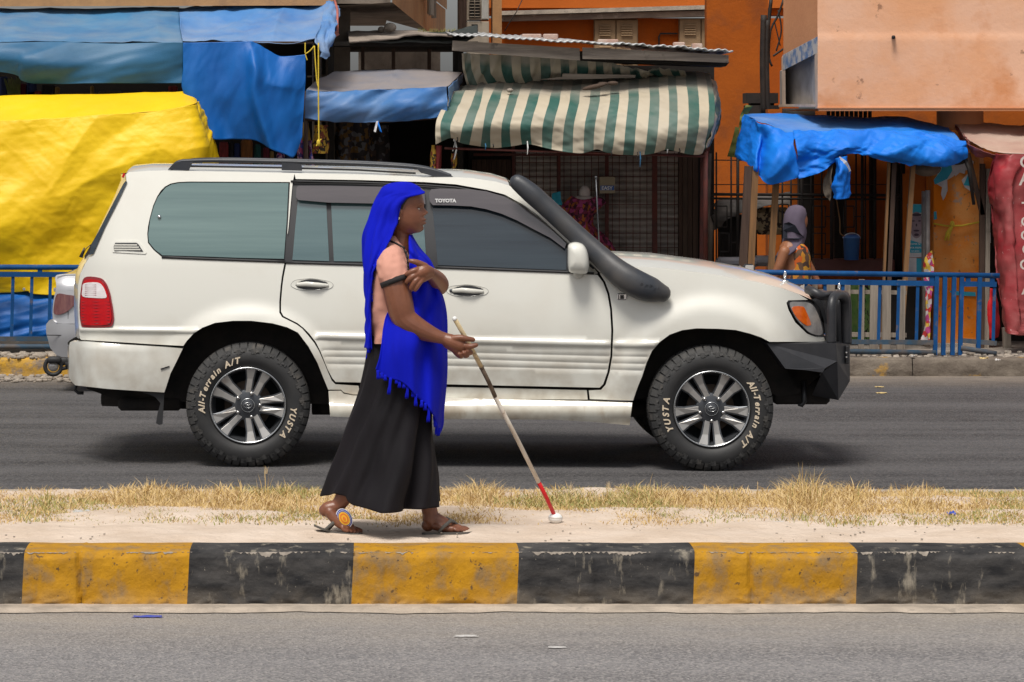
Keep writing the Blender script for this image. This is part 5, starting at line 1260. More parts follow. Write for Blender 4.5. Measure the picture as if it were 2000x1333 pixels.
M['tan'] = mat('tan_fascia', (.48, .26, .11), (.38, .2, .09), rough=.85, scale=3, bump=.004, bscale=25, d=(.2, .12, .07), dscale=3, dst=(1.5, 1, .4), dlo=.5, dhi=.8)
M['cornice'] = mat('cornice_grey', (.28, .2, .15), (.14, .10, .08), rough=.9, scale=4, st=(.6, 1, 2), bump=.006, bscale=25, d=(.42, .34, .28), dscale=6, dlo=.6, dhi=.7)
M['shutter'] = mat('shutter_tan', (.34, .22, .12), (.28, .18, .1), rough=.8, scale=6)
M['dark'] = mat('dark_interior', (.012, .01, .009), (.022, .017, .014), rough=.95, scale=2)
M['brown'] = mat('brown_wall', (.10, .065, .045), (.06, .04, .03), rough=.95, scale=2, bump=.005, bscale=20)
M['wood_grey'] = mat('wood_grey', (.36, .30, .25), (.19, .155, .13), rough=.9, scale=5, st=(.35, 1, 5), bump=.004, bscale=14, bst=(.5, 1, 7), d=(.09, .07, .06), dscale=7, dlo=.58, dhi=.68)
M['wood_v'] = mat('wood_grey_upright', (.34, .29, .24), (.2, .165, .135), rough=.9, scale=6, st=(6, 1, .3), bump=.004, bscale=14, bst=(7, 1, .5), d=(.1, .08, .065), dscale=5, dlo=.58, dhi=.7)
M['wood_br'] = mat('wood_brown', (.26, .13, .05), (.15, .08, .035), rough=.85, scale=7, st=(5, 1, .3), bump=.003, bscale=14, bst=(7, 1, .5))
M['wood_dk'] = mat('wood_dark', (.05, .028, .02), (.085, .05, .035), rough=.9, scale=7, st=(5, 1, .3), bump=.003, bscale=14)
M['iron_rust'] = mat('iron_redbrown', (.13, .025, .016), (.07, .022, .018), rough=.7, scale=9, bump=.001, bscale=60)
M['iron_k'] = mat('iron_black', (.012, .010, .010), (.03, .022, .018), rough=.7, scale=9)
M['steel'] = mat('shutter_steel', (.50, .45, .41), (.34, .30, .27), rough=.55, metal=.3, scale=3, st=(1, 1, 3), d=(.06, .045, .035), dscale=4, dlo=.5, dhi=.75)
M['zinc'] = mat('zinc_sheet', (.52, .53, .54), (.36, .36, .36), rough=.5, metal=.2, scale=5, st=(1, .5, 1), d=(.16, .12, .1), dscale=8, dlo=.58, dhi=.68)
M['ac'] = mat('ac_case', (.5, .43, .34), (.42, .35, .27), rough=.6, scale=5, d=(.2, .15, .1), dscale=6)
M['curtain'] = mat('curtain_white', (.55, .54, .5), (.35, .33, .3), rough=.8, scale=8, st=(3, 1, .5))
M['glass_dk'] = mat('window_dark', (.03, .03, .032), (.05, .048, .045), rough=.2, scale=3)
M['brick'] = mat('brick_pale', (.40, .24, .19), (.5, .4, .34), rough=.9, scale=9, bump=.004, bscale=50)
M['white'] = M['white']
ZB = .14
def wallbox(mb, px0, px1, Y, z0, z1, d=.2): x0, x1 = GX(px0, Y), GX(px1, Y); mb.box(((x0+x1)/2, Y+d/2, (z0+z1)/2), (x1-x0, d, z1-z0)); return mb
# --- orange building at the back
YO = 41.
ob = thing('orange_building', 'orange rendered building set back behind the striped awning, with brown louvred shutters', 'building', (GX(1200, YO), YO, ZB))
mb = MB(); wallbox(mb, 940, 1560, YO, ZB, GZ(36, YO), .3); wallbox(mb, 940, 1560, YO+.06, GZ(30, YO), 5.6, .3); mb.build('wall', M['orange'], ob)
mb = MB(); wallbox(mb, 940, 1560, YO-.005, GZ(16, YO), 5.6, .06); mb.build('upper_wall', M['orange_up'], ob)
mb = MB()
a, b = P(976, 30, YO-.25), P(1500, 15, YO-.25)
mb.hexa([a, b, b+Vector((0, .3, 0)), a+Vector((0, .3, 0)), a+Vector((0, 0, .05)), b+Vector((0, 0, .05)), b+Vector((0, .3, .05)), a+Vector((0, .3, .05))])
mb.build('cornice_ledge', M['conc_pale'], ob)
mb = MB(); a, b = P(976, 42, YO-.2), P(1500, 29, YO-.2); h_ = Vector((0, 0, .07))
mb.hexa([a, b, b+Vector((0, .25, 0)), a+Vector((0, .25, 0)), a+h_, b+h_, b+h_+Vector((0, .25, 0)), a+h_+Vector((0, .25, 0))])
mb.build('cornice', M['cornice'], ob)
def shutterwin(x0, x1, y0, y1):
    mb = MB(); mb.pbox(x0, y0, x1, y1, YO-.05, .06); w_ = mb.build('shutter_window', M['shutter'], ob)
    xm = (x0+x1)/2
    for k, (a, b) in enumerate(((x0+2, xm-1.5), (xm+1.5, x1-2))):
        mb = MB(); mb.pbox(a, y0+2, b, y1, YO-.08, .035)
        l_ = mb.build('shutter_leaf', M['shutter'], w_)
        mb = MB(); mb.pbox(a+8, y0+11, b-8, y0+36, YO-.083, .02); mb.pbox(a+8, y0+52, b-8, y1-8, YO-.083, .02)
        for yy in [y0+13+4.6*i for i in range(5)]+[y0+54+4.6*i for i in range(int((y1-y0-66)/4.6))]:
            p = P(a+9, yy, YO-.1); q = P(b-9, yy, YO-.1); mb.bar(p, q, .02, .006, up=(0, 1, -.8))
        mb.build('louvre', M['shutter'], w_); w_.children[-1]['kind'] = 'stuff'
shutterwin(1160, 1246, 38, 180); shutterwin(1326, 1413, 36, 182)
mb = MB()
for pts in ([(1287, 90), (1287, 72), (1290, 66), (1323, 66)],): mb.tube([P(x, y, YO-.04) for x, y in pts], .012, 6)
mb.build('conduit', M['iron_k'], ob, True)
mb = MB(); mb.tube([P(1486, 35, YO-.06), P(1483, 190, YO-.06)], .018, 6); mb.build('drain_pipe', M['iron_k'], ob, True)
mb = MB(); mb.ell(P(1451, 47, YO-.2), (.04, .04, .05), 12, 8); mb.tube([P(1451, 36, YO-.2), P(1451, 44, YO-.2)], .02, 8); mb.build('bulb', mat('bulb', (.5, .42, .34), rough=.3), ob, True)
mb = MB()
for pts in ([(1020, 0), (1008, 25), (998, 40), (985, 62)], [(1421, 120), (1440, 180), (1432, 225), (1437, 245)], [(1420, 200), (1455, 205), (1500, 212)], [(1420, 60), (1424, 120), (1420, 290)]):
    mb.tube([P(x, y, YO-.5) for x, y in pts], .006, 5)
top(mb, 'loose_wire', M['iron_k'], 'thin black wires hanging in front of the orange wall', 'wire', True)
# --- left building with overhanging slab
lb = thing('concrete_building', 'old tan and grey building with an overhanging slab above the blue market awnings', 'building', (GX(400, 31.2), 31.2, ZB))
z0 = GZ(9, 31.); zs = GZ(5, 31.)
mb = MB(); mb.add([P(-400, 14, 31), P(655, 11, 31), P(655, -90, 31), P(-400, -90, 31)], [(0, 1, 2, 3)]); mb.box((GX(130, 31), 31.4, GZ(9, 31)+.4), (5., .75, .7)); mb.build('fascia', M['tan'], lb)
mb = MB(); mb.add([P(655, 12, 31), P(700, -60, 31), P(766, 5, 31), P(838, 63, 39.4), P(680, 20, 39.4), P(640, 12, 31)], [(0, 2, 3, 4)]); mb.box((GX(690, 33)-.3, 34, zs+.02), (1.3, 5.9, .06)); mb.build('slab_soffit', M['conc'], lb)
mb = MB()
pl = [P(766, 5, 31), P(795, 29, 33.8), P(820, 49, 36.9), P(838, 63.2, 39.4), P(870, 82, 43.5)]
up = [Vector((p.x+.0, p.y, p.z+.42)) for p in pl]
mb.add(pl+up, [(i, i+1, 6+i, 5+i) for i in range(4)]); mb.build('slab_edge', M['tan'], lb)
mb = MB(); u2 = [Vector((p.x+.02, p.y, p.z+.0)) for p in up]; u3 = [Vector((p.x, p.y, 6)) for p in u2]
mb.add(u2+u3, [(i, i+1, 6+i, 5+i) for i in range(4)]); mb.build('upper_wall', M['tan'], lb)
def side_q(name, t0, t1, zlo, zhi, m, off=.03):
    def sp(t): return cr(u2, t)
    a, b = sp(t0), sp(t1); mb = MB()
    mb.add([Vector((a.x+off, a.y, a.z+zlo)), Vector((b.x+off, b.y, b.z+zlo)), Vector((b.x+off, b.y, b.z+zhi)), Vector((a.x+off, a.y, a.z+zhi))], [(0, 1, 2, 3)])
    return mb.build(name, m, lb)
side_q('window', .30, .47, .02, 2.3, M['glass_dk']); side_q('curtain', .12, .29, .0, 2.3, M['curtain']); side_q('curtain', .49, .62, -.1, 2.3, M['curtain'], .05); side_q('window', .66, .80, .1, 2.3, M['glass_dk'])
mb = MB()
for t in (.5, .54, .63): a = cr(u2, t); mb.tube([a+Vector((.09, 0, -.3)), a+Vector((.09, 0, 2))], .03, 8)
mb.build('drain_pipe', M['curtain'], lb, True)
# walls and openings under the slab
for a_ in ((636, 684, 31.6, .35), (700, 860, 39.5, .2), (-300, 600, 33.5, .2)): mb = MB(); wallbox(mb, a_[0], a_[1], a_[2], ZB, zs, a_[3]); mb.build('wall', M['conc'], lb)
mb = MB(); wallbox(mb, 598, 640, 31.8, ZB, 3.2, .1); dr_ = mb.build('door', M['dark'], lb)
mb = MB()
for x in (612, 627): mb.tube([P(x, 85, 31.7), P(x, 300, 31.7)], .012, 6)
mb.tube([P(600, 150, 31.7), P(636, 148, 31.7)], .01, 6); mb.build('door_bar', M['steel'], dr_, True)
# pillar between the buildings and the two condenser units
mb = MB(); mb.pbox(962, -120, 980, 260, 36, .4); top(mb, 'pillar', M['tan'], 'tan pillar beside the stacked air-conditioner units', 'pillar')
mb = MB(); mb.pbox(895, -120, 912, 70, 38, .3); mb.tube([P(900, -60, 37.9), P(900, 66, 37.9)], .03, 8); mb.tube([P(907, -60, 37.9), P(907, 66, 37.9)], .02, 8); top(mb, 'pipe_chase', M['wood_dk'], 'dark brown pipes running up left of the air-conditioner units', 'pipes')
for (y0, y1, lab) in ((-40, 39, 'upper tan air-conditioner unit with dark grille'), (42, 110, 'lower tan air-conditioner unit half hidden by the roof')):
    ac = thing('air_conditioner', lab+' beside the tan pillar', 'air conditioner', P(934, y1, 36), 'air-conditioner units stacked by the pillar')
    mb = MB(); mb.pbox(913, y0, 955, y1, 36, .35); mb.build('case', M['ac'], ac)
    mb = MB(); (mb.pbox(916, y0+3, 938, y1-4, 35.985, .02) if y0 < 0 else mb.pbox(921, 48, 933, 60, 35.985, .02)); mb.build('fan_opening', M['dark'], ac)
    if y0 < 0:
        mb = MB()
        for i in range(12): mb.tube([P(916, y1-6-i*6, 35.97), P(938, y1-6-i*6, 35.97)], .004, 5)
        for xx in (916, 927, 938): mb.tube([P(xx, y0+3, 35.97), P(xx, y1-4, 35.97)], .005, 5)
        mb.build('grille', M['ac'], ac, True)['kind'] = 'stuff'
    mb = MB(); mb.pbox(941, y0+2, 953, y1-2, 35.99, .02); mb.build('side_panel', M['curtain' if y0 < 0 else 'ac'], ac)
# --- salmon building, right, with its overhang
YS = 30.2
sb = thing('salmon_building', 'salmon pink building with a heavy overhanging upper storey and patched render', 'building', (GX(1800, YS), YS, ZB))
zl = GZ(212, YS)
def srf(u, v):
    x = lerp(GX(1597, YS), GX(2400, YS), u); z = lerp(zl, 6, v)
    stp = .0 if z < GZ(68, YS) else .012
    return Vector((x, YS+stp*smooth(GZ(69, YS), GZ(67, YS), z)+.006*noise.noise(Vector((x*2, z*2, 0))), z))
mb = MB(); mb.grid(srf, 60, 110); mb.add([P(1597, 212, YS), P(2400, 212, YS), P(2400, 212, YS)+Vector((0, 2.6, 0)), P(1597, 212, YS)+Vector((0, 2.6, 0))], [(0, 1, 2, 3)]); w_ = mb.build('wall', M['salmon'], sb, True); smang(w_, 25)
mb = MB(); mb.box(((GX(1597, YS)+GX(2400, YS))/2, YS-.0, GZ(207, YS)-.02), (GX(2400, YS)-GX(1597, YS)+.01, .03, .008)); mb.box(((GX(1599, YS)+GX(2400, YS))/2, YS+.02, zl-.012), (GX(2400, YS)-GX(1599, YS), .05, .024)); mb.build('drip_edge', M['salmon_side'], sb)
mb = MB()
A_, B_ = (1534, 31.3), (1600, YS+.03)
def chm(x, y): t = (x-A_[0])/(B_[0]-A_[0]); return P(x, y, lerp(A_[1], B_[1], t))
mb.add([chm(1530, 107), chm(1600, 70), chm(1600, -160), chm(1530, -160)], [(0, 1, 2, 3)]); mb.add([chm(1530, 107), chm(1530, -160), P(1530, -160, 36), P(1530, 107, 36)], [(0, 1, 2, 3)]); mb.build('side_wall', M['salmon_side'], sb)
mb = MB(); q = [chm(1529, 108), chm(1598, 71), chm(1595, 104), chm(1529, 138)]; mb.prism([p-Vector((0, .03, 0)) for p in q], (0, .06, 0)); mb.build('painted_ledge', mat('ledge_blue', (.12, .2, .36), (.5, .47, .45), rough=.8, scale=9, st=(3, 1, 1), lo=.42, hi=.56), sb)
mb = MB()
r0 = [chm(1532, 137), chm(1594, 103), chm(1594, 206), chm(1532, 206)]; bk = [p+Vector((.02, .5, 0)) for p in r0]
mb.add(r0+bk, [(4, 5, 6, 7), (0, 1, 5, 4), (2, 3, 7, 6), (1, 2, 6, 5), (3, 0, 4, 7)]); mb.build('recess', mat('recess_plaster', (.46, .42, .38), (.3, .27, .24), rough=.9, scale=4), sb)
mb = MB(); mb.prism([chm(x, y)-Vector((0, .03, 0)) for x, y in ((1591, 76), (1599, 72), (1600, 212), (1593, 212))], (0, .05, 0)); mb.prism([chm(x, y)-Vector((0, .02, 0)) for x, y in ((1527, 112), (1533, 108), (1534, 206), (1528, 206))], (0, .05, 0)); mb.prism([chm(x, y)-Vector((0, .02, 0)) for x, y in ((1528, 204), (1593, 204), (1593, 209), (1528, 209))], (0, .3, 0)); mb.build('corner_trim', mat('trim_cream', (.66, .5, .38), (.5, .36, .27), rough=.8, scale=6), sb)
mb = MB(); mb.tube([P(1745, 73, YS+.05), P(1745, 73, YS-.08)], .018, 10); mb.build('drain_spout', M['iron_k'], sb, True)
mb = MB(); mb.prism([P(x, y, YS+.028) for x, y in ((1718, 62), (1740, 60), (1766, 64), (1762, 72), (1748, 80), (1738, 78), (1730, 70), (1716, 68))], (0, .02, 0)); mb.prism([P(x, y, YS+.028) for x, y in ((1797, 3), (1806, 8), (1812, 12), (1808, 26), (1800, 25), (1802, 16))], (0, .02, 0)); mb.build('plaster_patch', M['conc_pale'], sb)
mb = MB(); mb.lathe([(.215, 0), (.215, 3)], P(1782, 212, YS+1.2)-Vector((0, 0, 2.2)), 'z', n=24) if False else None
# lower orange walls behind the stalls
for a_ in ((1380, 1500, 36., 3.6), (1500, 2400, 33., zl+.02)): mb = MB(); wallbox(mb, a_[0], a_[1], a_[2], ZB, a_[3], .2); mb.build('lower_wall', M['orange_wall'], sb)
# round head of the orange column above the stall, then the square column
mb = MB(); c_ = P(1871, 300, 30.8); mb.lathe([(.205, -1.9+.0), (.205, .62)], (c_.x, 30.85, c_.z-.0), 'z', n=32) if False else None
cc = GX(1870, 30.7)
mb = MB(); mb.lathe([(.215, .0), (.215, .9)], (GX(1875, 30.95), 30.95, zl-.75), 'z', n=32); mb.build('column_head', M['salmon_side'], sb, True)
mb = MB()
cw = [(1825, 300), (1911, 300), (1911, 676), (1822, 676)]
def colf(u, v):
    a = P(lerp(1823.5, 1912, u), lerp(677, 255, v), 30.6); return a+Vector((0, .006*noise.noise(Vector((a.x*8, a.z*8, 1))), 0))
mb.grid(colf, 20, 60); mb.box((P(1868, 400, 30.6).x, 30.82, (GZ(255, 30.6)+ZB)/2), (.405, .42, GZ(255, 30.6)-ZB)); col = mb.build('column', M['col'], sb, True); smang(col, 40)
mb = MB(); mb.pbox(1815, 672, 1918, 690, 30.45, .5); mb.build('column_base', M['conc_pale'], sb)
def flatp(name, pts, m, par, Y, th=.003): mb = MB(); mb.prism([P(x, y, Y) for x, y in pts], (0, th, 0)); return mb.build(name, m, par)
M['teal'] = mat('poster_teal', (.02, .32, .48), (.03, .4, .55), rough=.6, scale=8); M['paper'] = mat('torn_paper', (.68, .66, .66), (.5, .5, .55), rough=.8, scale=12, bump=.003, bscale=40)
YP = 30.585
flatp('torn_paper', [(1842, 312), (1868, 318), (1872, 330), (1862, 345), (1850, 352), (1851, 372), (1846, 385), (1842, 392), (1838, 380), (1840, 366), (1826, 358), (1832, 335)], M['paper'], sb, YP)
flatp('torn_paper', [(1878, 352), (1890, 340), (1900, 345), (1910, 362), (1912, 380), (1896, 374), (1884, 366)], M['paper'], sb, YP)
flatp('torn_paper', [(1852, 300), (1884, 302), (1902, 316), (1898, 334), (1880, 332), (1866, 345), (1858, 330)], M['paper'], sb, YP+.0015)
flatp('torn_paper', [(1872, 318), (1888, 326), (1884, 340), (1870, 336)], M['paper'], sb, YP)
flatp('torn_poster', [(1842, 313), (1858, 320), (1860, 334), (1850, 350), (1826, 361), (1823.5, 352), (1838, 334)], M['teal'], sb, YP-.004)
flatp('torn_poster', [(1890, 344), (1904, 352), (1911, 366), (1882, 362)], M['teal'], sb, YP-.004)
flatp('torn_poster', [(1824, 414), (1829, 413), (1830, 428), (1824, 430)], M['teal'], sb, YP-.004)
flatp('torn_poster', [(1854, 568), (1880, 570), (1905, 571), (1906, 579), (1880, 578), (1860, 576)], M['teal'], sb, YP-.004)
mb = MB(); text_on(mb, 'wa', P(1841, 352, YP-.006), (1, 0, 0), (0, 0, 1), .05, ext=.001); text_on(mb, 'CHAMA', P(1843, 360, YP-.006), (1, 0, .1), (0, 0, 1), .028, ext=.001) if False else None
mb = MB(); mb.tube([P(1823, 437, 30.56), P(1850, 442, 30.55), P(1880, 441, 30.55), P(1913, 434, 30.56)], .009, 6); kn = [P(1861, 440, 30.53)]
mb.ell(P(1860, 438, 30.53), (.022, .02, .03), 10, 8); mb.tube([P(1860, 440, 30.53), P(1850, 456, 30.52), P(1846, 470, 30.53)], [.012, .016, .01], 8); mb.tube([P(1861, 440, 30.53), P(1854, 458, 30.51), P(1852, 470, 30.52)], [.01, .012, .006], 8)
M['rope_y'] = mat('rope_yellow', (.75, .55, .03), (.6, .42, .05), rough=.8, scale=60)
top(mb, 'tied_rope', M['rope_y'], 'yellow rope tied round the orange column', 'rope', True)
# --- wires, boxes and ironwork between the buildings
mb = MB()
for pts, r in (([(1492, 30), (1490, 120), (1492, 225)], .035), ([(1499, 40), (1497, 130), (1500, 225)], .03), ([(1506, 0), (1500, 60), (1499, 110)], .02), ([(1530, 0), (1520, 30), (1505, 60), (1502, 110), (1508, 130)], .012), ([(1510, 110), (1530, 96)], .012), ([(1520, 20), (1526, 60), (1516, 100)], .009), ([(1512, 40), (1524, 90)], .007)):
    mb.tube([cr([P(x, y, 33.5) for x, y in pts], t/10) for t in range(11)], r, 6)
top(mb, 'cable_bundle', M['iron_k'], 'bundle of black cables running down beside the salmon building', 'cables', True)
mb = MB(); mb.pbox(1457, 182, 1520, 202, 34, .3); mb.pbox(1459, 206, 1522, 226, 34, .3); mb.pbox(1466, 200, 1512, 207, 34.1, .2); top(mb, 'meter_box', M['iron_k'], 'black meter boxes on the wall above the blue stall tarp', 'meter box')
mb = MB()
for x in range(1618, 1700, 9): mb.tube([P(x, 212, 32.8), P(x, 240, 32.8)], .02, 6)
mb.pbox(1530, 212, 1592, 240, 32.9, .1); top(mb, 'window_grille', M['iron_k'], 'black barred window just under the salmon overhang', 'window grille', True)
# --- roofs over the middle shops
def plank(name, pts, Y, th, m, par=None): mb = MB(); mb.prism([P(x, y, Y) for x, y in pts], (0, th, 0)); return mb.build(name, m, par)
sr = thing('tin_roof', 'pale tin roof edged with weathered grey planks over the striped awning', 'roof', P(1150, 120, 30.2))
mb = MB()
def rf(u, v):
    f = [(878.5, 68), (960, 72), (1045, 78), (1160, 84), (1255, 88), (1340, 93), (1432, 101)]
    x = lerp(878.5, 1432, u); y = interp_s(f, x)+.9*math.sin(u*37)+(1.2*math.sin(u*90) if u > .6 else 0)
    p = P(x, y, 30.0); return p+Vector((.0, 2.2*v, -.1*smooth(.3, 1, u)*v+.10*v+.006*math.sin(u*260)))
mb.grid(rf, 240, 8); o = mb.build('roof_sheet', M['zinc'], sr, True); solid(o, .012)
plank('fascia_board', [(884, 79.5), (1132, 94.5), (1133, 118.5), (960, 106), (883, 99)], 30.12, .04, M['wood_grey'], sr)
plank('fascia_board', [(1138, 93), (1230, 97), (1423, 108), (1423, 123), (1300, 118), (1138, 115.5)], 30.08, .04, M['wood_grey'], sr)
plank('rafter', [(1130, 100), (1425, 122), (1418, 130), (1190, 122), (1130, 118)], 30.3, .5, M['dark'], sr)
plank('batten', [(1100, 144), (1242, 147), (1240, 152), (1130, 155), (1050, 156), (1098, 151)], 30.4, .1, M['wood_grey'], sr)
for i, (x, y, w_, h_) in enumerate(((1038, 70, 38, 10), (1075, 71, 29, 12), (1187, 80, 40, 9), (1326, 87, 22, 12), (1361, 90, 20, 13), (1308, 92, 12, 4))):
    Yb = 30.7; c_ = P(x, y+2, Yb); mb = MB(); mb.bbox(c_, (w_*Yb/F, .11, h_*Yb/F), .008)
    top(mb, 'brick', M['brick'], ['leftmost pale brick holding down the tin roof', 'second pale brick from the left on the tin roof', 'reddish brick in the middle of the tin roof', 'pale block on the tin roof before the right shutters', 'rightmost pale block on the tin roof', 'small broken brick piece on the right part of the tin roof'][i], 'brick')
# middle shop roof: grey sheet and dark sheet, stone on top
mr = thing('patched_roof', 'patched grey and dark roof sheet over the dark open shop', 'roof', P(800, 90, 31))
mb = MB(); q = [(678, 64), (735, 63), (800, 64), (880, 72), (880, 69), (820, 68), (795, 72), (770, 78), (740, 78), (682, 82.5)]
mb = sheet([[(679, 65, 31.6), (760, 63, 31.6), (800, 63, 31.6), (850, 67, 31.6), (884, 70, 31.6)], [(682, 82, 30.9), (740, 79, 30.9), (775, 77, 30.9), (805, 69.5, 30.9), (884, 71.5, 30.9)]], 60, 8, wrink(.012, 8)); o = mb.build('roof_sheet', M['wood_grey'], mr, True); solid(o, .02)
mb = sheet([[(735, 80, 31.1), (800, 70, 31.1), (870, 66, 31.2), (925, 55, 31.3), (934, 52, 31.3)], [(690, 86, 31.), (780, 84, 31.), (850, 86, 31.), (900, 84, 31.), (934, 69, 31.)]], 60, 8, wrink(.02, 6)); o = mb.build('dark_sheet', mat('roofing_dark', (.02, .028, .028), (.04, .045, .04), rough=.7, scale=6), mr, True); solid(o, .02)
mb = MB(); mb.ell(P(762, 54, 31.4), (.06, .06, .045), 12, 8); mb.ell(P(745, 58, 31.5), (.035, .05, .03), 10, 8); top(mb, 'stone', M['stone'], 'mossy stone lying on the patched roof under the slab', 'stone', True)
mb = MB()
for k in range(260):
    x = random.gauss(865, 26); y = lerp(66, 70, random.random())
    if 800 < x < 905:
        b_ = P(x, y, 31.3); a = random.uniform(-.03, .03); h_ = random.uniform(.02, .07); mb.add([b_, b_+Vector((.006, 0, 0)), b_+Vector((a, 0, h_))], [(0, 1, 2)])
tag(mb.build('roof_weeds', M['g2'], fixn=False), 'green weeds growing on the patched roof', 'weeds', kind='stuff')
# dark shop shells
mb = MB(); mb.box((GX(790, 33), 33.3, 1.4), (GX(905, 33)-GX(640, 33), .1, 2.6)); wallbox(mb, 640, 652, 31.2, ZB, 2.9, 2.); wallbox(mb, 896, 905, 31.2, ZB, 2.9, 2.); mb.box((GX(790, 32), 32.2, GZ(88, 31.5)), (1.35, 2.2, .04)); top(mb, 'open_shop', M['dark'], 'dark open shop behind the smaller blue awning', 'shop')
mb = MB()
for x, y0, y1 in ((705, 88, 145), (765, 95, 145), (835, 95, 145)): mb.pbox(x, y0, x+7, y1, 31.6, .08)
mb.pbox(688, 86, 900, 92, 31.5, .1); top(mb, 'shop_frame', M['wood_dk'], 'dark timber frame inside the open shop above the smaller blue awning', 'frame')
# --- shutter shop under the striped awning
YW2 = 32.
sh = thing('shutter_shop', 'closed shop with corrugated shutter behind a red-brown iron grille under the striped awning', 'shop', P(1150, 560, YW2))
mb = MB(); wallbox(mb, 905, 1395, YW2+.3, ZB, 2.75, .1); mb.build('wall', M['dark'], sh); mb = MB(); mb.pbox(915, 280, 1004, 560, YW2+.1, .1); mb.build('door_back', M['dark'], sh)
for k in range(8): mb = MB(); mb.pbox(922+k*9.6, 312, 922+k*9.6+8.8, 560, YW2+.06, .03); mb.build('door_board', M['wood_dk'], sh)
mb = MB(); prf = []
sl0 = None
for k in range(21):
    y = 296+k*12.2; mb = MB()
    a, b = GX(1004, YW2), GX(1326, YW2); zt, zb = GZ(y, YW2), GZ(y+12, YW2); n = 5
    vs = [Vector((x, YW2+.12-.022*math.sin(math.pi*i/n), lerp(zt, zb, i/n))) for i in range(n+1) for x in (a, b)]
    mb.add(vs, [(2*i, 2*i+1, 2*i+3, 2*i+2) for i in range(n)]); mb.build('shutter_slat', M['steel'], sh, True)
x = 1007
while x < 1328:
    mb = MB(); mb.tube([P(x, 298, YW2), P(x, 560, YW2)], .0035, 5); mb.build('grille_bar', M['iron_rust'], sh, True); x += 13.5
for y in (318, 345, 372, 400, 428, 456, 484, 512): mb = MB(); mb.tube([P(1004, y, YW2-.005), P(1328, y, YW2-.005)], .0035, 5); mb.build('grille_bar', M['iron_rust'], sh, True)
for (x0, x1) in ((1000, 1006), (1089, 1095), (1182, 1189), (1274, 1284)): mb = MB(); mb.pbox(x0, 285, x1, 560, YW2-.04, .04); mb.build('frame_post', M['iron_rust'], sh)
mb = MB(); mb.pbox(925, 300, 1330, 305, YW2-.05, .05); mb.build('frame_rail', M['iron_rust'], sh)
for k, (x0, x1, m) in enumerate(((1326, 1333, 'wood_dk'), (1334, 1343, 'wood_v'), (1344, 1352, 'wood_dk'), (1353, 1363, 'wood_dk'))): mb = MB(); mb.pbox(x0, 285, x1, 560, YW2-.08, .05); o = mb.build('door_board', M[m if m != 'wood_v' else 'brown'], sh)
mb = MB(); mb.bar(P(1375, 300, 30.6), P(1372, 560, 30.6), .06, .06); mb.bar(P(1392, 240, 30.4), P(1376, 320, 30.5), .04, .04); mb.build('corner_post', M['iron_rust'], sh)
mb = MB(); mb.tube([P(1386, 300, 30.7), P(1382, 420, 30.7), P(1387, 440, 30.7), P(1385, 560, 30.7)], [.018, .022, .03, .022], 8); top(mb, 'grey_pole', M['conc'], 'rough grey pole at the right end of the shutter shop', 'pole', True)
mb = MB(); mb.pbox(1171, 346, 1201, 378, YW2-.2, .12); sg = top(mb, 'meter_box', mat('sign_beige', (.36, .3, .2), (.3, .25, .17), rough=.6), 'beige wall box with a blue lettered strip, on the shop grille', 'meter box')
mb = MB(); mb.pbox(1172.5, 363, 1199.5, 372, YW2-.205, .01); sg2 = mb.build('name_strip', mat('strip_blue', (.04, .12, .4), rough=.5), sg)
mb = MB(); text_on(mb, 'EASY', P(1186, 371, YW2-.208), (1, 0, 0), (0, 0, 1), .047, bold=.001, ext=.001); mb.build('lettering', M['white'], sg)
# hanging dress with hat
mb = sheet([[(1118, 384, YW2-.2), (1140, 392, YW2-.3), (1165, 384, YW2-.2)], [(1102, 398, YW2-.15), (1140, 405, YW2-.33), (1183, 396, YW2-.15)], [(1100, 410, YW2-.15), (1135, 425, YW2-.33), (1160, 415, YW2-.15)],
            [(1108, 440, YW2-.15), (1140, 445, YW2-.3), (1158, 440, YW2-.15)], [(1120, 470, YW2-.15), (1150, 475, YW2-.33), (1188, 470, YW2-.15)], [(1130, 505, YW2-.15), (1165, 512, YW2-.33), (1206, 500, YW2-.15)]], 30, 40, wrink(.02, 8, 80))
dress = top(mb, 'hanging_dress', pat('floral_magenta', [(.2, .02, .06), (.05, .01, .02), (.35, .05, .12), (.42, .12, .02), (.1, .02, .05), (.4, .06, .2)], 34), 'magenta and orange patterned dress on show before the shutter', 'dress', True)
mb = MB(); mb.ell(P(1140, 388, YW2-.22), (.09, .08, .03), 16, 8); mb.ell(P(1142, 377, YW2-.22), (.055, .055, .07), 14, 10); top(mb, 'white_hat', mat('hat_white', (.55, .5, .48), rough=.8), 'pale hat on top of the hanging magenta dress', 'hat', True)
for (x, y, dy, c, lb_) in ((1118, 398, 10, 'teal', 'teal cloth hanging at the left of the magenta dress'),):
    mb = sheet([[(1080, 378, YW2-.1), (1096, 374, YW2-.15)], [(1078, 398, YW2-.1), (1098, 402, YW2-.15)]], 8, 8, wrink(.02, 10)); top(mb, 'teal_cloth', M['teal'], lb_, 'cloth', True)
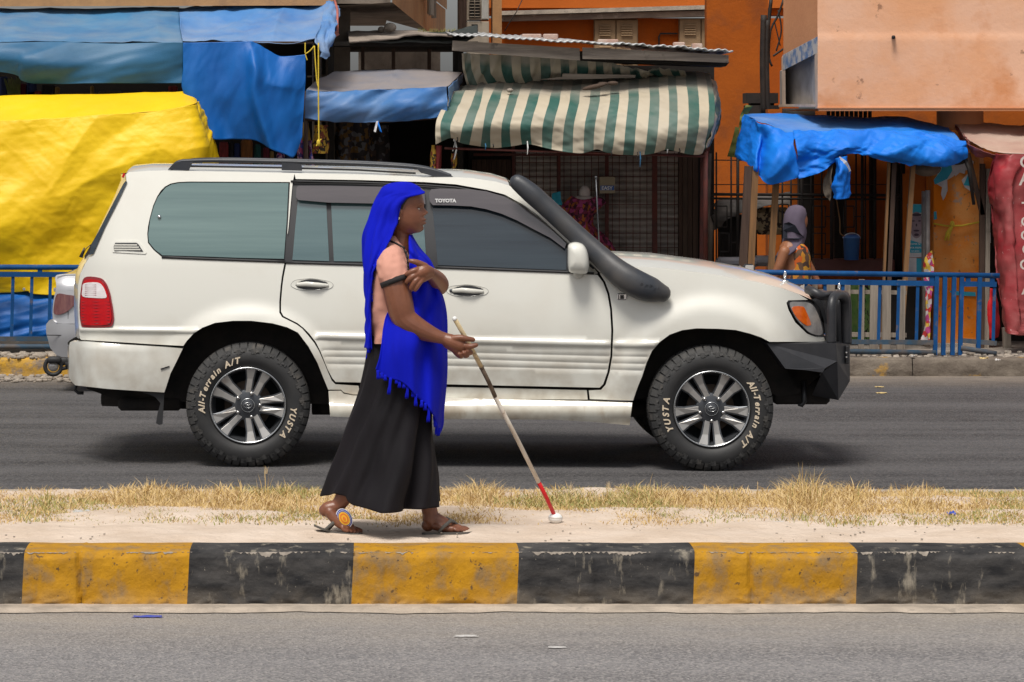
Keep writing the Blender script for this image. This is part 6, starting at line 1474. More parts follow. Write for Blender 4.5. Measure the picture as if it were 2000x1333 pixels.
# ================================================================ MARKET AWNINGS AND GOODS
def tarp(nm, c1, c2, dust=None, sc=2., **k): return mat(nm, c1, c2, rough=.5, scale=sc, spec=.4, bump=.0015, bscale=90, **(dict(d=dust, dscale=1.6, dst=(.7, .7, 1.6), dlo=.42, dhi=.72, damt=.75) if dust else {}), **k)
M['t_faded'] = tarp('tarp_faded_blue', (.07, .23, .42), (.045, .17, .36), (.27, .33, .37))
M['t_faded2'] = tarp('tarp_blue_dusty', (.06, .20, .50), (.10, .27, .56), (.30, .36, .46))
M['t_teal'] = tarp('tarp_teal', (.012, .085, .18), (.03, .14, .28), (.05, .15, .25), 1.5)
M['t_deep'] = tarp('tarp_deep_blue', (.001, .09, .36), (.001, .12, .44))
M['t_sky'] = tarp('tarp_bright_blue', (.001, .15, .66), (.001, .19, .74))
M['t_skydust'] = tarp('tarp_bright_blue_top', (.01, .17, .64), (.03, .24, .68), (.22, .34, .58))
M['t_yel'] = tarp('tarp_yellow', (.80, .50, .001), (.86, .57, .002), None, 1.2)
M['t_dust'] = tarp('tarp_grey_dust', (.30, .26, .25), (.20, .22, .28), (.36, .31, .29)); M['t_mid'] = tarp('tarp_mid_blue', (.03, .14, .40), (.08, .2, .42), (.16, .22, .36))
M['t_red'] = tarp('tarp_red', (.36, .02, .03), (.28, .03, .035), (.30, .12, .11), 3, d2=(.6, .4, .38), d2scale=26, d2lo=.66, d2hi=.72)
M['t_reddust'] = tarp('tarp_red_dusty', (.42, .28, .23), (.5, .38, .31), (.38, .2, .17))
M['t_maroon'] = tarp('tarp_maroon', (.18, .03, .035), (.25, .07, .07), (.3, .16, .14))
def striped(nm):
    m = bpy.data.materials.new(nm); m.use_nodes = True; t = m.node_tree; L = t.links.new; b = t.nodes['Principled BSDF']
    uv = N(t, 'ShaderNodeUVMap'); sp = N(t, 'ShaderNodeSeparateXYZ'); L(uv.outputs[0], sp.inputs[0])
    f = N(t, 'ShaderNodeMath'); f.operation = 'FRACT'; L(sp.outputs['X'], f.inputs[0])
    c = N(t, 'ShaderNodeMath'); c.operation = 'GREATER_THAN'; c.inputs[1].default_value = .52; L(f.outputs[0], c.inputs[0])
    g = N(t, 'ShaderNodeNewGeometry'); nz = N(t, 'ShaderNodeTexNoise'); nz.inputs['Scale'].default_value = 2.2; nz.inputs['Detail'].default_value = 8; L(g.outputs['Position'], nz.inputs['Vector'])
    r = N(t, 'ShaderNodeMapRange'); r.inputs[1].default_value = .4; r.inputs[2].default_value = .7; L(nz.outputs['Fac'], r.inputs[0])
    # faded dust towards the top of the cloth (v small = upper edge)
    r2 = N(t, 'ShaderNodeMapRange'); r2.inputs[1].default_value = .36; r2.inputs[2].default_value = .22; L(sp.outputs['Y'], r2.inputs[0])
    mu = N(t, 'ShaderNodeMath'); mu.operation = 'MULTIPLY_ADD'; mu.inputs[1].default_value = .35; L(r.outputs[0], mu.inputs[0])
    m3 = N(t, 'ShaderNodeMath'); m3.operation = 'MULTIPLY'; m3.inputs[1].default_value = .55; L(r2.outputs[0], m3.inputs[0]); L(m3.outputs[0], mu.inputs[2])
    def mx(fac, a, bb):
        n = N(t, 'ShaderNodeMix'); n.data_type = 'RGBA'; L(fac, n.inputs[0])
        for k, q in ((6, a), (7, bb)):
            if hasattr(q, 'node'): L(q, n.inputs[k])
            else: n.inputs[k].default_value = (*q, 1)
        return n.outputs[2]
    col = mx(c.outputs[0], (.50, .43, .32), (.028, .105, .085)); col = mx(mu.outputs[0], col, (.36, .32, .27)); L(col, b.inputs['Base Color'])
    b.inputs['Roughness'].default_value = .6; return m
M['stripe'] = striped('tarp_striped')
def sheetthing(nm, rows, nu, nv, m, label, cat, wr=None, fold=None, par=None, stripes=None, th=.004, group=None):
    mb = sheet(rows, nu, nv, wr, fold)
    if stripes: mb.uv = [(u*stripes[0]+stripes[1], v) for u, v in mb.uv]
    if par: o = mb.build(nm, M[m], par, True, uv=True, fixn=False)
    else: o = top(mb, nm, M[m], label, cat, True, group=group, uv=True, fixn=False)
    return solid(o, th)
# --- long faded awning top left
aw = thing('blue_awning', 'long faded blue tarpaulin awning at the upper left with a torn right end', 'awning', P(300, 90, 29.6))
def sag(a, n): return lambda u, v, p: Vector((0, 0, -a*abs(math.sin(u*math.pi*n))**.7*math.sin(v*math.pi)))
sheetthing('awning_top', [[(-300, 14, 31.2), (0, 17, 31.2), (180, 20, 31.2), (350, 16, 31.2)], [(-300, 52, 30.4), (0, 50, 30.4), (180, 52, 30.4), (352, 50, 30.4)], [(-300, 80, 29.7), (0, 83, 29.7), (180, 85, 29.7), (358, 83, 29.7)]], 110, 30, 't_faded', '', '', [wrink(.018, 2.2, 25, 3, 3)], sag(.05, 2.2), aw)
sheetthing('awning_top', [[(350, 16, 31.2), (450, 14, 31.2), (520, 11, 31.2), (600, 14, 31.2), (640, 7, 31.0)], [(352, 50, 30.4), (450, 48, 30.4), (560, 46, 30.4), (628, 45, 30.3)], [(357, 83, 29.7), (450, 81, 29.7), (560, 83, 29.7), (612, 82, 29.7)]], 100, 30, 't_faded2', '', '', [wrink(.03, 2.6, 32, 3.5, 9)], sag(.06, 1.5), aw)
sheetthing('torn_end', [[(638, 8, 30.9), (652, 6, 30.9), (659, 14, 31.0)], [(628, 45, 30.2), (645, 40, 30.3), (660, 45, 30.4)], [(613, 84, 29.7), (630, 92, 29.8), (654, 66, 30.0)], [(634, 114, 29.7), (637, 116, 29.75), (640, 100, 29.9)]], 16, 30, 't_faded2', '', '', [wrink(.03, 9, 80, 4, 5)], None, aw)
sheetthing('torn_end', [[(654, 12, 31), (661, 12, 31)], [(650, 55, 30.4), (660, 52, 30.4)], [(641, 90, 30.2), (648, 92, 30.2)]], 8, 20, 't_deep', '', '', [wrink(.02, 9, 80, 4, 7)], None, aw)
mb = MB(); mb.tube([P(358, 83.5, 29.72), P(612, 84, 29.72)], .012, 8); mb.tube([P(-300, 85, 29.75), P(358, 85, 29.75)], .012, 8); mb.build('front_rail', M['wood_dk'], aw, True)
mb = MB(); mb.bar(P(632, 80, 29.9), P(658, 66, 30.3), .045, .03); mb.tube([P(659, 66, 30.3), P(659, 20, 30.6), P(651, -8, 31)], .012, 6); mb.tube([P(268, 12, 31.2), P(268, -20, 31.2)], .02, 6); mb.build('pink_rod', mat('rod_pink', (.5, .15, .11), (.35, .1, .08), rough=.6), aw, True)
def pl1(u, v, p): return Vector((0, -.05*math.sin(u*9+1)*v-.03*math.sin(u*23+v*3)*v, 0))
sheetthing('teal_valance', [[(-300, 84, 29.68), (0, 85, 29.68), (180, 86, 29.68), (358, 84, 29.68)], [(-300, 110, 29.62), (0, 112, 29.6), (60, 122, 29.55), (180, 125, 29.6), (358, 120, 29.66)], [(-300, 125, 29.66), (0, 138, 29.66), (50, 157, 29.66), (100, 162, 29.66), (200, 164, 29.66), (357, 163, 29.66)]], 110, 34, 't_teal', 'teal valance sheet hanging from the long faded awning', 'tarpaulin', [wrink(.03, 1.8, 12, 4, 31)], pl1)
def pl2(u, v, p): return Vector((0, -.10*math.exp(-((u-.56-.05*v)/.06)**2)*smooth(0, .3, v)+.04*math.exp(-((u-.43)/.08)**2)*v-.03*math.sin(u*18)*v, 0))
sheetthing('blue_sheet', [[(357.5, 84, 29.6), (420, 83, 29.6), (481, 82, 29.58), (496, 84, 29.6), (520, 97, 29.62), (552, 111, 29.64), (597, 107, 29.62)], [(357.5, 135, 29.58), (430, 135, 29.58), (490, 135, 29.5), (540, 160, 29.5), (596, 160, 29.6)],
    [(358, 180, 29.58), (430, 190, 29.56), (500, 190, 29.5), (545, 190, 29.52), (593, 205, 29.6)], [(398, 262, 29.56), (420, 273, 29.56), (460, 272, 29.6), (500, 275, 29.58), (530, 292, 29.56), (557, 302, 29.58), (575, 306, 29.6), (590, 268, 29.6)]], 90, 60, 't_deep', 'bright blue sheet hanging in folds from the awning above the car roof', 'tarpaulin', [wrink(.012, 3, 70, 3, 41)], pl2)
# ropes
mb = MB(); tubep = lambda pts, r, Y=29.5: mb.tube([cr([P(x, y, Y) for x, y in pts], t/12) for t in range(13)], r, 6)
tubep([(622, 84), (622, 180), (623, 284)], .007); tubep([(614, 90), (618, 150), (621, 170)], .006); tubep([(614, 90), (605, 100), (596, 106)], .006); tubep([(596, 84), (596, 104)], .006); tubep([(596, 106), (600, 118)], .005)
mb.ell(P(622, 279, 29.5), (.018, .018, .03), 8, 8); tubep([(622, 276), (618, 286)], .006); tubep([(623, 276), (628, 272)], .006)
top(mb, 'yellow_rope', M['rope_y'], 'yellow rope with a knotted end hanging from the long blue awning', 'rope', True)
# --- yellow tarp stall
ys = thing('yellow_tarp_stall', 'market stall wrapped in a big bright yellow tarpaulin behind the blue railing', 'stall', P(200, 580, 29.28))
sheetthing('yellow_top', [[(-300, 190, 29.62), (0, 188, 29.62), (200, 184, 29.62), (372, 180.5, 29.62)], [(-300, 244, 29.33), (0, 238, 29.30), (175, 228.5, 29.30), (315, 217.5, 29.30), (372, 207, 29.30), (386, 200, 29.48)]], 110, 24, 't_yel', '', '', [wrink(.008, 3, 20, 3, 3)], None, ys)
def yf(u, v, p): return Vector((0, -.05*math.sin(v*3.2+u*3)*v+.04*math.sin(u*7+v*5)*v, 0))
sheetthing('yellow_front', [[(-300, 244, 29.32), (0, 238, 29.29), (175, 228.5, 29.29), (315, 217.5, 29.29), (371, 207.5, 29.29), (380, 206, 29.36)], [(-300, 340, 29.18), (0, 340, 29.18), (175, 330, 29.18), (315, 310, 29.20), (380, 290, 29.20), (398, 280, 29.33)], [(-300, 450, 29.13), (0, 450, 29.08), (175, 450, 29.13), (315, 430, 29.16), (385, 420, 29.16), (405, 420, 29.33)], [(-300, 575, 29.13), (0, 573, 29.13), (50, 570, 29.08), (70, 576, 29.08), (200, 581, 29.13), (385, 580, 29.18), (405, 578, 29.33)]],
    220, 150, 't_yel', '', '', [wrink(.05, .8, 40, 3., 51), wrink(.0055, 4., 8, 5, 77), wrink(.006, 3., -38, 5, 12), wrink(.002, 16., 60, 3, 2)], yf, ys)
sheetthing('yellow_side', [[(371, 207, 29.30), (386, 200, 29.48), (374, 181, 29.62)], [(378, 260, 29.28), (400, 250, 29.45), (407, 240, 29.62)], [(384, 320, 29.24), (410, 320, 29.45), (423, 316, 29.62)], [(390, 560, 29.24), (420, 560, 29.45), (440, 560, 29.62)]], 30, 60, 't_yel', '', '', [wrink(.03, 5, 80, 3, 5)], None, ys)
sheetthing('blue_skirting', [[(-300, 560, 29.28), (0, 562, 29.28), (200, 565, 29.28), (400, 565, 29.28)], [(-300, 610, 29.18), (0, 605, 29.13), (200, 615, 29.13), (400, 610, 29.18)], [(-300, 662, 29.08), (0, 660, 29.08), (200, 662, 29.08), (400, 660, 29.08)]], 120, 50, 't_deep', 'deep blue sheet bunched under the yellow tarpaulin', 'tarpaulin', [wrink(.05, 3., 12, 5, 71)], None)
mb = MB(); mb.lathe([(0, -.004), (.01, -.004), (.013, 0)], P(47, 565, 29.04), n=14); mb.build('eyelet', M['white'], ys)
# --- smaller dusty blue awning
ma = thing('dusty_awning', 'small dusty blue awning between the hanging sheet and the striped awning', 'awning', P(740, 230, 29.8))
sheetthing('awning_top', [[(655, 142, 31.), (700, 138, 31.1), (780, 137, 31.1), (850, 138, 31.1), (902, 143, 31.)], [(620, 158, 30.4), (700, 158, 30.4), (780, 157, 30.4), (850, 155, 30.4), (892, 155, 30.4)], [(599, 176, 29.8), (660, 181, 29.8), (740, 178, 29.8), (800, 176, 29.8), (872, 171, 29.8)]], 90, 26, 't_dust', '', '', [wrink(.014, 3.5, 10, 3, 13)], sag(.04, 2), ma)
def pl3(u, v, p): return Vector((0, -.06*math.exp(-((u-.8)/.05)**2)*v+.04*math.sin(u*15+v)*math.sin(v*3.1), 0))
sheetthing('valance', [[(598, 176, 29.79), (660, 181, 29.79), (740, 178, 29.79), (800, 176, 29.79), (872, 171, 29.79)], [(596, 205, 29.75), (660, 210, 29.7), (740, 208, 29.72), (800, 206, 29.7), (873, 202, 29.76)], [(595, 232, 29.78), (660, 236, 29.78), (740, 237, 29.78), (800, 233, 29.78), (873, 228, 29.78)]], 90, 26, 't_mid', '', '', [wrink(.03, 3, 25, 4, 3)], pl3, ma)
sheetthing('side_flap', [[(872, 171, 29.79), (888, 157, 30.3), (902, 143, 31)], [(874, 200, 29.79), (884, 190, 30.2), (898, 165, 30.9)], [(873, 228, 29.8), (876, 222, 30.), (885, 205, 30.5)]], 14, 16, 't_faded2', '', '', [wrink(.02, 8, 60, 3, 6)], None, ma)
mb = MB(); mb.tube([P(595, 234, 29.85), P(740, 238, 29.85), P(874, 229, 29.85)], .014, 8); mb.tube([P(598, 178, 29.85), P(596, 560, 29.9)], .02, 8); mb.build('frame_pole', M['wood_dk'], ma, True)
for (x, y, dx, m, nm) in ((737, 237, -6, 'paper', 'grey'), (737, 237, 6, 't_sky', 'blue')):
    mb = MB(); mb.add([P(x-2, y, 29.7), P(x+2, y, 29.7), P(x+dx+3, y+22, 29.68), P(x+dx-1, y+20, 29.7)], [(0, 1, 2, 3)]); o = mb.build('tie_strip', M[m], ma); solid(o, .003)
# --- striped awning
sa = thing('striped_awning', 'green and cream striped awning sagging over the shuttered shop', 'awning', P(1120, 290, 29.6))
botl = [(850, 282), (880, 269), (904, 279), (955, 288), (995, 286), (1030, 282), (1060, 287), (1090, 294), (1135, 299), (1165, 291), (1185, 297), (1210, 302), (1245, 303), (1270, 300), (1300, 291), (1330, 297), (1352, 302), (1372, 300), (1378, 279)]
def stf(u, v, p): return Vector((0, (-.045*math.sin(u*16+1)*v*v-.03*math.sin(v*9+u*8)*smooth(.25, .5, v)), .0))
sheetthing('awning_cloth', [[(895, 172, 30.9), (930, 166, 30.9), (970, 161, 30.9), (1090, 157, 30.9), (1231, 150, 30.9), (1330, 141, 30.9), (1386, 149, 30.8)], [(880, 186, 30.2), (930, 182, 30.2), (970, 180, 30.2), (1090, 180, 30.2), (1231, 178, 30.2), (1330, 170, 30.2), (1392, 176, 30.2)],
    [(868, 205, 29.85), (930, 205, 29.85), (970, 204, 29.85), (1090, 204, 29.85), (1231, 203, 29.85), (1330, 200, 29.85), (1396, 206, 29.9)], [(852, 240, 29.7), (930, 245, 29.65), (970, 246, 29.65), (1090, 246, 29.65), (1231, 248, 29.65), (1330, 248, 29.65), (1392, 245, 29.75)], [(x, y, 29.72) for x, y in botl]],
    240, 70, 'stripe', '', '', [wrink(.018, 2.6, 12, 4, 3), wrink(.012, 5, -20, 4, 8)], stf, sa, (13.8, .18))
sheetthing('awning_side', [[(1384, 149, 30.8), (1392, 160, 30.9), (1394, 170, 31.2)], [(1392, 190, 30.1), (1400, 200, 30.5), (1403, 215, 31.)], [(1390, 240, 29.76), (1397, 240, 30.2), (1398, 250, 30.8)], [(1376, 288, 29.75), (1380, 285, 30.1), (1382, 280, 30.6)]], 20, 40, 'stripe', '', '', [wrink(.03, 9, 80, 3, 6)], None, sa, (2, .1))
sheetthing('upper_cloth', [[(902, 103, 30.45), (1000, 108, 30.45), (1130, 116, 30.45), (1180, 120, 30.45), (1250, 133, 30.45), (1338, 139, 30.45)], [(904, 135, 30.5), (1000, 140, 30.5), (1130, 138, 30.5), (1180, 136, 30.5), (1250, 141, 30.5), (1340, 142, 30.5)], [(912, 166, 30.6), (960, 160, 30.6), (1030, 158, 30.6), (1100, 152, 30.6), (1250, 148, 30.6), (1342, 144, 30.6)]], 150, 30, 'stripe', '', '', [wrink(.03, 6, 75, 3, 3)], None, sa, (12.2, .3))
mb = MB(); mb.tube([P(868, 290, 29.8), P(1376, 306, 29.8)], .012, 6); mb.tube([P(1378, 296, 29.8), P(1378, 560, 30.2)], .022, 8); mb.build('frame_pole', M['iron_rust'], sa, True)
for (x, L_t, m) in ((948, 12, 't_teal'), (1030, 26, 'white'), (1194, 14, 'iron_k'), (1245, 16, 'iron_k'), (1250, 30, 't_teal'), (1303, 14, 'white'), (1327, 10, 'iron_k'), (893, 10, 'iron_k'), (963, 8, 'iron_k')):
    y = interp(botl, x)-6; mb = MB(); mb.tube([P(x, y, 29.65), P(x+1, y+L_t*.5, 29.64), P(x, y+L_t, 29.65)], [.005, .007, .003], 6); mb.build('tie_string', M[m], sa)
mb = MB(); mb.ell(P(1160, 170, 30.0), (.11, .03, .022), 14, 8, Matrix.Rotation(R(-12), 3, 'Y')); mb.ell(P(1197, 163, 30.05), (.05, .03, .02), 10, 8); mb.ell(P(1178, 164, 30.03), (.05, .03, .016), 10, 8); top(mb, 'dark_rag', M['brown'], 'twisted dark rag lying on top of the striped awning', 'rag', True)
mb = MB(); mb.ell(P(996, 177, 30.05), (.03, .03, .02), 10, 8); top(mb, 'small_stone', M['stone'], 'small stone lying on the left part of the striped awning', 'stone', True)
# --- bright blue stall at the right
bs = thing('blue_tarp_stall', 'market stall with a bunched bright blue tarpaulin roof on wooden poles', 'stall', P(1660, 560, 30))
def bf(u, v, p): return Vector((0, -.05*math.sin(u*21+v*4)*math.sin(v*3)-.04*math.sin(u*40)*v*.5, 0))
sheetthing('tarp_top', [[(1452, 223, 31.), (1500, 224, 31.), (1600, 228, 31.), (1755, 231, 31.), (1800, 238, 31.), (1853, 247, 30.8)], [(1470, 232, 30.5), (1520, 240, 30.4), (1600, 245, 30.4), (1755, 247, 30.4), (1800, 250, 30.4), (1860, 258, 30.4)], [(1492, 243, 30.), (1545, 262, 29.95), (1620, 268, 29.95), (1755, 268, 29.95), (1820, 272, 29.95), (1880, 283, 29.95)]], 110, 30, 't_skydust', '', '', [wrink(.016, 3.4, 15, 3, 23)], None, bs)
M['t_sky'].node_tree.nodes['Principled BSDF'].inputs['Roughness'].default_value = .6
sheetthing('tarp_left_flap', [[(1453, 223, 30.98), (1470, 231, 30.5), (1492, 243, 30.0), (1520, 254, 29.95), (1552, 263, 29.92)], [(1444, 262, 30.6), (1470, 270, 30.2), (1495, 285, 29.9), (1522, 280, 29.8), (1550, 285, 29.75)], [(1439, 296, 30.5), (1462, 310, 30.1), (1490, 330, 29.8), (1515, 315, 29.65), (1556, 310, 29.7)], [(1440, 306, 30.5), (1460, 318, 30.1), (1490, 345, 29.8), (1507, 361, 29.7), (1560, 346, 29.72)]], 70, 60, 't_sky', '', '', [wrink(.03, 3, 60, 3.5, 3), wrink(.010, 6, -50, 5, 8)], lambda u, v, p: Vector((0, .16*math.exp(-((u-.70+.2*(v-.5))/.07)**2)*smooth(.05, .4, v)-.07*math.exp(-((u-.55)/.1)**2)*v, 0)), bs)
sheetthing('tarp_front', [[(1548, 262, 29.93), (1620, 267, 29.95), (1700, 270, 29.95), (1755, 270, 29.95), (1820, 274, 29.95), (1882, 284, 29.95)], [(1552, 285, 29.75), (1600, 282, 29.75), (1650, 284, 29.7), (1700, 285, 29.75), (1800, 290, 29.75), (1886, 290, 29.9)], [(1556, 312, 29.72), (1600, 306, 29.72), (1650, 292, 29.65), (1690, 298, 29.7), (1800, 305, 29.7), (1888, 298, 29.85)], [(1556, 348, 29.74), (1600, 333, 29.76), (1640, 311, 29.7), (1662, 300, 29.68), (1700, 306, 29.75), (1750, 311, 29.78), (1800, 317, 29.78), (1830, 317, 29.8), (1888, 302, 29.9)]], 150, 60, 't_sky', '', '', [wrink(.05, 2.6, 12, 4, 3), wrink(.026, 6, -14, 5.5, 8), wrink(.010, 12, 25, 5, 9)], bf, bs)
for i, (x0, y0, x1, y1, w_, m) in enumerate(((1462, 325, 1441, 690, 15, 'wood_dk'), (1475, 325, 1459, 690, 13, 'wood_br'), (1516, 350, 1496, 690, 12, 'wood_br'), (1745, 310, 1728, 690, 12, 'wood_dk'), (1784, 310, 1758, 690, 9, 'wood_br'), (1738, 310, 1722, 690, 8, 'wood_br'))):
    mb = MB(); mb.bar(P(x0, y0, 29.9), P(x1, y1, 29.9), w_*29.9/F, .05); mb.build('pole', M[m], bs)
sheetthing('hanging_bag', [[(1632, 314, 29.7), (1640, 308, 29.6), (1652, 306, 29.7)], [(1627, 340, 29.7), (1640, 335, 29.55), (1660, 338, 29.7)], [(1630, 370, 29.7), (1640, 365, 29.6), (1657, 362, 29.7)], [(1628, 388, 29.7), (1642, 390, 29.6), (1655, 386, 29.7)]], 16, 30, 't_sky', 'end of the bright blue tarpaulin hanging down like a twisted bag', 'tarpaulin', [wrink(.035, 8, 75, 4, 5)])
mb = sheet([[(1622, 322, 29.8), (1634, 310, 29.75)], [(1612, 350, 29.8), (1628, 350, 29.7)], [(1608, 375, 29.8), (1626, 378, 29.75)], [(1616, 388, 29.8), (1622, 390, 29.8)]], 10, 20, wrink(.03, 9, 75)); top(mb, 'grey_sack', M['conc'], 'dirty grey sack hanging left of the twisted blue tarpaulin end', 'sack', True)
mb = MB(); mb.add([P(1640, 306, 29.62), P(1654, 316, 29.58), P(1662, 334, 29.6), (P(1656, 338, 29.62)), P(1646, 322, 29.6), P(1636, 314, 29.62)], [(0, 1, 4, 5), (1, 2, 3, 4)]); o = mb.build('pale_lining', M['paper'], bs); solid(o, .006)
mb = MB(); mb.ell(P(1810, 330, 30.), (.13, .08, .07), 14, 10); mb.ell(P(1822, 318, 29.95), (.09, .06, .05), 12, 8); top(mb, 'grey_bundle', M['conc'], 'grey bundle hanging under the right end of the blue stall roof', 'bundle', True)
mb = MB(); mb.ell(P(1868, 312, 29.95), (.10, .05, .05), 14, 10); mb.tube([P(1880, 300, 29.9), P(1893, 330, 29.9), P(1902, 400, 29.95)], [.02, .02, .015], 8); top(mb, 'dark_plastic', M['iron_k'], 'dark plastic bundle beside the orange column under the blue tarpaulin', 'bundle', True)
# olive strips at the stall's left corner
mb = sheet([[(1457, 205, 30.9), (1470, 208, 30.9)], [(1446, 225, 30.9), (1458, 228, 30.9)], [(1443, 250, 30.9), (1449, 255, 30.9)]], 6, 14, wrink(.03, 8)); m_ol = mat('olive_leaf', (.09, .12, .02), (.16, .18, .04), rough=.7, scale=12); top(mb, 'palm_frond', m_ol, 'upper olive palm frond piece at the corner of the blue stall', 'palm frond', True)
mb = sheet([[(1436, 248, 30.9), (1444, 250, 30.9)], [(1428, 280, 30.9), (1441, 282, 30.9)], [(1420, 306, 30.9), (1437, 308, 30.9)]], 6, 14, wrink(.02, 8)); top(mb, 'palm_frond', m_ol, 'lower olive palm frond piece left of the blue stall', 'palm frond', True)
# --- ironwork screen behind the stall
sc_ = thing('iron_screen', 'black iron screen with square patterns behind the blue tarp stall', 'iron screen', P(1580, 520, 31.4))
YI = 31.4
for (x0, y0, x1, y1, r) in [(1390, 380, 1765, 382, .016), (1390, 388, 1765, 390, .012), (1384, 313, 1470, 314, .006), (1384, 361, 1765, 361, .005)]+[(x, 265+((x*7) % 40), x, 530, .016 if k % 3 == 0 else .009) for k, x in enumerate((1387, 1399, 1428, 1441, 1528, 1545, 1566, 1584, 1605, 1624, 1652, 1672, 1684, 1690, 1708, 1752, 1760))]:
    mb = MB(); mb.tube([P(x0, y0, YI), P(x1, y1, YI)], r, 6); mb.build('bar', M['iron_k'], sc_, True)
for (x0, y0, x1, y1) in ((1588, 403, 1612, 444), (1588, 456, 1612, 497), (1648, 403, 1668, 444), (1648, 456, 1668, 497), (1400, 403, 1420, 444), (1404, 456, 1424, 492), (1520, 400, 1540, 444)):
    mb = MB(); q = [P(x0, y0, YI-.01), P(x1, y0, YI-.01), P(x1, y1, YI-.01), P(x0, y1, YI-.01), P(x0, y0, YI-.01)]
    for a, b in zip(q, q[1:]): mb.tube([a, b], .006, 5)
    mb.tube([P(x1, (y0+y1)/2, YI), P(x1+20, (y0+y1)/2, YI)], .005, 5); mb.build('square_motif', M['iron_k'], sc_, True)
mb = MB(); mb.pbox(1592, 508, 1747, 535, 31.2, .4); top(mb, 'low_counter', mat('counter_redbrown', (.09, .022, .015), (.13, .035, .025), rough=.6, scale=4), 'low red-brown counter behind the railing right of the veiled woman', 'counter')
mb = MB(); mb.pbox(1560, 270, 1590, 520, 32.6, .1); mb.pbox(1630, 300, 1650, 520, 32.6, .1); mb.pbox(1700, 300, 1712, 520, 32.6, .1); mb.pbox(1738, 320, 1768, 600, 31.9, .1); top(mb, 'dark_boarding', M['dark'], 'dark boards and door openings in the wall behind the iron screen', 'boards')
# covered cart with leopard print cushion
mb = sheet([[(1393, 440, 31.9), (1396, 405, 31.9), (1420, 392, 31.9), (1500, 384, 31.9), (1545, 372, 31.9)], [(1395, 450, 31.7), (1400, 415, 31.6), (1425, 400, 31.6), (1500, 394, 31.6), (1545, 392, 31.7)], [(1408, 440, 31.6), (1420, 432, 31.5), (1440, 420, 31.5), (1500, 404, 31.5), (1545, 404, 31.6)]], 40, 14, wrink(.03, 6)); cv = top(mb, 'black_cover', mat('cover_grey', (.07, .065, .06), (.14, .12, .11), rough=.6, scale=4), 'grey-black plastic cover stretched over stored furniture behind the poles', 'cover', True); solid(cv)
mb = MB(); mb.bbox(P(1508, 432, 31.75), (.36, .2, .26), .05); top(mb, 'printed_cushion', pat('leopard', [(.42, .3, .17), (.05, .03, .02), (.38, .27, .15), (.46, .34, .2), (.07, .04, .02)], 34), 'large leopard-print cushion behind the wooden poles', 'cushion')
mb = MB(); mb.bbox(P(1440, 470, 31.9), (.35, .3, .5), .03); top(mb, 'dark_cabinet', M['dark'], 'dark cabinet under the plastic cover at the left of the leopard cushion', 'cabinet')
mb = MB(); mb.bbox(P(1440, 512, 31.3), (.4, .2, .09), .03); mb.bbox(P(1500, 510, 31.3), (.3, .2, .1), .04); top(mb, 'grey_sacks', M['t_dust'], 'grey sacks lying low behind the wooden poles', 'sacks')
# blue bucket
mb = MB(); c_ = P(1663, 508, 31.); r_ = .078; mb.lathe([(0, 0), (r_*.86, 0), (r_, .2), (r_*1.05, .2), (r_*1.05, .215), (r_*.7, .235), (0, .24)], c_, 'z', n=28); bk_ = top(mb, 'plastic_bucket', mat('bucket_blue', (.03, .12, .42), (.06, .16, .4), rough=.4), 'blue lidded plastic bucket on the red-brown counter', 'bucket', True)
mb = MB(); mb.tube([c_+Vector((r_*math.cos(t)*1.02, -.02, .2+.05*math.sin(t))) for t in [math.pi*i/16 for i in range(17)]], .003, 5); mb.build('handle', M['white'], bk_, True)
mb = MB(); mb.tube([cr([P(x, y, 30.9) for x, y in ((1632, 380), (1640, 430), (1641, 455), (1650, 462))], t/12) for t in range(13)], .006, 6); top(mb, 'thin_cord', M['wood_br'], 'thin brown cord hanging down to the blue bucket', 'cord', True)
# post and posters right of the stall
mb = MB(); mb.tube([P(1812, 372, 30.3), P(1811, 690, 30.3)], .022, 8); mb.pbox(1803.5, 374, 1808, 690, 30.4, .1); top(mb, 'metal_post', M['steel'], 'grey metal post between the portrait poster and the orange column', 'post', True)
pb = thing('notice_board', 'board with a portrait election poster and a purple poster left of the metal post', 'notice board', P(1786, 690, 30.7))
mb = MB(); mb.pbox(1764, 340, 1806, 690, 30.75, .04); mb.build('board', M['orange_wall'], pb)
mb = MB(); mb.pbox(1772, 399, 1803, 503, 30.735, .006); po = mb.build('poster', M['paper'], pb)
mb = MB(); mb.pbox(1772.5, 399.5, 1803, 416, 30.728, .004); mb.build('poster_band', M['teal'], po); mb = MB(); mb.prism([P(x, y, 30.728) for x, y in ((1772.5, 467), (1780, 470), (1803, 477), (1803, 494), (1772.5, 494))], (0, .004, 0)); mb.build('poster_band', M['teal'], po)
mface = mat('poster_face', (.22, .16, .2), (.32, .25, .28), rough=.6, scale=20)
mb = MB(); e = [P(1790+15*math.cos(t)*.86, 440+26*math.sin(t), 30.724) for t in [2*math.pi*i/20 for i in range(20)]]; mb.prism(e, (0, .003, 0)); pf = mb.build('portrait', mface, po)
mb = MB()
for (x, y, a, b_) in ((1784, 432, 3, 1.5), (1796, 432, 3, 1.5), (1790, 440, 1.6, 3), (1790, 451, 6, 2), (1790, 459, 5, 2.6), (1790, 420, 10, 3)):
    mb.prism([P(x+a*math.cos(t), y+b_*math.sin(t), 30.721) for t in [2*math.pi*i/10 for i in range(10)]], (0, .002, 0))
mb.build('portrait_features', mat('poster_ink', (.05, .03, .05), rough=.6), po)['kind'] = 'stuff'
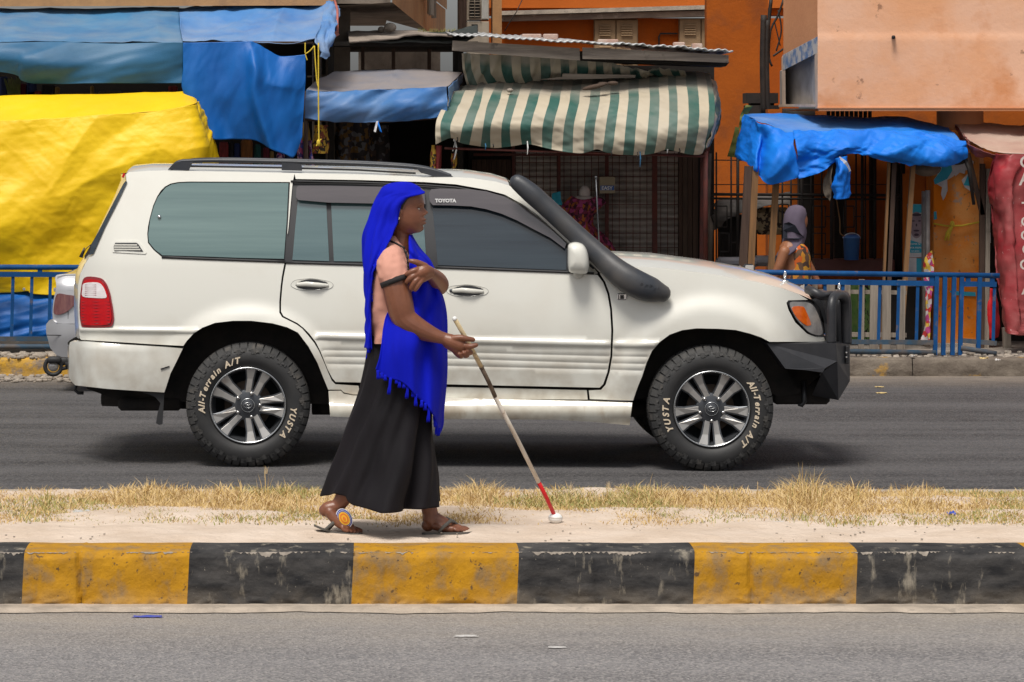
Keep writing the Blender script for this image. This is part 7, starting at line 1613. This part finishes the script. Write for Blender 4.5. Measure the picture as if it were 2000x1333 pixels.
mb = MB(); text_on(mb, 'HAMA NI', P(1788, 478.5, 30.722), (1, 0, 0), (0, 0, 1), .022, ext=.0008); text_on(mb, 'KWA MAMA', P(1788, 486, 30.722), (1, 0, 0), (0, 0, 1), .024, ext=.0008); text_on(mb, 'NA BABA', P(1788, 492, 30.722), (1, 0, 0), (0, 0, 1), .018, ext=.0008); mb.build('lettering', M['white'], po)
mb = MB(); mb.pbox(1770, 504, 1790, 560, 30.73, .006); mb.build('torn_paper', M['paper'], pb); mb = MB(); mb.pbox(1790, 505, 1803, 532, 30.73, .006); mb.build('blue_paper', M['teal'], pb)
mb = MB(); mb.pbox(1768, 575, 1800, 672, 30.735, .006); pp_ = mb.build('poster', mat('poster_purple', (.16, .03, .24), (.2, .05, .3), rough=.6), pb)
mb = MB(); text_on(mb, 'CHAG', P(1787, 586, 30.73), (1, 0, 0), (0, 0, 1), .04, bold=.001, ext=.001); text_on(mb, 'HUSS', P(1784, 597, 30.73), (1, 0, 0), (0, 0, 1), .055, bold=.002, ext=.001); mb.pbox(1770, 661, 1800, 671, 30.732, .004); mb.build('lettering', M['white'], pp_)
mb = MB(); mb.prism([P(x, y, 30.731) for x, y in ((1769, 640), (1776, 632), (1786, 628), (1800, 626), (1800, 660), (1769, 660))], (0, .004, 0)); mb.build('poster_figure', mat('poster_navy', (.02, .03, .2)), pp_)
mb = sheet([[(1815, 492, 30.1), (1821, 490, 30.1)], [(1804, 515, 30.1), (1822, 515, 30.05)], [(1806, 530, 30.1), (1823, 560, 30.05)], [(1812, 600, 30.1), (1821, 620, 30.05)], [(1800, 668, 30.1), (1817, 671, 30.05)]], 12, 50, wrink(.03, 9, 80)); top(mb, 'patterned_bag', pat('bag_redyellow', [(.45, .03, .03), (.6, .4, .05), (.5, .45, .45), (.4, .05, .2)], 26), 'red and yellow patterned bag hanging on the metal post', 'bag', True)
# --- red canopy at the right edge
rc = thing('red_canopy', 'faded red canopy with white lettering cut off by the right edge', 'canopy', P(1980, 650, 29.2))
sheetthing('canopy_top', [[(1857, 237, 31.), (1930, 240, 31.), (2020, 246, 31.), (2300, 250, 31.)], [(1880, 262, 30.3), (1940, 270, 30.2), (2020, 275, 30.2), (2300, 280, 30.2)], [(1900, 283, 29.8), (1945, 301, 29.6), (2020, 303, 29.5), (2300, 306, 29.5)]], 60, 24, 't_reddust', '', '', [wrink(.02, 4, 20, 3, 3)], None, rc)
sheetthing('canopy_edge', [[(1855, 237, 30.98), (1878, 262, 30.3), (1900, 284, 29.8), (1946, 302, 29.58)], [(1862, 256, 30.95), (1882, 282, 30.3), (1904, 303, 29.85), (1944, 314, 29.7)]], 50, 12, 't_maroon', '', '', [wrink(.02, 8, 20, 3, 3)], None, rc)
sheetthing('side_curtain', [[(1944, 300, 29.6), (1957, 301, 29.52), (1975, 302, 29.5), (2010, 303, 29.5), (2300, 305, 29.5)], [(1934, 350, 29.75), (1952, 350, 29.5), (1975, 350, 29.45), (2010, 350, 29.5), (2300, 350, 29.5)], [(1941, 430, 29.8), (1955, 430, 29.5), (1976, 430, 29.42), (2010, 430, 29.5), (2300, 430, 29.5)], [(1949, 530, 29.7), (1962, 530, 29.45), (1985, 530, 29.38), (2010, 530, 29.42), (2300, 530, 29.5)], [(1957, 600, 29.6), (1966, 620, 29.4), (1990, 620, 29.35), (2010, 620, 29.4), (2300, 620, 29.5)], [(1965, 642, 29.5), (1974, 653, 29.35), (1990, 655, 29.32), (2010, 655, 29.38), (2300, 655, 29.45)]],
    90, 110, 't_red', '', '', [wrink(.022, 7, 80, 4, 3)], lambda u, v, p: Vector((0, .13*math.exp(-((u-.045)/.02)**2)*smooth(0, .2, v), 0)), rc)
YL = 29.33; m_let = mat('letter_cream', (.66, .6, .55), (.5, .4, .36), rough=.7, scale=14)
for ch, x, y, s_, rr in (('C', 2003, 328, .15, 0), ('A', 2003, 362, .17, 0), ('T', 2004, 415, .13, 8), ('C', 2003, 442, .12, 0), ('O', 2004, 469, .12, 0), ('C', 2006, 497, .13, 0), ('O', 2003, 527, .13, 0), ('A', 2006, 575, .14, 0), ('L', 2008, 620, .15, 0)):
    mb = MB(); text_on(mb, ch, P(x, y, YL), (1, 0, 0), (0, 0, 1), s_, bold=.002, ext=.002); mb.build('painted_letter', m_let, rc)
for (x0, y0, x1, y1, m, w_, lab) in ((1890, 300, 1919, 420, 'wood_dk', .04, 'dark leaning pole just right of the orange column'), (1919, 320, 1916, 690, 'wood_dk', .045, 'thin dark upright pole beside the orange column'), (1930, 330, 1926, 690, 'wood_v', .04, 'grey upright pole left of the red canopy'), (1965, 640, 1968, 700, 'wood_v', .07, 'short grey post under the red canopy')):
    mb = MB(); mb.bar(P(x0, y0, 30.15), P(x1, y1, 30.15), w_, .05); top(mb, 'stall_pole', M[m], lab, 'pole')
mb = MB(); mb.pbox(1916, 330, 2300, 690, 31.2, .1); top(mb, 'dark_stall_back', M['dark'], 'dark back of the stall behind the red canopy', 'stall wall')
mb = MB(); mb.tube([P(1927, 410, 30.6), P(1930, 440, 30.6)], .02, 6); mb.tube([P(1930, 455, 30.6), P(1931, 475, 30.6)], .022, 6); top(mb, 'hanging_packets', M['paper'], 'small pale packets hanging in the dark left of the red canopy', 'packets', True)
sheetthing('red_shirt', [[(1922, 566, 30.3), (1936, 564, 30.15), (1947, 572, 30.3)], [(1920, 600, 30.3), (1935, 600, 30.12), (1953, 605, 30.3)], [(1920, 630, 30.3), (1936, 630, 30.12), (1955, 635, 30.3)], [(1921, 660, 30.3), (1936, 662, 30.15), (1948, 658, 30.3)]], 20, 24, 't_red', 'bright red cloth hanging behind the blue railing near the red canopy', 'cloth', [wrink(.02, 8, 80, 4, 2)])
o_ = bpy.data.objects['red_shirt']; o_.data.materials[0] = mat('cloth_red', (.6, .004, .012), rough=.7)
# --- goods on show: rolls and hanging cloth
cols = {'red': (.26, .03, .03), 'navy': (.015, .03, .12), 'brown': (.3, .11, .02), 'teal': (.01, .10, .09), 'maroon': (.13, .01, .025), 'ochre': (.32, .2, .05), 'olive': (.12, .1, .06), 'black': (.012, .01, .012)}
for k_, c_ in cols.items(): M['c_'+k_] = mat('cloth_'+k_, c_, tuple(q*.5 for q in c_), rough=.85, scale=12, st=(4, 1, .6))
M['p_pink'] = pat('cloth_pinkblue', [(.36, .05, .16), (.05, .05, .25), (.5, .3, .4), (.06, .02, .12)], 36); M['p_yk'] = pat('cloth_yellowblack', [(.5, .3, .03), (.02, .015, .01), (.45, .26, .03), (.2, .04, .02)], 40)
M['p_dk'] = pat('cloth_darkprint', [(.015, .012, .012), (.05, .03, .025), (.12, .06, .01), (.02, .015, .02), (.10, .10, .11), (.015, .01, .01)], 26)
for (x, w_, y0, m, lab) in ((421, 9, 284, 'c_olive', 'dark olive roll of cloth next to the yellow stall'), (437, 19, 277, 'c_red', 'red roll of cloth under the hanging blue sheet'), (452, 10, 276, 'c_black', 'black roll of cloth between the red and the navy ones'), (463, 12, 280, 'c_navy', 'navy roll of cloth left of the brown one'), (482, 23, 272, 'c_brown', 'broad brown-orange roll of cloth under the hanging blue sheet'), (503, 13, 282, 'c_teal', 'dark green roll of cloth right of the brown one'), (520, 13, 288, 'c_maroon', 'maroon roll of cloth right of the green one'), (531, 8, 295, 'c_ochre', 'narrow ochre roll of cloth right of the maroon one'), (548, 16, 298, 'p_pink', 'pink printed roll of cloth under the tip of the blue sheet'), (563, 11, 302, 'c_navy', 'navy roll of cloth at the right end of the row')):
    mb = MB(); c_ = P(x, 560, 30.6); r = w_/2*30.6/F; mb.lathe([(0, GZ(y0, 30.6)-c_.z), (r*.8, GZ(y0+1, 30.6)-c_.z), (r, GZ(y0+6, 30.6)-c_.z), (r*1.04, .5), (r, 0)], c_, 'z', n=14); top(mb, 'cloth_roll', M[m], lab, 'cloth roll', True, group='rolls of cloth standing on the stall', loc=c_)
for (x0, x1, y0, y1, m, lab) in ((583, 592, 272, 420, 'p_pink', 'pink and blue printed cloth hanging at the left of the dark shop'), (592, 601, 270, 420, 'c_navy', 'blue cloth hanging next to the pink printed one'), (588, 602, 240, 275, 'c_ochre', 'ochre cloth hanging below the dusty awning\'s left corner'), (604, 612, 275, 420, 'p_pink', 'second pink printed cloth hanging right of the pale cord'), (612, 640, 245, 300, 'p_yk', 'yellow and black printed cloth behind the knotted rope'), (655, 690, 236, 420, 'p_dk', 'dark printed cloth hanging in the open shop, leftmost'), (690, 722, 240, 420, 'p_dk', 'dark printed cloth hanging in the open shop, right of the leftmost'), (724, 760, 245, 420, 'p_dk', 'dark printed cloth with yellow spots in the middle of the open shop'),
        (843, 851, 284, 420, 'p_yk', 'yellow and black strip of cloth below the striped awning\'s left end'), (851, 862, 285, 420, 'c_red', 'dull red strip of cloth next to the yellow and black one'), (884, 890, 300, 420, 'p_yk', 'orange cloth hanging from a white knot below the striped awning')):
    Yc_ = 30.0 if x0 > 840 or x0 < 650 else 31.6
    mb = sheet([[(x0, y0, Yc_), ((x0+x1)/2, y0, Yc_-.05), (x1, y0, Yc_)], [(x0, (y0+y1)/2, Yc_), ((x0+x1)/2, (y0+y1)/2, Yc_-.07), (x1, (y0+y1)/2, Yc_)], [(x0-1, y1, Yc_), ((x0+x1)/2, y1, Yc_-.05), (x1+2, y1, Yc_)]], 8, 16, wrink(.02, 9, 85, 4, x0)); top(mb, 'hanging_cloth', M[m], lab, 'hanging cloth', True, group='cloths hung out for sale')
mb = MB(); mb.tube([P(598, 272, 29.9), P(598, 420, 29.9)], .008, 6); top(mb, 'pale_cord', M['white'], 'pale cord hanging between the blue and pink cloths', 'cord', True)
mb = MB(); mb.tube([P(889, 275, 29.8), P(892, 290, 29.8), P(887, 312, 29.8)], [.008, .01, .006], 6); mb.tube([P(889, 278, 29.8), P(884, 296, 29.8)], .005, 6); mb.ell(P(888, 274, 29.8), .014, 8, 6); top(mb, 'white_knot', M['white'], 'knotted white plastic strip below the left end of the striped awning', 'plastic strip', True)
# small goods on the shelf above the yellow tarp
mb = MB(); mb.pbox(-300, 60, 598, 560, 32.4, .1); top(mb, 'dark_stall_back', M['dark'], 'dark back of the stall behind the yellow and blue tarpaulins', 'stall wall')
gr = random.Random(11)
for i, (x, w_, h_, m, lab) in enumerate(((8, 14, 40, 'navy', 'navy box at the far left end of the shelf'), (42, 20, 26, 'maroon', 'maroon bundle on the shelf right of the green stalks'), (62, 18, 30, 'navy', 'small navy bundle beside the maroon one'), (95, 26, 24, 'black', 'black box in the middle left of the shelf'), (112, 8, 20, 'ochre', 'small ochre packet on the shelf'), (180, 6, 22, 'ochre', 'thin ochre upright packet halfway along the shelf'), (215, 44, 12, 'olive', 'low olive tray on the shelf'), (300, 40, 10, 'brown', 'low brown tray at the right of the shelf'), (338, 18, 22, 'red', 'red box at the right end of the shelf'), (68, 28, 12, 'red', 'flat red tray at the left of the shelf'))):
    mb = MB(); mb.bbox(P(x, 190-h_/2, 31.7), (w_*31.7/F, .12, h_*31.7/F), .012); top(mb, 'goods_box' if w_ > 10 else 'packet', M['c_'+m], lab+' above the yellow tarpaulin', 'goods', group='goods on the shelf above the yellow tarpaulin')
mb = MB()
for k in range(14): x = 12+k*1.6; mb.tube([P(x+6, 190, 31.6), P(x-4+k*.8, 150+gr.random()*8, 31.6)], [.006, .003], 5)
top(mb, 'green_stalks', m_ol, 'bunch of green stalks at the left end of the shelf', 'plant stalks')
# --- blue railings
M['rail'] = mat('rail_blue', (.004, .05, .17), (.008, .08, .24), rough=.6, spec=.2, scale=6, d=(.16, .12, .1), dscale=7, dlo=.6, dhi=.7, damt=.8); M['rail_old'] = mat('rail_blue_grimy', (.02, .07, .13), (.05, .055, .06), rough=.75, scale=7, d=(.13, .1, .08), dscale=5, dlo=.45, dhi=.62, damt=.8)
YF = 28.95; kF = YF/F
def railing(lab, x0, x1, t0, t1, second, bottom, base, bals, posts, ends):
    r = thing('railing', lab, 'railing', P((x0+x1)/2, base, YF))
    mb = MB(); mb.tube([P(x0, t0, YF), P(x1, t1, YF)], 5.2*kF, 12); mb.build('top_rail', M['rail'], r, True)
    for (a, b) in ends:
        ya, yb = second+(a-x0)*(t1-t0)/(x1-x0), second+(b-x0)*(t1-t0)/(x1-x0)
        mb = MB(); mb.bar(P(a, ya, YF), P(b, yb, YF), 10*kF, .03); mb.build('upper_rail', M['rail'], r)
        mb = MB(); mb.bar(P(a, bottom+(yb-second)*.5, YF), P(b, bottom+(yb-second), YF), 9*kF, .03); mb.build('lower_rail', M['rail_old'], r)
        mb = MB(); mb.tube([P(a, base, YF-.02), P(b, base+(yb-second), YF-.02)], 5*kF, 8); mb.build('base_pipe', M['rail_old'], r, True)
    for x in bals:
        o_ = (x-x0)*(t1-t0)/(x1-x0); mb = MB(); mb.bar(P(x+1.5, second+5+o_, YF), P(x-1.5, bottom+o_, YF), 6.2*kF, .012); mb.build('baluster', M['rail'], r)
    for x in posts:
        o_ = (x-x0)*(t1-t0)/(x1-x0); mb = MB(); mb.bar(P(x+1.5, t0+o_+3, YF), P(x-2, base+14, YF), 8*kF, .04); mb.build('post', M['rail'], r)
    for x in [a+14 for a, b in ends]+[b-8 for a, b in ends]+[lerp(a, b, .5) for a, b in ends if b-a > 120]:
        o_ = (x-x0)*(t1-t0)/(x1-x0); mb = MB(); mb.bar(P(x, t0+o_, YF), P(x, second+o_, YF), 9*kF, .02); mb.build('spacer', M['rail'], r)
railing('long blue railing along the pavement behind the car bonnet at the right', 1180, 1952, 528, 539, 545, 660, 680, [1200, 1237, 1274, 1311, 1348, 1385, 1425, 1463, 1500, 1537, 1573, 1610, 1645, 1680, 1717, 1754, 1791, 1941], [1828, 1844, 1862, 1877, 1912], [(1180, 1828), (1877, 1946)])
railing('blue railing before the yellow stall at the far left', -400, 560, 521, 524, 535, 660, 676, [-200, -163, -126, -89, -52, -14, 24, 61, 97, 134, 171, 208, 245, 282, 319, 356, 393, 430], [560], [(-400, 556)])
# grey fence planks behind the right railing
wf = thing('plank_fence', 'weathered grey plank fence behind the blue railing', 'fence', P(1700, 690, 29.4))
for i, (x, w_) in enumerate(((1400, 14), (1430, 13), (1462, 15), (1495, 13), (1525, 14), (1556, 15), (1590, 15), (1622, 16), (1656, 11), (1683, 11), (1708, 17), (1732, 17), (1760, 16))):
    tp = 549+random.uniform(-5, 5); mb = MB(); mb.bar(P(x+random.uniform(-1, 1), tp, 29.4), P(x-1.5, 692, 29.4), w_*29.4/F, .022); mb.build('plank', M['wood_v'], wf)
mb = MB(); mb.bar(P(1390, 566, 29.43), P(1770, 572, 29.43), .035, .03); mb.bar(P(1390, 650, 29.43), P(1770, 655, 29.43), .04, .03); mb.build('rail', M['wood_v'], wf)
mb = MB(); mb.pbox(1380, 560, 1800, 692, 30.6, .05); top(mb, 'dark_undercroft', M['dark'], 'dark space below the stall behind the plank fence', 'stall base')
mb = MB()
for k in range(500):
    x = random.choice((1668, 1672, 1697, 1664))+random.gauss(0, 5); y = random.uniform(560, 668); a = P(x, y, 29.8); mb.add([a, a+Vector((.02, 0, .01)), a+Vector((random.uniform(-.03, .03), -.01, .05))], [(0, 1, 2)])
tag(mb.build('green_leaves', mat('leaf_green', (.03, .09, .015), (.08, .12, .03), rough=.6, scale=9), fixn=False), 'green leaves showing between the grey planks', 'plants', kind='stuff')
# litter on the right pavement
for (x, y, z, m, s_, lab) in ((1864, 690, .16, 'lit_w', .06, 'pink and white scrap at the foot of the railing post'), (1783, 698, .16, 'lit_w', .03, 'tiny pale scrap on the pavement under the railing'), (1948, 705, .16, 'lit_w', .04, 'pale scrap near the kerb left of the red canopy'), (1922, 702, .16, 'leaf_dry', .07, 'dark dry scrap on the pavement below the railing end')):
    scrap(x, y, z, s_, .06, m, lab, seed=x, h=.03)
mb = MB()
for k in range(160):
    x = random.uniform(GX(1680, 28.8), GX(2020, 28.8)); y = random.uniform(28.62, 29.4); r = random.uniform(.008, .03); mb.bbox((x, y, .14+r*.4), (r*2, r*1.6, r), r*.3, Matrix.Rotation(random.uniform(0, 6), 3, 'Z'))
tag(mb.build('pavement_debris', M['stone']), 'small stones and crumbs on the pavement under the right railing', 'rubble', kind='stuff')
# ================================================================ SILVER CAR parked behind
M['silver'] = mat('silver_paint', (.50, .50, .52), rough=.35, metal=.55, coat=.8, spec=.5, d=(.4, .35, .28), dscale=3, dlo=.55, dhi=.8, damt=.3)
YV = 26.6; kV = YV/F
sv = thing('silver_car', 'silver saloon car parked at the kerb, mostly hidden behind the white four-wheel-drive', 'car', (GX(600, YV), YV+.85, 0))
def SD(px, py):
    d = .02+.05*clamp((px-90)*0)+.10*clamp((135-px)/45)**2+.05*clamp((640-py)/120)+.03*clamp((py-660)/40)
    if py < 560: d += .1*clamp((560-py)/30)**1.5
    return d
def spanel(name, poly, m, off=0., lip=.03, step=9):
    V2, T, dv, orig, nb = tri_panel(poly, step, None, None, 5)
    vs = [P(p.x, p.y, YV+SD(p.x, p.y)+off) for p in V2]; o = mesh(name, vs, T, m, sv, True)
    bm = bmesh.new(); bm.from_mesh(o.data); bmesh.ops.recalc_face_normals(bm, faces=bm.faces)
    if sum(f.normal.y for f in bm.faces) > 0: bmesh.ops.reverse_faces(bm, faces=bm.faces)
    bed = [e for e in bm.edges if e.is_boundary]; r = bmesh.ops.extrude_edge_only(bm, edges=bed)
    for v in [g for g in r['geom'] if isinstance(g, bmesh.types.BMVert)]: v.co.y += lip
    for e in bed: e.smooth = False
    bm.to_mesh(o.data); bm.free(); return o
spanel('boot_side', sm_poly([(108, 541), (120, 536), (160, 535), (260, 532), (560, 540), (800, 560), (800, 640), (560, 634), (170, 633), (110, 630), (103, 622), (104, 590), (110, 560)], 3), M['silver'])
spanel('bumper', [(102, 624), (110, 632), (170, 635), (300, 636), (300, 706), (200, 708), (140, 703), (110, 694), (98, 680), (90, 650), (90, 634), (96, 626)], M['silver'], off=-.02)
spanel('side_sill', [(300, 636), (800, 640), (800, 715), (300, 706)], M['silver'], off=.02)
spanel('tail_lamp', sm_poly([(111, 575), (130, 576), (150, 580), (148, 592), (135, 606), (120, 614), (106, 614), (105, 600)], 3), mat('lamp_smoked', (.10, .015, .02), (.18, .06, .05), rough=.12, coat=1, scale=20, st=(3, 1, .5)), off=-.02)
mb = MB(); mb.prism([P(x, y, YV+.12) for x, y in ((112, 541), (125, 537), (260, 534), (330, 470), (520, 465), (620, 540), (800, 562), (800, 700), (110, 700))], (0, 1.45, 0)); mb.build('body', M['silver'], sv)
mb = MB(); mb.prism([P(x, y, YV+.1) for x, y in ((290, 532), (340, 478), (515, 473), (590, 540))], (0, .02, 0)); mb.build('side_window', M['glass_dk'], sv)
mb = MB(); mb.tube([P(92, 655, YV+.02), P(300, 657, YV-.02)], .004, 5); mb.tube([P(133, 607, YV+.03), P(133, 632, YV+.03)], .003, 5); mb.build('panel_gap', M['black_trim'], sv)
mb = MB(); mb.bbox(P(108, 566, YV+.15), (.02, .1, .03), .004); mb.build('boot_badge', M['chrome'], sv)
for x in (330, 740):
    for d_ in (0.05, 1.4): mb = MB(); c_ = Vector((GX(x, YV), YV+d_, .31)); mb.lathe([(0, .02), (.2, .02), (.22, 0), (.3, .0), (.31, .03), (.31, .17), (.2, .19)], c_, n=32); mb.build('wheel', M['tyre_dark'], sv, True)
# ================================================================ VEILED WOMAN walking behind the railing
YB = 29.3; kB = YB/F
bw = thing('person', 'woman in grey headscarf and orange patterned dress walking behind the railing', 'person', (GX(1550, YB), YB, ZB))
def BP(x, y, d=0.): return P(x, y, YB+d)
def bparts(mb):
    def cn(pts): mb.tube([BP(x, y, d) for x, y, r, d in pts], [r*kB for x, y, r, d in pts], 14, dome=True)
    mb.ell(BP(1556, 432, 0), (20*kB, .085, 27*kB), 20, 16); mb.ell(BP(1570, 432, 0), (.035, .045, .07), 12, 10); mb.ell(BP(1575, 434, 0), (.012, .012, .014), 8, 6); mb.tube([BP(1573, 442, -.01), BP(1574, 444, 0)], .01, 6)
    cn([(1550, 450, 13, 0), (1548, 480, 16, 0)]); cn([(1545, 490, 24, -.05), (1550, 530, 26, -.04), (1552, 600, 28, 0)]); cn([(1545, 490, 22, .08), (1550, 560, 26, .08)])
    cn([(1532, 492, 11, -.17), (1522, 520, 9.5, -.18), (1508, 555, 8.5, -.16), (1512, 575, 6.5, -.16)])
    mb.ell(BP(1514, 584, -.16), (.02, .015, .035), 10, 8)
    for i in range(4): cn([(1511+i*3, 588, 2, -.17+i*.01), (1512+i*3, 597, 1.7, -.17+i*.01)])
    cn([(1518, 582, 2.2, -.175), (1521, 590, 1.8, -.18)])
    cn([(1565, 492, 10, .17), (1585, 530, 8.5, .17), (1600, 560, 7, .15)]); mb.ell(BP(1603, 568, .15), (.02, .015, .03), 10, 8)
    cn([(1548, 600, 20, -.06), (1535, 650, 13, -.06), (1525, 684, 8, -.06), (1532, 689, 7, -.06), (1546, 692, 5, -.06)]); cn([(1556, 600, 20, .06), (1570, 650, 13, .06), (1580, 684, 8, .06), (1588, 689, 7, .06), (1600, 692, 5, .06)])
M['skin2'] = mat('skin_brown', (.30, .12, .055), (.24, .09, .04), rough=.5, scale=9)
body(bparts, 'body', M['skin2'], bw, .006, 2)
M['hijab'] = mat('hijab_grey', (.115, .09, .13), (.085, .065, .095), rough=.9, scale=5, bump=.001, bscale=120)
mb = MB(); rings = []
for (py, xl, xr, hw) in ((401, 1552, 1558, .02), (403, 1544, 1566, .05), (408, 1538, 1572, .075), (418, 1533, 1575, .095), (430, 1531, 1573, .1), (445, 1530, 1574, .105), (455, 1530, 1575, .105), (465, 1529, 1573, .11), (474, 1528, 1570, .13), (482, 1524, 1568, .16), (490, 1519, 1562, .19), (497, 1516, 1552, .2)):
    def f(a, py=py, xl=xl, xr=xr, hw=hw):
        cx = (xl+xr)/2; q = BP(cx, py+(6*math.cos(a) if py > 480 else 0)*-1); fo = 1+.03*math.sin(a*7+py*.1); return q+Vector(((xr-xl)/2*kB*math.cos(a)*fo, hw*math.sin(a)*fo, 0))
    rings.append(f)
ring_loft(mb, rings, 40); hj = mb.build('headscarf', M['hijab'], bw, True); solid(hj, .004)
mb = MB(); e = sheet([[(1531, 437, -0), (1545, 433, 0), (1558, 445, 0)], [(1529, 455, 0), (1545, 455, 0), (1568, 462, 0)], [(1528, 467, 0), (1545, 466, 0), (1570, 465, 0)]], 4, 4) if False else None
mb = MB(); vs = [BP(x, y, d) for x, y, d in ((1530, 437, -.03), (1540, 434, -.095), (1552, 440, -.115), (1562, 456, -.11), (1570, 464, -.06), (1558, 467, -.118), (1542, 466, -.118), (1528, 466, -.05), (1529, 450, -.04))]
mb.prism([v+Vector((0, -.02, 0)) for v in vs], (0, -.006, 0)); mb.build('scarf_underlayer', mat('scarf_navy', (.01, .012, .022), rough=.9), bw)
mb = MB(); rings = []
for (py, xl, xr, hw) in ((474, 1536, 1566, .12), (484, 1532, 1576, .17), (500, 1530, 1582, .17), (520, 1528, 1584, .16), (545, 1526, 1584, .17), (600, 1520, 1590, .2), (650, 1510, 1600, .22), (680, 1506, 1604, .23)):
    def f(a, py=py, xl=xl, xr=xr, hw=hw):
        fo = 1+.05*math.sin(a*8+py*.03)*smooth(500, 640, py); return BP((xl+xr)/2, py)+Vector(((xr-xl)/2*kB*math.cos(a)*fo, hw*math.sin(a)*fo, 0))
    rings.append(f)
ring_loft(mb, rings, 48); dd_ = mb.build('dress', pat('dress_orange', [(.50, .20, .015), (.06, .03, .02), (.55, .5, .45), (.55, .10, .01), (.12, .06, .03), (.5, .24, .02)], 20), bw, True); solid(dd_, .004)
# --- the far side of the street behind the camera, seen only in reflections: nothing is built there
bpy.context.view_layer.update()
